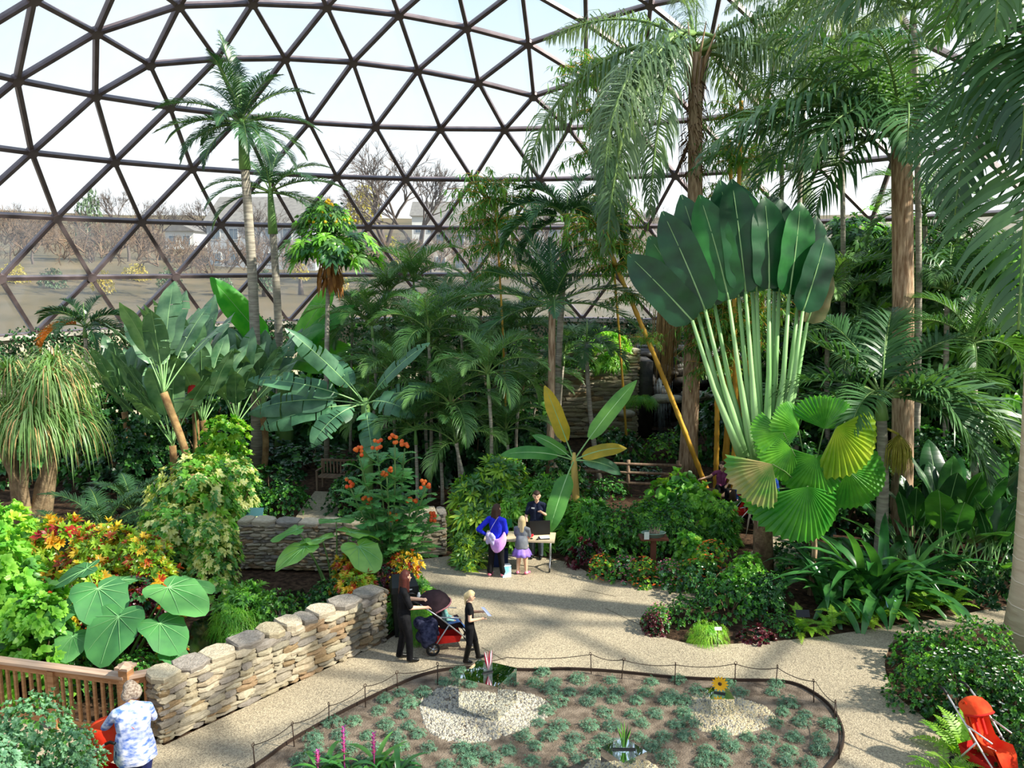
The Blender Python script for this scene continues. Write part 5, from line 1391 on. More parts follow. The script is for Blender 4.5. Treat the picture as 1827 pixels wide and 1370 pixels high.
# --- strap-leaf lilies
def straps(name, label, base, n, L, W, m, seed, hi=85, group=None, cat='plant'):
    t = thing(name, label, cat, base, group=group); rg = random.Random(seed)
    for i in range(n):
        u = i / n; e0 = int((hi - 45 * u) / 6) * 6 + rg.choice((-6, 0, 6)); e1 = e0 - rg.choice((60, 85, 110, 130))
        ob('leaf', strap(round(L * rg.choice((.75, .9, 1.0, 1.12)), 2), W, e0, e1, m, i % 3), t, loc=(rg.uniform(-.15, .15) * L, rg.uniform(-.12, .12) * L, 0), rot=(0, 0, rg.uniform(0, 6.28)))
    return t
straps('giant_crinum_lily', 'big glossy strap-leaf lily arching over the path edge', gp(1555, 16.6), 58, 2.15, .19, M_strap, 1)
straps('giant_crinum_lily', 'strap-leaf lily beside the ruffled fan palm trunk', gp(1478, 16.6), 22, 1.7, .16, M_strap, 2)
straps('giant_crinum_lily', 'strap-leaf lily nearest the blue plant label and huge trunk', gp(1625, 16.9), 26, 1.8, .17, M_strap, 3)
for px, py, s in ((615, 1388, 1), (668, 1385, 2), (700, 1392, 3), (568, 1395, 4)):
    p = atz(px, py); p.z = .03
    t = straps('bromeliad', ['bromeliad with tall orange and violet spike', 'bromeliad with short violet spike', 'green bromeliad with no open spike', 'bromeliad with pink spike low in its leaves'][s - 1], p, 13, .62, .07, M_strap if s % 2 else M_s_mid, 50 + s, hi=80)
    if s != 3:
        b = MB(); rg = random.Random(s); hh = (.72, .6, 0, .42)[s - 1]
        b.tube([V3(0, 0, 0), V3(0, 0, hh)], .012, 5)
        for k in range(30):
            z = hh * (.45 + .55 * k / 30); a = k * 2.4; leafblade(b, V3(0, 0, z), V3(math.cos(a), math.sin(a), .9), V3(0, 0, 1), .06, .03, 0, 0)
        b.build('flower_spike', M_flo_vi, t)

# --- bamboo: golden culms and airy leaf sprays
def bamboo(label, a, c, r, nodes, group=None, sprays=()):
    a = Vector(a); c = Vector(c); t = thing('bamboo_culm', label, 'bamboo', a, group=group); d = np.array(c - a)
    b = MB(); K = nodes; pts = []; rad = []
    for k in range(K):
        u0, u1 = k / K, (k + 1) / K
        for u, f in ((u0 + .006, 1.12), (u0 + .03, .95), (u1 - .006, .95), (u1, 1.12)): pts.append(d * u + V3(.08 * math.sin(u * 3), 0, 0)); rad.append(r * f * (1 - .25 * u))
    b.tube(pts, rad, 8); b.build('culm', M_culm, t)
    for (u, sz) in sprays: ob('leaf_spray', bamspray, t, loc=d * u, rot=(0, 0, u * 9), scale=sz, kind='stuff')
    return t
b = MB(); rng = random.Random(21)
for i in range(26):
    a = rng.uniform(0, 6.28); e = rng.uniform(-.2, .9); d = V3(math.cos(a) * math.cos(e), math.sin(a) * math.cos(e), math.sin(e)); L_ = rng.uniform(.5, 1.0); P_ = [V3(0, 0, 0)]
    for k in range(5): P_.append(P_[-1] + d * L_ / 5); d = nz(d + V3(0, 0, -.18))
    b.tube(P_, [.008, .007, .006, .005, .004, .002], 3, 1)
    for q in P_[1:]:
        for k in range(5):
            dd = V3(rng.uniform(-1, 1), rng.uniform(-1, 1), rng.uniform(-1.0, .2)); leafblade(b, q, dd, V3(0, 0, 1), rng.uniform(.12, .2), .026, 0, .3)
bamspray = b.mesh('leaf_spray', [M_bam, M_culm])
GB = 'golden bamboo culms behind the traveller\'s palm'
for i, (x0, x1, y1, Y) in enumerate([(1276, 1273, 560, 25), (1308, 1306, 440, 24.6), (1296, 1290, 540, 25.4), (1312, 1340, 500, 25.2), (1330, 1365, 430, 25.6), (1290, 1322, 180, 26), (1318, 1300, 250, 26.4)]):
    bamboo('upright golden bamboo culm in the grove behind the fan of petioles', gp(x0, Y), aty(x1, y1, Y), .085, 12, group=GB, sprays=((.7, 1.2), (.85, 1.5), (.97, 1.6)))
bamboo('golden bamboo culm leaning left across the queen palm trunk', gp(1268, 24.4), aty(1068, 405, 24.4), .08, 16, sprays=((.6, .8), (.75, 1.2), (.86, 1.5), (.93, 1.5), (1.0, 1.8)))
bamboo('thin bamboo arching up beside the christmas palm', gp(905, 27), aty(880, 330, 27), .04, 14, sprays=((.72, 1.4), (.8, 1.8), (.88, 1.9), (.95, 1.9), (1.0, 1.6)))
bamboo('thin bamboo hanging its leaves under the queen palm plume', gp(1120, 30), aty(1060, 110, 30), .045, 16, sprays=((.55, 1.6), (.66, 1.8), (.78, 2.0), (.88, 1.8), (.96, 2.0), (1.0, 1.6)))

# --- senna shrub with compound leaves and orange flowers
M_senna = leafm('senna_leaf', '#4a8a4c', '#6fb066', trans=.35)
PALM['senna'] = dict(n=9, ll=.26, w=.105, lift=.12, ld=.12, m=M_senna, a0=75, a1=55, pet=.12, tip=.8, rw=.012)
def senna(label, px, Y, tops, seed):
    B = gp(px, Y); t = thing('candle_bush', label, 'shrub', B); rg = random.Random(seed)
    for i, (tx, ty, nn) in enumerate(tops):
        tp = np.array(aty(tx, ty, Y + rg.uniform(-.3, .3)) - B); b = MB(); ln = spline([V3(rg.uniform(-.2, .2), rg.uniform(-.2, .2), 0), tp * .5 + V3(0, 0, .05), tp], 8); b.tube(ln, .018, 5); b.build('stem', M_stem, t)
        for k in range(nn):
            u = .35 + .65 * (k + .5) / nn; q = ln[int(u * 8)]; sc_ = .72 * (1.15 - .45 * u)
            for w in range(3): ob('leaf', frond('senna', 30 if u < .8 else 55, -10, w % 2), t, loc=q, rot=(0, 0, k * 2.4 + w * 2.09 + rg.uniform(-.3, .3)), scale=sc_)
        f = MB()
        for k in range(7): f.ball(tp + V3(rg.uniform(-.1, .1), rg.uniform(-.1, .1), rg.uniform(0, .18)), .045, 6, k=4)
        f.build('flower_cluster', M_flo_or, t)
senna('leafy bush with feathered leaves and orange flowers over the shaded wall', 700, 17.3, [(640, 812, 6), (672, 800, 6), (705, 790, 7), (722, 800, 7), (690, 850, 5), (760, 870, 5), (735, 900, 5), (655, 900, 5), (625, 870, 5), (770, 930, 4), (700, 930, 5)], 3)

# --- shrubs and bedding
S = sh
S('bright', 15, 955, 13.6, 105, 'leafy_shrub', 'bright green broad-leaved shrub rising behind the railing')
S('bright', 75, 1060, 13.0, 80, 'leafy_shrub', 'bright green shrub between the railing and elephant ear')
S('lime', 20, 900, 17.5, 75, 'leafy_shrub', 'lime shrub at the foot of the ponytail palm')
S('croton', 120, 925, 17.3, 85, 'croton', 'yellow and red croton beside the lime shrub')
S('croton', 200, 935, 16.4, 80, 'croton', 'red and green croton in the middle of the croton row')
S('croton', 268, 955, 15.6, 60, 'croton', 'red croton nearest the variegated shrub')
S('croton', 170, 1000, 15.0, 75, 'croton', 'dark red croton behind the elephant ear leaves')
S('maroon', 255, 1030, 14.6, 60, 'croton', 'maroon-leaved shrub behind the elephant ear')
S('varieg', 345, 812, 19.8, 95, 'variegated_schefflera', 'tall cream-variegated schefflera beside the king palm trunk')
S('varieg', 415, 815, 20.5, 62, 'variegated_schefflera', 'cream-variegated schefflera touching the king palm trunk')
S('varieg', 300, 900, 18.0, 80, 'variegated_schefflera', 'cream-variegated schefflera behind the red croton')
S('varieg', 385, 925, 16.9, 52, 'variegated_schefflera', 'low variegated schefflera hanging over the pond')
S('lime', 405, 745, 24.0, 52, 'leafy_shrub', 'lime shrub under the bird of paradise clump')
S('dark', 235, 750, 25.5, 85, 'dark_shrub', 'dark glossy shrub under the cream pilaster')
S('dark', 180, 770, 26.5, 75, 'dark_shrub', 'dark glossy shrub behind the low feather palms')
S('dark', 480, 830, 24.5, 70, 'dark_shrub', 'dark shrub left of the side path')
S('small', 510, 860, 23.2, 48, 'dark_shrub', 'low dark shrub at the side path corner')
S('dark', 620, 850, 23.2, 45, 'dark_shrub', 'dark shrub right of the wooden bench')
S('dark', 555, 790, 28.5, 80, 'dark_shrub', 'dark shrub behind the wooden bench')
S('dark', 470, 770, 29.5, 80, 'dark_shrub', 'dark shrub behind the king palm trunk')
S('dark', 560, 660, 33, 90, 'dark_shrub', 'dark shrub under the umbrella tree')
S('bright', 600, 620, 35, 110, 'dark_shrub', 'green shrub behind the tattered banana')
S('crotony', 640, 985, 16.2, 52, 'croton', 'yellow croton under the candle bush')
S('croton', 640, 1015, 15.7, 45, 'croton', 'orange croton beside the wall cap stones')
S('crotony', 720, 985, 16.8, 38, 'croton', 'yellow croton against the stone wall end')
S('maroon', 690, 1010, 16.2, 36, 'croton', 'dark red croton behind the litter bin')
S('dark', 590, 1030, 15.9, 55, 'dark_shrub', 'dark shrub behind the rubble wall')
S('lance', 735, 1030, 15.6, 45, 'bamboo_shrub', 'narrow-leaved shrub behind the litter bin')
S('grassmound', 745, 1085, 14.9, 26, 'striped_grass', 'pale striped grass clump beside the litter bin')
S('grassmound', 420, 1080, 15.2, 45, 'pond_grass', 'grassy clump growing in the pond')
S('lance', 440, 1040, 16.0, 55, 'pond_plant', 'green marginal plants at the back of the pond')
S('small', 500, 1050, 15.6, 55, 'pond_plant', 'low dark plants along the pond wall')
S('crotony', 315, 1140, 13.0, 30, 'croton', 'yellow croton low behind the rubble wall')
S('small', 250, 1160, 12.8, 60, 'dark_shrub', 'low dark shrub behind the railing post')
S('dark', 130, 1140, 13.0, 60, 'dark_shrub', 'dark shrub behind the railing balusters')
S('grey', 60, 1250, 9.9, 95, 'grey_green_shrub', 'grey-green leafy shrub in front of the railing')
S('grey', 150, 1300, 9.4, 55, 'grey_green_shrub', 'grey-green shrub touching the orange pushchair')
S('grey', 0, 1310, 8.9, 110, 'grey_green_shrub', 'grey-green shrub filling the foreground corner below the railing')
S('ginger', 852, 850, 20.6, 54, 'shell_ginger', 'variegated ginger clump with long yellow-striped leaves')
S('ginger', 900, 815, 21.0, 55, 'shell_ginger', 'upright ginger behind the visitor in blue')
S('ginger', 835, 955, 18.9, 34, 'shell_ginger', 'low ginger beside the stone wall end')
S('lance', 905, 870, 20.4, 60, 'bamboo_shrub', 'narrow-leaved shrub behind the green tub')
S('lance', 965, 850, 20.6, 55, 'bamboo_shrub', 'narrow-leaved shrub behind the staff member')
S('lance', 1050, 890, 20.0, 50, 'bamboo_shrub', 'narrow-leaved shrub right of the display board')
S('small', 1095, 900, 19.6, 60, 'dark_shrub', 'dense small-leaved shrub left of the bonsai stand')
S('small', 1160, 890, 20.2, 55, 'dark_shrub', 'dense small-leaved shrub behind the bonsai')
S('small', 1215, 895, 19.8, 50, 'dark_shrub', 'dense small-leaved shrub right of the bonsai')
S('bigleaf', 1205, 850, 21.6, 58, 'broad_leaf_shrub', 'bright broad-leaved shrub in front of the queen palm trunk')
S('bigleaf', 1245, 868, 21.0, 42, 'broad_leaf_shrub', 'bright broad-leaved shrub by the seated visitors')
S('bigleaf', 1230, 950, 18.6, 32, 'broad_leaf_shrub', 'low broad-leaved shrub at the back path')
S('lance', 1290, 892, 20.4, 30, 'bamboo_shrub', 'wispy narrow-leaved shrub in front of the seated visitors')
for i, (px, Y) in enumerate([(1075, 18.1), (1112, 17.9), (1150, 17.7), (1190, 17.6), (1228, 17.5)]):
    S(['beddingo', 'bedding'][i % 2], px, 988 + i * 3, Y, 30, 'bedding_plant', ['orange-flowered bedding clump along the path bend', 'pink-flowered bedding clump along the path bend'][i % 2], 'bedding flowers along the path bend', cat='flowers')
S('maroon', 1045, 965, 18.9, 36, 'maroon_shrub', 'maroon-leaved shrub at the table wheels')
S('dark', 1250, 1000, 17.0, 50, 'dark_shrub', 'dark shrub at the back of the island bed')
S('beddingo', 1265, 965, 17.4, 38, 'bedding_plant', 'orange and lime flowering plant in the island bed', cat='flowers')
S('small', 1300, 1025, 16.2, 62, 'dark_shrub', 'dense shrub at the left end of the island bed')
S('dark', 1365, 1020, 16.3, 50, 'dark_shrub', "dense dark shrub under the traveller's palm")
S('bright', 1330, 990, 16.9, 42, 'leafy_shrub', "bright shrub left of the traveller's palm trunk")
S('small', 1220, 1065, 15.8, 42, 'dark_shrub', 'low shrub at the island tip')
S('bedding', 1172, 1075, 15.5, 26, 'bedding_plant', 'pink bedding clump at the island tip', cat='flowers')
S('maroon', 1165, 1095, 15.2, 20, 'maroon_shrub', 'small maroon plant at the island tip')
S('grassmound', 1262, 1108, 14.9, 34, 'grass_mound', 'fine green grass mound on the path edge')
S('maroon', 1350, 1120, 15.0, 34, 'maroon_shrub', 'dark maroon bedding clump on the path edge')
S('small', 1395, 1090, 15.4, 36, 'dark_shrub', 'small green shrub beside the maroon bedding')
for i, px in enumerate((1435, 1475, 1515, 1560, 1605, 1650, 1695)):
    fernplant('lime fern along the island path edge', gp(px, 15.2 + i * .2), .62, 15, i, 'lime ferns along the island path edge')
S('dark', 1690, 990, 17.6, 70, 'dark_shrub', 'dark undergrowth behind the strap-leaf lilies')
S('dark', 1770, 1000, 16.8, 60, 'dark_shrub', 'dark undergrowth left of the huge palm trunk')
S('dark', 1420, 960, 18.6, 60, 'dark_shrub', 'dark undergrowth behind the fan palm trunk')
S('small', 1660, 1114, 13.7, 75, 'flowering_bed_shrub', 'fine-leaved green shrub at the path fork')
S('small', 1745, 1100, 13.4, 70, 'flowering_bed_shrub', 'fine-leaved green shrub at the huge palm trunk')
S('small', 1640, 1172, 12.6, 58, 'flowering_bed_shrub', 'fine-leaved green shrub bulging over the path')
S('whiteflower', 1720, 1160, 12.2, 80, 'flowering_bed_shrub', 'white-flowered shrub in the middle of the corner bed')
S('whiteflower', 1800, 1165, 11.9, 72, 'flowering_bed_shrub', 'white-flowered shrub beyond the red pushchair')
fernplant('lime fern beside the red pushchair handles', gp(1712, 11.2), .75, 18, 31)
fernplant('lime fern spilling on the path by the red pushchair', gp(1688, 10.7), .6, 16, 32)
fernplant('green fern behind the red pushchair seat', gp(1775, 11.1), .6, 14, 33)
S('dark', 1825, 1290, 10.6, 50, 'dark_shrub', 'dark shrub right of the red pushchair')
# taller growth filling the back
GF = 'leafy trees filling the back of the house'
for i, (k, px, yt, Y, w) in enumerate([('treecrown', 1500, 385, 30, 105), ('treecrown', 1425, 440, 30, 70), ('treecrown', 1590, 400, 28.5, 100), ('treecrown', 1690, 430, 26, 95), ('treecrown', 1790, 440, 23.5, 90),
                                    ('dark', 1350, 560, 29.5, 95), ('dark', 1470, 600, 29, 100), ('dark', 1560, 620, 27, 100), ('dark', 1650, 640, 26, 110), ('dark', 1750, 640, 25, 110), ('bright', 1540, 470, 32, 70), ('dark', 1270, 720, 30, 70),
                                    ('dark', 700, 560, 34, 100), ('dark', 800, 590, 29.5, 95), ('dark', 900, 610, 29.5, 90), ('dark', 250, 640, 33, 90), ('dark', 330, 650, 33, 90), ('dark', 420, 650, 34, 90), ('dark', 500, 650, 33, 90), ('dark', 170, 660, 32, 70), ('dark', 90, 690, 29, 80), ('dark', 20, 700, 27, 80), ('dark', 360, 740, 28, 80), ('dark', 290, 770, 26, 70), ('small', 420, 830, 23, 60), ('dark', 760, 720, 27, 100), ('dark', 850, 720, 27.5, 95), ('dark', 940, 740, 26.5, 85), ('dark', 690, 770, 24.5, 80), ('dark', 1000, 800, 23.5, 70), ('dark', 1105, 760, 29, 55), ('small', 1190, 770, 30, 45), ('dark', 1140, 830, 27.5, 45), ('small', 1085, 850, 25.0, 40), ('dark', 1400, 760, 23, 90), ('dark', 1500, 800, 21.5, 90), ('dark', 1640, 760, 22, 90)]):
    S(k, px, yt, Y, w, 'background_tree' if k == 'treecrown' else 'background_shrub', 'leafy tree in the dense growth under the far panes' if k == 'treecrown' else 'dark green shrub massed among the palm stems', GF if k == 'treecrown' else 'dark shrubs among the palms', cat='tree' if k == 'treecrown' else 'shrub')
# sunlit creeper cascading over the retaining wall
for px, py, w, h, lb in ((1085, 575, .95, .95, 'yellow-green creeper spilling over the lit retaining wall'), (1035, 580, .8, .7, 'green creeper on top of the retaining wall'), (985, 590, .8, .7, 'green creeper along the wall top behind the feather palm'), (920, 590, .9, .7, 'green creeper at the left of the wall top')):
    p = aty(px, py, 32.9); o = thing('wall_creeper', lb, 'creeper', (p.x, p.y + .5, 3.5)); ob('foliage', fol('lime' if px > 1060 else 'small', 1), o, scale=(w, .7, h), kind='stuff')
    ob('foliage', fol('fern' if px > 1060 else 'small', 0), o, loc=(.1, -.35, -.75), scale=(w * .8, .4, .8), kind='stuff')
p = aty(1140, 705, 33); o = thing('moss_cushion', 'bright green moss cushion on the ledge over the grotto', 'moss', p); ob('foliage', fol('grassmound', 0), o, loc=(0, -.55, -.3), scale=(.6, .4, .45), kind='stuff')

# the corner bed goes on to the right of the huge palm
for i, (x, y, r, h, k) in enumerate([(9.6, 12.2, .9, .9, 'small'), (11.2, 13.2, 1.1, 1.2, 'dark'), (9.4, 10.2, .8, .8, 'bright'), (12.5, 15.5, 1.2, 1.5, 'dark'), (11.5, 19.5, 1.3, 1.8, 'dark'), (13.5, 21.5, 1.4, 2.6, 'dark'), (14.8, 18.5, 1.4, 2.2, 'small'), (10.8, 10.8, .9, 1.0, 'croton'), (13.2, 12.5, 1.2, 1.6, 'dark')]):
    shrub('corner_shrub', 'shrub in the corner bed beyond the huge palm trunk', k, Vector((x, y, -.05)), r, r, h, 'corner bed shrubs beyond the huge palm')
# ---------------------------------------------------------------- people
M_skin = mat('skin', '#d9a98c', .55, '#e2b89c', scale=5, spec=.3)
M_eye = mat('dark_eye', '#1c1512', .3)
def cloth(name, c, c2=None, scale=8): return mat(name, c, .85, c2, scale=scale, bump=.25, bscale=14, spec=.15)
def person(label, loc, rz, H, cols, pose={}, hair=None, longsleeve=True, bare=False, top_len=.47, fat=1.0, seated=False, short=.5, extra=None, boots=False, voxel=.011):
    """one continuous body; forward is +x, left is +y; joints in fractions of the height"""
    J = dict(pel=(0, 0, .53), wst=(0, 0, .61), che=(.0, 0, .725), nkb=(-.005, 0, .815), nek=(.008, 0, .862), hed=(.02, 0, .93),
             shl=(0, .108, .795), shr=(0, -.108, .795), ell=(-.015, .135, .63), elr=(-.015, -.135, .63), wrl=(.03, .135, .49), wrr=(.03, -.135, .49),
             hil=(0, .052, .51), hir=(0, -.052, .51), knl=(.015, .058, .285), knr=(.015, -.058, .285), anl=(-.008, .06, .047), anr=(-.008, -.06, .047))
    J.update(pose); J = {k: np.array(v, float) * H for k, v in J.items()}
    t = thing('person', label, 'person', loc, rz)
    pr = []; mb = MB()
    def cap(a, b_, ra, rb, mi):
        a = np.asarray(a, float); b_ = np.asarray(b_, float); ra *= H; rb *= H; pr.append((a, b_, ra, rb, mi))
        mb.tube([a, (a + b_) / 2, b_], [ra, (ra + rb) / 2, rb], 10); mb.ball(a, ra, 10, k=7); mb.ball(b_, rb, 10, k=7)
    h_ = H; lat = nz(J['hil'] - J['hir']); slat = nz(J['shl'] - J['shr'])
    for s in (-1, 1):
        cap(J['pel'] + lat * s * .035 * h_, J['wst'] + lat * s * .03 * h_, .068 * fat, .058 * fat, 2 if top_len > .56 else 1)
        cap(J['wst'] + lat * s * .03 * h_, J['che'] + slat * s * .042 * h_, .058 * fat, .062 * fat, 1)
        cap(J['che'] + slat * s * .042 * h_, J['nkb'] + slat * s * .03 * h_, .06 * fat, .04, 1)
    cap(J['nkb'] + slat * .02 * h_, J['shl'], .04, .036, 1); cap(J['nkb'] - slat * .02 * h_, J['shr'], .04, .036, 1)
    cap(J['nkb'], J['nek'], .034, .03, 0)
    hd = J['hed']; fwd = nz(J['hed'] - J['nek'] * V3(0, 0, 1) - J['hed'] * V3(0, 0, 1) * 0) if False else None
    face = np.array(pose.get('face', (1, 0, -.1)), float); face = nz(face); fl = nz(np.cross(V3(0, 0, 1), face)); fu = np.cross(face, fl)
    cap(hd - fu * .012 * h_, hd + fu * .022 * h_ - face * .008 * h_, .05, .053, 0)
    cap(hd - fu * .03 * h_ + face * .02 * h_, hd - fu * .042 * h_ + face * .03 * h_, .034, .022, 0)
    cap(hd + face * .048 * h_ + fu * .006 * h_, hd + face * .060 * h_ - fu * .010 * h_, .006, .011, 0)
    for s in (-1, 1): cap(hd + fl * s * .05 * h_ - fu * .008 * h_, hd + fl * s * .052 * h_ + fu * .008 * h_, .009, .011, 0)
    cap(J['nek'], hd - fu * .02 * h_, .03, .032, 0)
    for S_, s in (('l', 1), ('r', -1)):
        sh_, el, wr = J['sh' + S_], J['el' + S_], J['wr' + S_]; m = sh_ + (el - sh_) * (1 if longsleeve else short)
        cap(sh_, m, .037, .034, 1)
        if not longsleeve: cap(m, el, .027, .025, 0)
        cap(el, wr, .029 if longsleeve else .025, .021 if longsleeve else .017, 1 if longsleeve else 0)
        d = nz(wr - el); up = V3(0, 0, 1) if abs(d[2]) < .8 else V3(1, 0, 0); sd = nz(np.cross(d, up)); nn = np.cross(sd, d); pm = wr + d * .03 * h_
        cap(wr + d * .005 * h_, pm, .015, .02, 0)
        for k in range(4):
            o = sd * (k - 1.5) * .0105 * h_; l_ = (.03, .036, .034, .027)[k] * h_; kn = pm + o + d * .016 * h_
            cap(kn, kn + d * l_ * .55 - nn * l_ * .2, .0068, .006, 0); cap(kn + d * l_ * .55 - nn * l_ * .2, kn + d * l_ * .8 - nn * l_ * .65, .006, .005, 0)
        cap(wr + d * .012 * h_ + sd * s * .014 * h_, wr + d * .038 * h_ + sd * s * .03 * h_ - nn * .01 * h_, .008, .006, 0)
        hp, kn, an = J['hi' + S_], J['kn' + S_], J['an' + S_]
        lm = 0 if bare else 2
        cap(hp, kn, .064 * fat, .044, lm); cap(kn, (kn + an) / 2, .043, .040 if not bare else .034, 3 if boots else lm); cap((kn + an) / 2, an, .040 if not bare else .034, .034 if not bare else .022, 3 if boots else lm)
        ft = np.array(pose.get('toe' + S_, (1, .08 * s, -.28)), float); ft = nz(ft)
        cap(an + V3(0, 0, -.012 * h_) - ft * .012 * h_, an + ft * .085 * h_ + V3(0, 0, .0), .028, .02, 3)
    if extra: extra(cap, J, h_)
    me = remeshed(mb, 'body', [M_skin, cols[0], cols[1], cols[2]], voxel, 2, pr)
    ob('body', me, t)
    e = MB()
    for s in (-1, 1): e.ball(hd + face * .047 * h_ + fl * s * .02 * h_ + fu * .012 * h_, .0065 * h_, 6, k=4)
    e.build('eyes', M_eye, t)
    if hair:
        hm, parts = hair; hb = MB()
        def hc(a, b_, ra, rb): hb.tube([a, (a + b_) / 2, b_], [ra, (ra + rb) / 2, rb], 9); hb.ball(a, ra, 9, k=6); hb.ball(b_, rb, 9, k=6)
        hc(hd + fu * .028 * h_ - face * .012 * h_, hd + fu * .006 * h_ - face * .026 * h_, .055 * h_, .052 * h_)
        hc(hd + fu * .045 * h_ + face * .02 * h_, hd + fu * .05 * h_ - face * .01 * h_, .028 * h_, .035 * h_)
        parts(hc, hd, face, fl, fu, h_)
        ob('hair', remeshed(hb, 'hair', [hm], .014, 1), t)
    return t
def longhair(lens=.14, w=.05):
    def f(hc, hd, fc, fl, fu, h):
        for s in (-.8, 0, .8): hc(hd - fc * .03 * h + fl * s * .03 * h, hd - fc * .05 * h + fl * s * .045 * h - V3(0, 0, lens * h), .036 * h, .026 * h)
        for s in (-1, 1): hc(hd + fl * s * .045 * h, hd + fl * s * .05 * h - V3(0, 0, lens * .7 * h), .02 * h, .016 * h)
    return f
def ponytail(lens=.16):
    def f(hc, hd, fc, fl, fu, h):
        a = hd - fc * .06 * h + fu * .025 * h; hc(a, a - fc * .022 * h - V3(0, 0, .03 * h), .02 * h, .026 * h); hc(a - fc * .022 * h - V3(0, 0, .03 * h), a - fc * .02 * h - V3(0, 0, lens * h), .026 * h, .01 * h)
    return f
def shorthair(curl=0):
    def f(hc, hd, fc, fl, fu, h):
        for k in range(10):
            a = k * .7; q = hd - fc * (.025 + .01 * math.cos(a)) * h + fl * .04 * math.sin(a) * h + fu * (.02 * math.cos(a * 1.7) - .012) * h; hc(q, q + fu * .005 * h, (.022 + curl) * h, .022 * h)
    return f
C_black = cloth('black_cloth', '#101012', '#1a1a1e'); C_bshoe = mat('black_leather', '#121212', .35); C_pink = mat('pink_shoe', '#e0527a', .5, '#f2a8bc', scale=20)
M_hred = mat('dark_red_hair', '#3a1712', .6, '#5c261c', scale=30, stretch=(8, 8, 1)); M_hblond = mat('blond_hair', '#c9ad78', .55, '#e2cfa0', scale=30, stretch=(8, 8, 1))
M_hbrown = mat('brown_hair', '#33211a', .6, '#4d352a', scale=30, stretch=(8, 8, 1)); M_hgrey = mat('grey_brown_hair', '#6d5c50', .8, '#a89a8c', scale=35, bump=.6)

# mother with dark red ponytail pushing the pushchair
pw = atz(722, 1178)
mo = person('woman in black with long dark red hair pushing a pushchair', (pw.x, pw.y, 0), math.radians(14), 1.66, (C_black, C_black, C_bshoe),
       dict(ell=(.06, .125, .64), elr=(.06, -.13, .64), wrl=(.215, .10, .625), wrr=(.215, -.10, .615), anl=(-.05, .06, .05), knl=(.0, .06, .285), anr=(.05, -.06, .047), knr=(.045, -.06, .29), face=(1, .35, -.12), hed=(.03, .005, .928)),
       (M_hred, longhair(.2)), longsleeve=False, short=.9, fat=1.08)
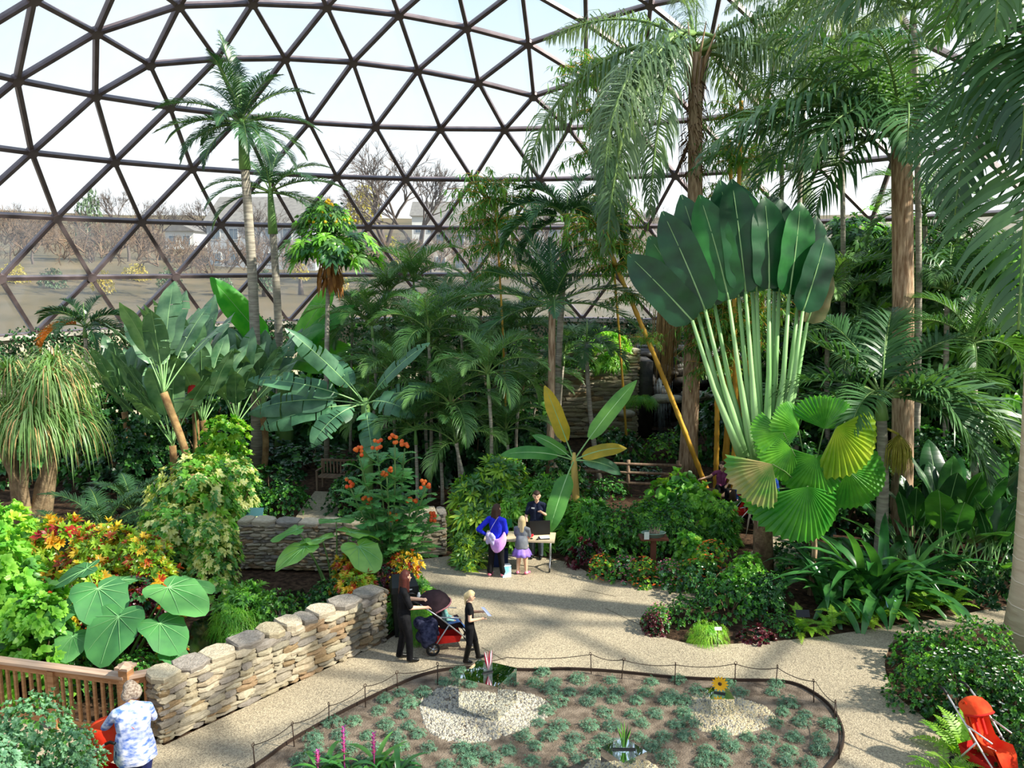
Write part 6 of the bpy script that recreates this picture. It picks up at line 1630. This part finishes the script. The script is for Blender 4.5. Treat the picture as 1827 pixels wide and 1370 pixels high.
# pushchairs
def pushchair(name, label, loc, rz, fab, fab2, frame, canopy=True, tilt=0.0, wheel_r=.12, basketm=None, cs=1.0):
    t = thing(name, label, 'pushchair', loc, rz)
    for x, y, r in ((-.32, .25, wheel_r), (-.32, -.25, wheel_r), (.42, .2, wheel_r * .85), (.42, -.2, wheel_r * .85)):
        b = MB(); b.torus((x, y, r), r - .02, .022, 'y', 20, 6); w = b.build('wheel', M_rub, t)
        b = MB(); b.tube([V3(x, y - .02, r), V3(x, y + .02, r)], .03, 8)
        for k in range(5):
            a = k * 1.2566; b.tube([V3(x, y, r), V3(x + (r - .02) * math.cos(a), y, r + (r - .02) * math.sin(a))], .009, 4)
        b.build('spokes', frame, w)
    b = MB()
    for y in (-1, 1):
        b.tube([V3(-.56, y * .22, 1.0), V3(-.2, y * .24, .72), V3(.12, y * .23, .42), V3(.42, y * .2, .14)], .014, 6)
        b.tube([V3(-.02, y * .24, .56), V3(-.32, y * .25, wheel_r)], .013, 6)
        b.tube([V3(-.22, y * .24, .72), V3(.2, y * .23, .66)], .012, 6)
    b.tube([V3(-.32, -.25, wheel_r), V3(-.32, .25, wheel_r)], .01, 5); b.tube([V3(.4, -.2, .18), V3(.4, .2, .18)], .012, 5)
    b.build('frame', frame, t)
    for y in (-1, 1):
        b = MB(); b.tube([V3(-.54, y * .22, .985), V3(-.62, y * .21, 1.03), V3(-.70, y * .2, 1.03)], .02, 7); b.build('handle', M_black, t)
    # seat shell: back, base and footrest as one bent padded panel with side wings
    b = MB(); prof = [(-.36, .98), (-.3, .80), (-.2, .60), (-.12, .48), (.02, .44), (.2, .47), (.27, .44), (.33, .30), (.40, .2)]; vs = []; fs = []; n = len(prof)
    for i, (x, z) in enumerate(prof):
        wv = .17 if i < 7 else .13
        for q, (yy, dz) in enumerate(((-1, .09 if 1 <= i <= 5 else .01), (-.8, .0), (0, -.02), (.8, .0), (1, .09 if 1 <= i <= 5 else .01))): vs.append((x + (.06 if abs(yy) == 1 and i < 4 else 0), yy * wv, z + dz))
        if i:
            for q in range(4): fs.append(((i - 1) * 5 + q, (i - 1) * 5 + q + 1, i * 5 + q + 1, i * 5 + q))
    m = len(vs); vs2 = [(x - .03, y, z - .03) for x, y, z in vs]
    b.add(vs + vs2, fs + [tuple(m + i for i in f[::-1]) for f in fs] + [(4 * 0 + q, 0 + q + 1, m + q + 1, m + q) for q in range(4)]); b.build('seat', fab, t)
    b = MB(); b.box((-.18, .06, .72), (.02, .03, .34), M=Matrix.Rotation(-.45, 3, 'Y')); b.box((-.18, -.06, .72), (.02, .03, .34), M=Matrix.Rotation(-.45, 3, 'Y')); b.build('harness', fab2, t, smooth=False)
    if canopy:
        b = MB(); vs = []; fs = []
        for i in range(7):
            a = math.radians(155 - 22 * i)
            for j in range(9):
                th = math.pi * j / 8; vs.append((-.26 + .34 * cs * math.cos(a) * math.sin(th) ** .5, .235 * (.4 + .6 * cs) * math.cos(th), .80 + .05 * (1 - cs) + .34 * cs * math.sin(a) * math.sin(th) ** .6))
        for i in range(6):
            for j in range(8): fs.append((i * 9 + j, i * 9 + j + 1, (i + 1) * 9 + j + 1, (i + 1) * 9 + j))
        b.add(vs, fs); c = b.build('canopy', fab if not canopy == 'trim' else fab2, t)
        b = MB(); b.tube([V3(*vs[6 * 9 + j]) for j in range(9)], .016, 6); b.build('canopy_trim', fab2 if canopy != 'trim' else fab, c)
    b = MB(); b.add([(-.33, -.2, .36), (.22, -.19, .30), (.22, .19, .30), (-.33, .2, .36), (-.28, -.16, .17), (.18, -.15, .17), (.18, .15, .17), (-.28, .16, .17)], [(4, 5, 1, 0), (5, 6, 2, 1), (6, 7, 3, 2), (7, 4, 0, 3), (7, 6, 5, 4)]); b.build('basket', basketm or fab2, t, smooth=False)
    return t
C_plum = cloth('dark_plum_fabric', '#241a1e', '#32242a'); C_rose = cloth('rose_trim', '#b77a80'); C_red = cloth('red_fabric', '#c92a24')
M_alu = mat('brushed_alu', '#b9bbbe', .35, metal=.7)
pc = atz(800, 1156)
pushchair('pushchair', 'dark pushchair with pink-edged canopy pushed by the woman in black', (pc.x, pc.y, 0), math.radians(14), C_plum, C_rose, M_alu, True, wheel_r=.125, basketm=C_red)
# bags slung on the pushchair
b = MB(); rng = random.Random(5)
for k in range(14): b.ball((rng.uniform(-.12, .12), rng.uniform(-.1, .1), .28 + rng.uniform(-.16, .2)), (.13, .1, .13), 8, k=6)
me = remeshed(b, 'nappy_bag', [cloth('navy_check_cloth', '#1c1f38', '#4a4c66', scale=14)], .02, 8)
q = rotz((-.42, -.1, 0), math.radians(14)); o = ob('nappy_bag', me, loc=(pc.x + q[0], pc.y + q[1], .12)); tag(o, 'navy patterned bag hanging from the dark pushchair', 'bag')
q = rotz((-.52, .05, 0), math.radians(14)); b = MB(); b.lathe([(.001, 0), (.032, 0), (.036, .12), (.02, .15), (.02, .17), (.001, .17)], 10); o = b.build('drink_bottle', mat('clear_bottle', '#cfd4d6', .2), loc=(pc.x + q[0], pc.y + q[1], .93)); tag(o, 'pale drink bottle in the pushchair handle tray', 'bottle')
# toddler
q = rotz((-.06, 0, 0), math.radians(14)); C_aqua = cloth('aqua_print', '#7fd0c4', '#c4ebe4', scale=16); C_jean = cloth('blue_jeans', '#3a5a92', '#4f70a8')
person('toddler in aqua top and jeans riding in the dark pushchair', (pc.x + q[0], pc.y + q[1], .04), math.radians(14), .88, (C_aqua, C_jean, mat('white_shoe', '#e0dcd6', .6)),
       dict(pel=(-.02, 0, .53), wst=(-.03, 0, .61), hil=(.02, .055, .52), hir=(.02, -.055, .52), knl=(.25, .08, .55), knr=(.25, -.08, .55), anl=(.36, .08, .36), anr=(.40, -.08, .42), wrl=(.16, .1, .6), wrr=(.16, -.1, .6), ell=(.03, .13, .64), elr=(.03, -.13, .64), hed=(.02, 0, .945), face=(1, .1, -.1)),
       (mat('light_brown_curls', '#8a6444', .8, '#b58a62', scale=30, bump=.5), shorthair(.012)), fat=1.15)
# girl with a paper
pg = atz(838, 1181)
person('blond girl in black with boots walking and reading a paper', (pg.x, pg.y, 0), math.radians(6), 1.32, (C_black, C_black, C_bshoe),
       dict(ell=(.03, .12, .66), elr=(.0, -.125, .64), wrl=(.16, .06, .68), wrr=(.15, -.10, .65), anl=(.12, .05, .055), knl=(.075, .055, .29), anr=(-.06, -.05, .05), knr=(-.005, -.055, .285), face=(1, -.05, -.3), toel=(1, 0, -.05)),
       (M_hblond, ponytail(.17)), longsleeve=False, short=.35, boots=True)
b = MB(); b.box((0, 0, 0), (.16, .006, .21)); o = b.build('paper_sheet', mat('pale_blue_paper', '#b8c2e4', .7), smooth=False, loc=(pg.x + .30, pg.y - .02, .95), rot=(-.9, .4, 1.2)); tag(o, 'pale blue paper held by the blond girl', 'paper')
# visitor in blue with lilac bag
pb_ = atz(886, 1029)
def flare(cap, J, h):
    for s in 'lr': cap((J['kn' + s] + J['an' + s]) / 2, J['an' + s] + V3(0, 0, .035 * h), .040, .042, 2)
person('woman in cobalt blue sweater and black trousers, hand on hip', (pb_.x, pb_.y, 0), math.radians(66), 1.68, (cloth('cobalt_knit', '#1f28c0', '#2c38d8'), C_black, C_pink),
       dict(ell=(-.10, .22, .66), wrl=(-.035, .115, .57), elr=(.02, -.13, .64), wrr=(.12, -.09, .58), anl=(-.02, .09, .047), knl=(0, .075, .285), anr=(.03, -.08, .047), toer=(1, -.4, -.28), face=(1, -.35, -.15)),
       (M_hbrown, longhair(.10)), extra=flare, fat=1.0)
C_lil = cloth('lilac_print', '#b0a6dc', '#d2c8ee', scale=24); C_orch = cloth('orchid_cloth', '#c48adf', '#d6a4ec', scale=6)
b = MB(); rng = random.Random(2)
for k in range(14): b.ball((rng.uniform(-.02, .02), rng.uniform(-.1, .1), rng.uniform(-.14, .1)), (.045, .05, .07), 8, k=6)
me = remeshed(b, 'shoulder_bag', [C_lil], .016, 2); q = rotz((-.17, .06, 0), math.radians(66)); t = thing('shoulder_bag', 'lilac patterned bag slung on the woman in blue', 'bag', (pb_.x + q[0], pb_.y + q[1], 0), math.radians(66)); ob('pouch', me, t, loc=(0, 0, .98))
b = MB(); b.tube([V3(0, .04, 1.08), V3(-.0, -.05, 1.25), V3(.1, -.13, 1.42), V3(.16, -.15, 1.385)], .012, 5, flat=.4); b.build('strap', C_lil, t)
b = MB()
for k in range(16):
    a = -1.4 + k * .17; b.ball((-.13 * math.cos(a) - .02, .15 * math.sin(a) - .06, .90 - .12 * math.cos(a * 1.3)), (.045, .06, .17), 7, k=6)
me = remeshed(b, 'tied_jacket', [C_orch], .016, 2); t = thing('tied_jacket', 'orchid pink jacket tied round the waist of the woman in blue', 'jacket', (pb_.x, pb_.y, 0), math.radians(66)); ob('jacket_body', me, t)
b = MB(); b.tube([V3(-.16, -.02, .72), V3(-.17, -.01, .66)], .015, 5); b.build('sleeve_end', mat('white_cuff', '#e8e4ea', .7), t)
# girl in purple skirt
pk = atz(931, 1025); C_grey = cloth('grey_tee', '#72757c', '#84878e'); C_lav = cloth('lavender_skirt', '#8a6ad0', '#a68ae2', scale=5)
gk = person('girl with long blond hair, grey tee and purple skirt', (pk.x, pk.y, 0), math.radians(72), 1.36, (C_grey, C_lav, C_pink),
       dict(ell=(.06, .12, .65), elr=(.06, -.12, .65), wrl=(.16, .08, .60), wrr=(.16, -.08, .60), anl=(0, .07, .047), anr=(.02, -.07, .047), face=(1, -.2, -.35), toer=(1, -.5, -.28)),
       (M_hblond, longhair(.19)), longsleeve=False, bare=True, short=.8)
b = MB(); b.lathe([(.11, .70), (.14, .66), (.19, .55), (.225, .47), (.215, .47), (.17, .56), (.10, .69)], 28, sy=1.0, wob=lambda th, z: 1 + (.10 * math.sin(th * 9) if z < .62 else 0)); b.build('skirt', C_lav, gk)
b = MB(); b.lathe([(.118, .94), (.135, .80), (.155, .66), (.150, .64), (.12, .80), (.11, .93)], 20, sy=1.05, wob=lambda th, z: 1 + .04 * math.sin(th * 5)); b.build('tee_hem', C_grey, gk)
# staff member behind the table
ps = Vector((atz(955, 1012).x + .05, TP.y + .62, 0)); C_navy = cloth('navy_polo', '#141a2c', '#20283e')
st = person('staff member in dark polo with name badge behind the table', ps, math.radians(-100), 1.66, (C_navy, cloth('slate_trousers', '#3a4048', '#4a525c'), C_bshoe),
       dict(ell=(.03, .17, .645), wrl=(.15, .09, .735), elr=(.02, -.15, .63), wrr=(.12, -.13, .50), face=(1, .1, -.25)), (M_hbrown, shorthair()), longsleeve=False, short=.75, fat=1.12)
b = MB(); b.box((.125, -.075, 1.27), (.012, .075, .03)); b.build('name_badge', mat('badge_white', '#d8d8d8', .5), st, smooth=False)
# visitor at the railing in a tie-dye shirt, with red pushchair
pr_ = atz(236, 1262, 1.42); pr_.z = 0
C_tie = mat('tie_dye_cloth', '#dfe0f2', .85, '#4f72c0', scale=10, detail=7, lo=.36, hi=.66, stretch=(1, 1, 2.2), bump=.2)
vi = person('grey-haired visitor in white and blue tie-dye shirt leaning on a red pushchair', pr_, math.radians(118), 1.68, (C_tie, cloth('navy_trousers', '#1e2450'), C_bshoe),
       dict(wst=(.02, 0, .61), che=(.07, 0, .715), nkb=(.115, 0, .795), nek=(.145, 0, .835), hed=(.17, 0, .90), shl=(.10, .115, .775), shr=(.10, -.115, .775), ell=(.17, .19, .645), wrl=(.29, .17, .55), elr=(.18, -.15, .64), wrr=(.30, -.08, .56), face=(1, .25, -.4)),
       (M_hgrey, shorthair(.02)), fat=1.45)
b = MB(); b.lathe([(.19, 1.08), (.22, .92), (.235, .74), (.225, .73), (.20, .9), (.18, 1.07)], 24, sy=1.08, wob=lambda th, z: 1 + .05 * math.sin(th * 6)); b.build('shirt_hem', C_tie, vi)
b = MB(); b.tube(spline([V3(.16, .16, 1.30), V3(.0, .08, 1.24), V3(-.06, -.06, 1.08), V3(-.06, -.2, .92)], 8), .009, 5); b.build('bag_strap', mat('coral_strap', '#d07868', .7), vi)
C_orange = cloth('orange_red_fabric', '#d8331a', '#e8552a', scale=4); M_alul = mat('pale_alu', '#d6d2d0', .35, metal=.5)
q = rotz((.78, .18, 0), math.radians(118)); pushchair('pushchair', 'red pushchair held by the grey-haired visitor at the railing', (pr_.x + q[0] - .15, pr_.y + q[1] - .25, 0), math.radians(150), C_orange, C_red, M_alul, True, wheel_r=.09)
# red pushchair parked by the ferns
pp = atz(1768, 1312, .62); pp.z = 0
pk2 = pushchair('pushchair', 'bright red-orange pushchair parked by the lime ferns', pp, math.radians(-68), C_orange, C_red, M_alul, True, wheel_r=.09, cs=.66)
b = MB(); b.box((.08, -.10, .485), (.12, .09, .004)); b.build('care_label', mat('grey_label', '#c8a8a0', .6), pk2, smooth=False)
# visitors on the back path
pbk = atz(1379, 950)
person('visitor in royal blue shirt and navy trousers on the back path', (pbk.x, pbk.y, 0), math.radians(170), 1.72, (cloth('royal_blue_tee', '#2a4fae', '#3a60c0'), cloth('navy_slacks', '#12142a'), C_bshoe),
       dict(ell=(.0, .15, .65), wrl=(.14, .07, .64), elr=(.02, -.14, .64), wrr=(.15, -.05, .63), face=(1, .1, -.3)), (M_hbrown, shorthair()), longsleeve=False, short=.8)
psd = gp(1291, 24.0)
sb = thing('log_seat', 'low wooden log seat among the bamboo', 'seat', (psd.x + .1, psd.y + .1, 0)); b = MB(); b.tube([V3(-.9, 0, .22), V3(.9, 0, .22)], .2, 10); b.build('log', M_teak, sb)
b = MB(); b.box((-.6, 0, .1), (.2, .5, .2)); b.build('foot', M_teak, sb, smooth=False)
SIT = dict(pel=(0, 0, .30), wst=(.0, 0, .38), che=(.02, 0, .49), nkb=(.02, 0, .58), nek=(.035, 0, .63), hed=(.05, 0, .70), shl=(.02, .108, .565), shr=(.02, -.108, .565), hil=(.03, .055, .29), hir=(.03, -.055, .29),
           knl=(.26, .08, .30), knr=(.26, -.08, .30), anl=(.27, .07, .05), anr=(.27, -.07, .05))
person('seated woman in plum top with outstretched arm near the bamboo', (psd.x - .08, psd.y, 0), math.radians(-100), 1.64, (cloth('plum_top', '#7a3a5c', '#9a5278'), C_black, C_bshoe),
       dict(SIT, ell=(.06, .15, .42), wrl=(.18, .08, .38), elr=(.10, -.22, .50), wrr=(.14, -.36, .47), face=(1, .2, -.1)), (M_hbrown, ponytail(.1)), longsleeve=False, short=.5)
person('small child in rose top sitting beside the woman in plum', (psd.x + .42, psd.y, .13), math.radians(-95), 1.0, (cloth('rose_top', '#b04a62', '#c86a80'), C_jean, C_pink), dict(SIT, ell=(.02, .14, .42), wrl=(.14, .06, .40), elr=(.02, -.14, .42), wrr=(.14, -.06, .40)), (M_hbrown, shorthair()), longsleeve=False)
pq = atz(1330, 955); pushchair('pushchair', 'dark pushchair with red seat behind the wispy shrub', (pq.x, pq.y + .5, 0), math.radians(200), C_red, C_plum, M_alu, 'trim')
# ---------------------------------------------------------------- outside: houses and bare trees
M_bark = mat('grey_bark', '#5c524c', .9, '#786c64', scale=5); M_brush = mat('brown_brush', '#64503f', .9, '#86705a', scale=5)
def house(label, px0, px1, ptop, pbot, Y, dep, wallm, roofm, gable, nx, nz_, side_white=False):
    a = aty(px0, pbot, Y); c = aty(px1, ptop, Y); W_ = c.x - a.x; z0 = hill((a.x + c.x) / 2, Y) - .3; H_ = c.z - z0
    t = thing('house', label, 'building', ((a.x + c.x) / 2, Y + dep / 2, z0))
    b = MB(); b.box((0, 0, H_ / 2), (W_, dep, H_)); b.build('wall', wallm, t, smooth=False)
    b = MB(); ov = .4
    if gable == 'x': b.add([(-W_ / 2 - ov, -dep / 2 - ov, H_), (W_ / 2 + ov, -dep / 2 - ov, H_), (W_ / 2 + ov, dep / 2 + ov, H_), (-W_ / 2 - ov, dep / 2 + ov, H_), (-W_ / 2 - ov, 0, H_ + dep * .28), (W_ / 2 + ov, 0, H_ + dep * .28)], [(0, 1, 5, 4), (2, 3, 4, 5), (0, 4, 3), (1, 2, 5), (3, 2, 1, 0)])
    else: b.add([(-W_ / 2 - ov, -dep / 2 - ov, H_), (W_ / 2 + ov, -dep / 2 - ov, H_), (W_ / 2 + ov, dep / 2 + ov, H_), (-W_ / 2 - ov, dep / 2 + ov, H_), (0, -dep / 2 - ov, H_ + W_ * .28), (0, dep / 2 + ov, H_ + W_ * .28)], [(0, 4, 5, 3), (1, 2, 5, 4), (0, 1, 4), (2, 3, 5), (3, 2, 1, 0)])
    b.build('roof', roofm, t, smooth=False)
    for j in range(nz_):
        for i in range(nx):
            x = W_ * (-.5 + (i + .5) / nx); z = H_ * (j + .55) / nz_
            b = MB(); b.box((x, -dep / 2 - .03, z), (1.1, .08, 1.35)); w = b.build('window', mat('white_trim', '#dcdcd8', .6), t, smooth=False)
            b = MB(); b.box((x - .24, -dep / 2 - .08, z), (.42, .03, 1.15)); b.box((x + .24, -dep / 2 - .08, z), (.42, .03, 1.15)); b.build('pane', mat('window_glass', '#5f6e7a', .15), w, smooth=False)
    if side_white:
        b = MB(); b.box((W_ / 2, -dep / 2 - .05, H_ / 2), (.9, .3, H_)); b.build('corner_board', MATS['white_trim'], t, smooth=False)
mg = mat('grey_siding', '#a2a6aa', .8, '#b2b6ba', scale=.6); mw = mat('white_siding', '#d8d8d4', .8); mbg = mat('beige_siding', '#b8b0a4', .8); mr = mat('grey_shingle', '#6d6a68', .9, '#7d7a76', scale=2)
house('grey two-storey apartment house seen left of the umbrella tree', 372, 560, 398, 476, 96, 12, mg, mr, 'x', 6, 2)
house('beige apartment house with white corner board behind the christmas palm', 770, 905, 410, 484, 92, 12, mbg, mr, 'x', 4, 2, True)
house('beige apartment house far right of the beige corner board house', 940, 1120, 400, 470, 104, 12, mg, mr, 'x', 6, 2)
house('small white gabled house on the hillside', 296, 345, 412, 442, 118, 9, mw, mr, 'y', 2, 1)
house('white gabled house on the hilltop behind the bare trees', 735, 800, 385, 408, 150, 10, mw, mr, 'x', 3, 1)
house('white gabled house high on the left hillside', 410, 470, 388, 405, 150, 10, mw, mr, 'x', 3, 1)
BT = [bare_tree(1, M_bark, 6, .5), bare_tree(2, M_bark, 6, .62), bare_tree(5, M_bark, 6, .42)]
def tree(label, px, ptop, Y, v, group=None, w=1.0, name='bare_tree'):
    a = aty(px, 470, Y); z0 = hill(a.x, Y); H_ = aty(px, ptop, Y).z - z0
    t = thing(name, label, 'tree', (a.x, Y, z0 - .1), rz=px * .37, group=group); s = H_ / .97
    for nm, me in zip(('trunk', 'branches'), BT[v]): ob(nm, me, t, scale=(s * w, s * w, s), kind='stuff' if nm == 'branches' else None)
tree('broad bare tree standing above the beige house', 690, 236, 84, 1, w=1.15)
tree('tall bare tree beside the broad one above the beige house', 745, 262, 79, 0, w=1.0)
GT = 'bare trees along the hillside'
for i, (px, pt, Y) in enumerate([(230, 322, 96), (285, 345, 100), (385, 335, 100), (160, 360, 92), (60, 350, 88), (20, 370, 86), (560, 330, 110), (640, 330, 105), (850, 335, 80), (890, 350, 82), (1075, 335, 100), (1130, 340, 96), (-30, 340, 84), (470, 345, 80), (110, 380, 100), (330, 370, 120), (1180, 350, 100), (965, 350, 84)]):
    tree('leafless tree on the hillside among the houses', px, pt, Y, i % 3, GT)
def softtree(label, px, ptop, pbot, Y, wpx, m, name):
    a = aty(px, 470, Y); z0 = hill(a.x, Y); zb = max(z0, aty(px, pbot, Y).z); H_ = aty(px, ptop, Y).z - zb
    t = thing(name, label, 'tree', (a.x, Y, z0)); r = wpx * Y / F
    ob('foliage', foliage('soft' + m.name, [m], 260, 6, .14, .05, 0, flat=1.0), t, loc=(0, 0, zb - z0), scale=(r, r, H_), kind='stuff')
    b = MB(); b.tube([V3(0, 0, 0), V3(0, 0, zb - z0 + H_ * .6)], [.25, .1], 6); b.build('trunk', M_bark, t)
M_wil = leafm('willow_haze', '#a8a24a', '#c4b85a', trans=.3); M_con = leafm('far_conifer', '#4f6a4c', '#6a8260', trans=.1)
softtree('yellow-budded willow beside the broad bare tree', 650, 330, 400, 88, 32, M_wil, 'willow')
softtree('dark green conifer on the left hillside', 165, 335, 440, 95, 26, M_con, 'conifer')
softtree('yellow forsythia bush on the lawn', 535, 470, 500, 68, 16, M_wil, 'forsythia'); softtree('low dark evergreen bush on the lawn', 395, 488, 520, 66, 18, M_con, 'evergreen_bush'); softtree('yellow willow low beside the grey house', 690, 420, 470, 88, 26, M_wil, 'willow')
# leafless thicket on the bank
for i, (px, yt, Y, w, m) in enumerate([(90, 478, 64, 24, M_con), (180, 482, 62, 20, M_wil), (300, 476, 68, 22, M_con), (470, 480, 66, 18, M_con), (600, 478, 70, 20, M_wil), (20, 470, 66, 26, M_wil), (240, 470, 74, 24, M_wil)]):
    softtree(('round evergreen bush on the bank outside' if m is M_con else 'yellowish budding bush on the bank outside'), px, yt, yt + 40, Y, w, m, 'bank_bush'); bpy.data.objects['bank_bush' + ('.%03d' % i if i else '')]['group'] = 'evergreen bank bushes' if m is M_con else 'yellowish bank bushes'
BRS = [bare_tree(11, M_brush, 5, .75)[1], bare_tree(12, M_brush, 5, .85)[1]]
for i in range(64):
    px = -60 + i * 20 + (i % 3) * 6; Y = (58 if px < 420 else 64) + (i * 7) % 19; a = aty(px, 500, Y); z0 = hill(a.x, Y)
    t = thing('brush_clump', 'leafless brown brush on the bank below the houses', 'brush', (a.x, Y, z0 - .1), rz=i * 1.3, group='brown brush on the bank')
    ob('branches', BRS[i % 2], t, scale=(4.2 + (i % 4) * .9 + (1.6 if px < 300 else 0),) * 3, kind='stuff')
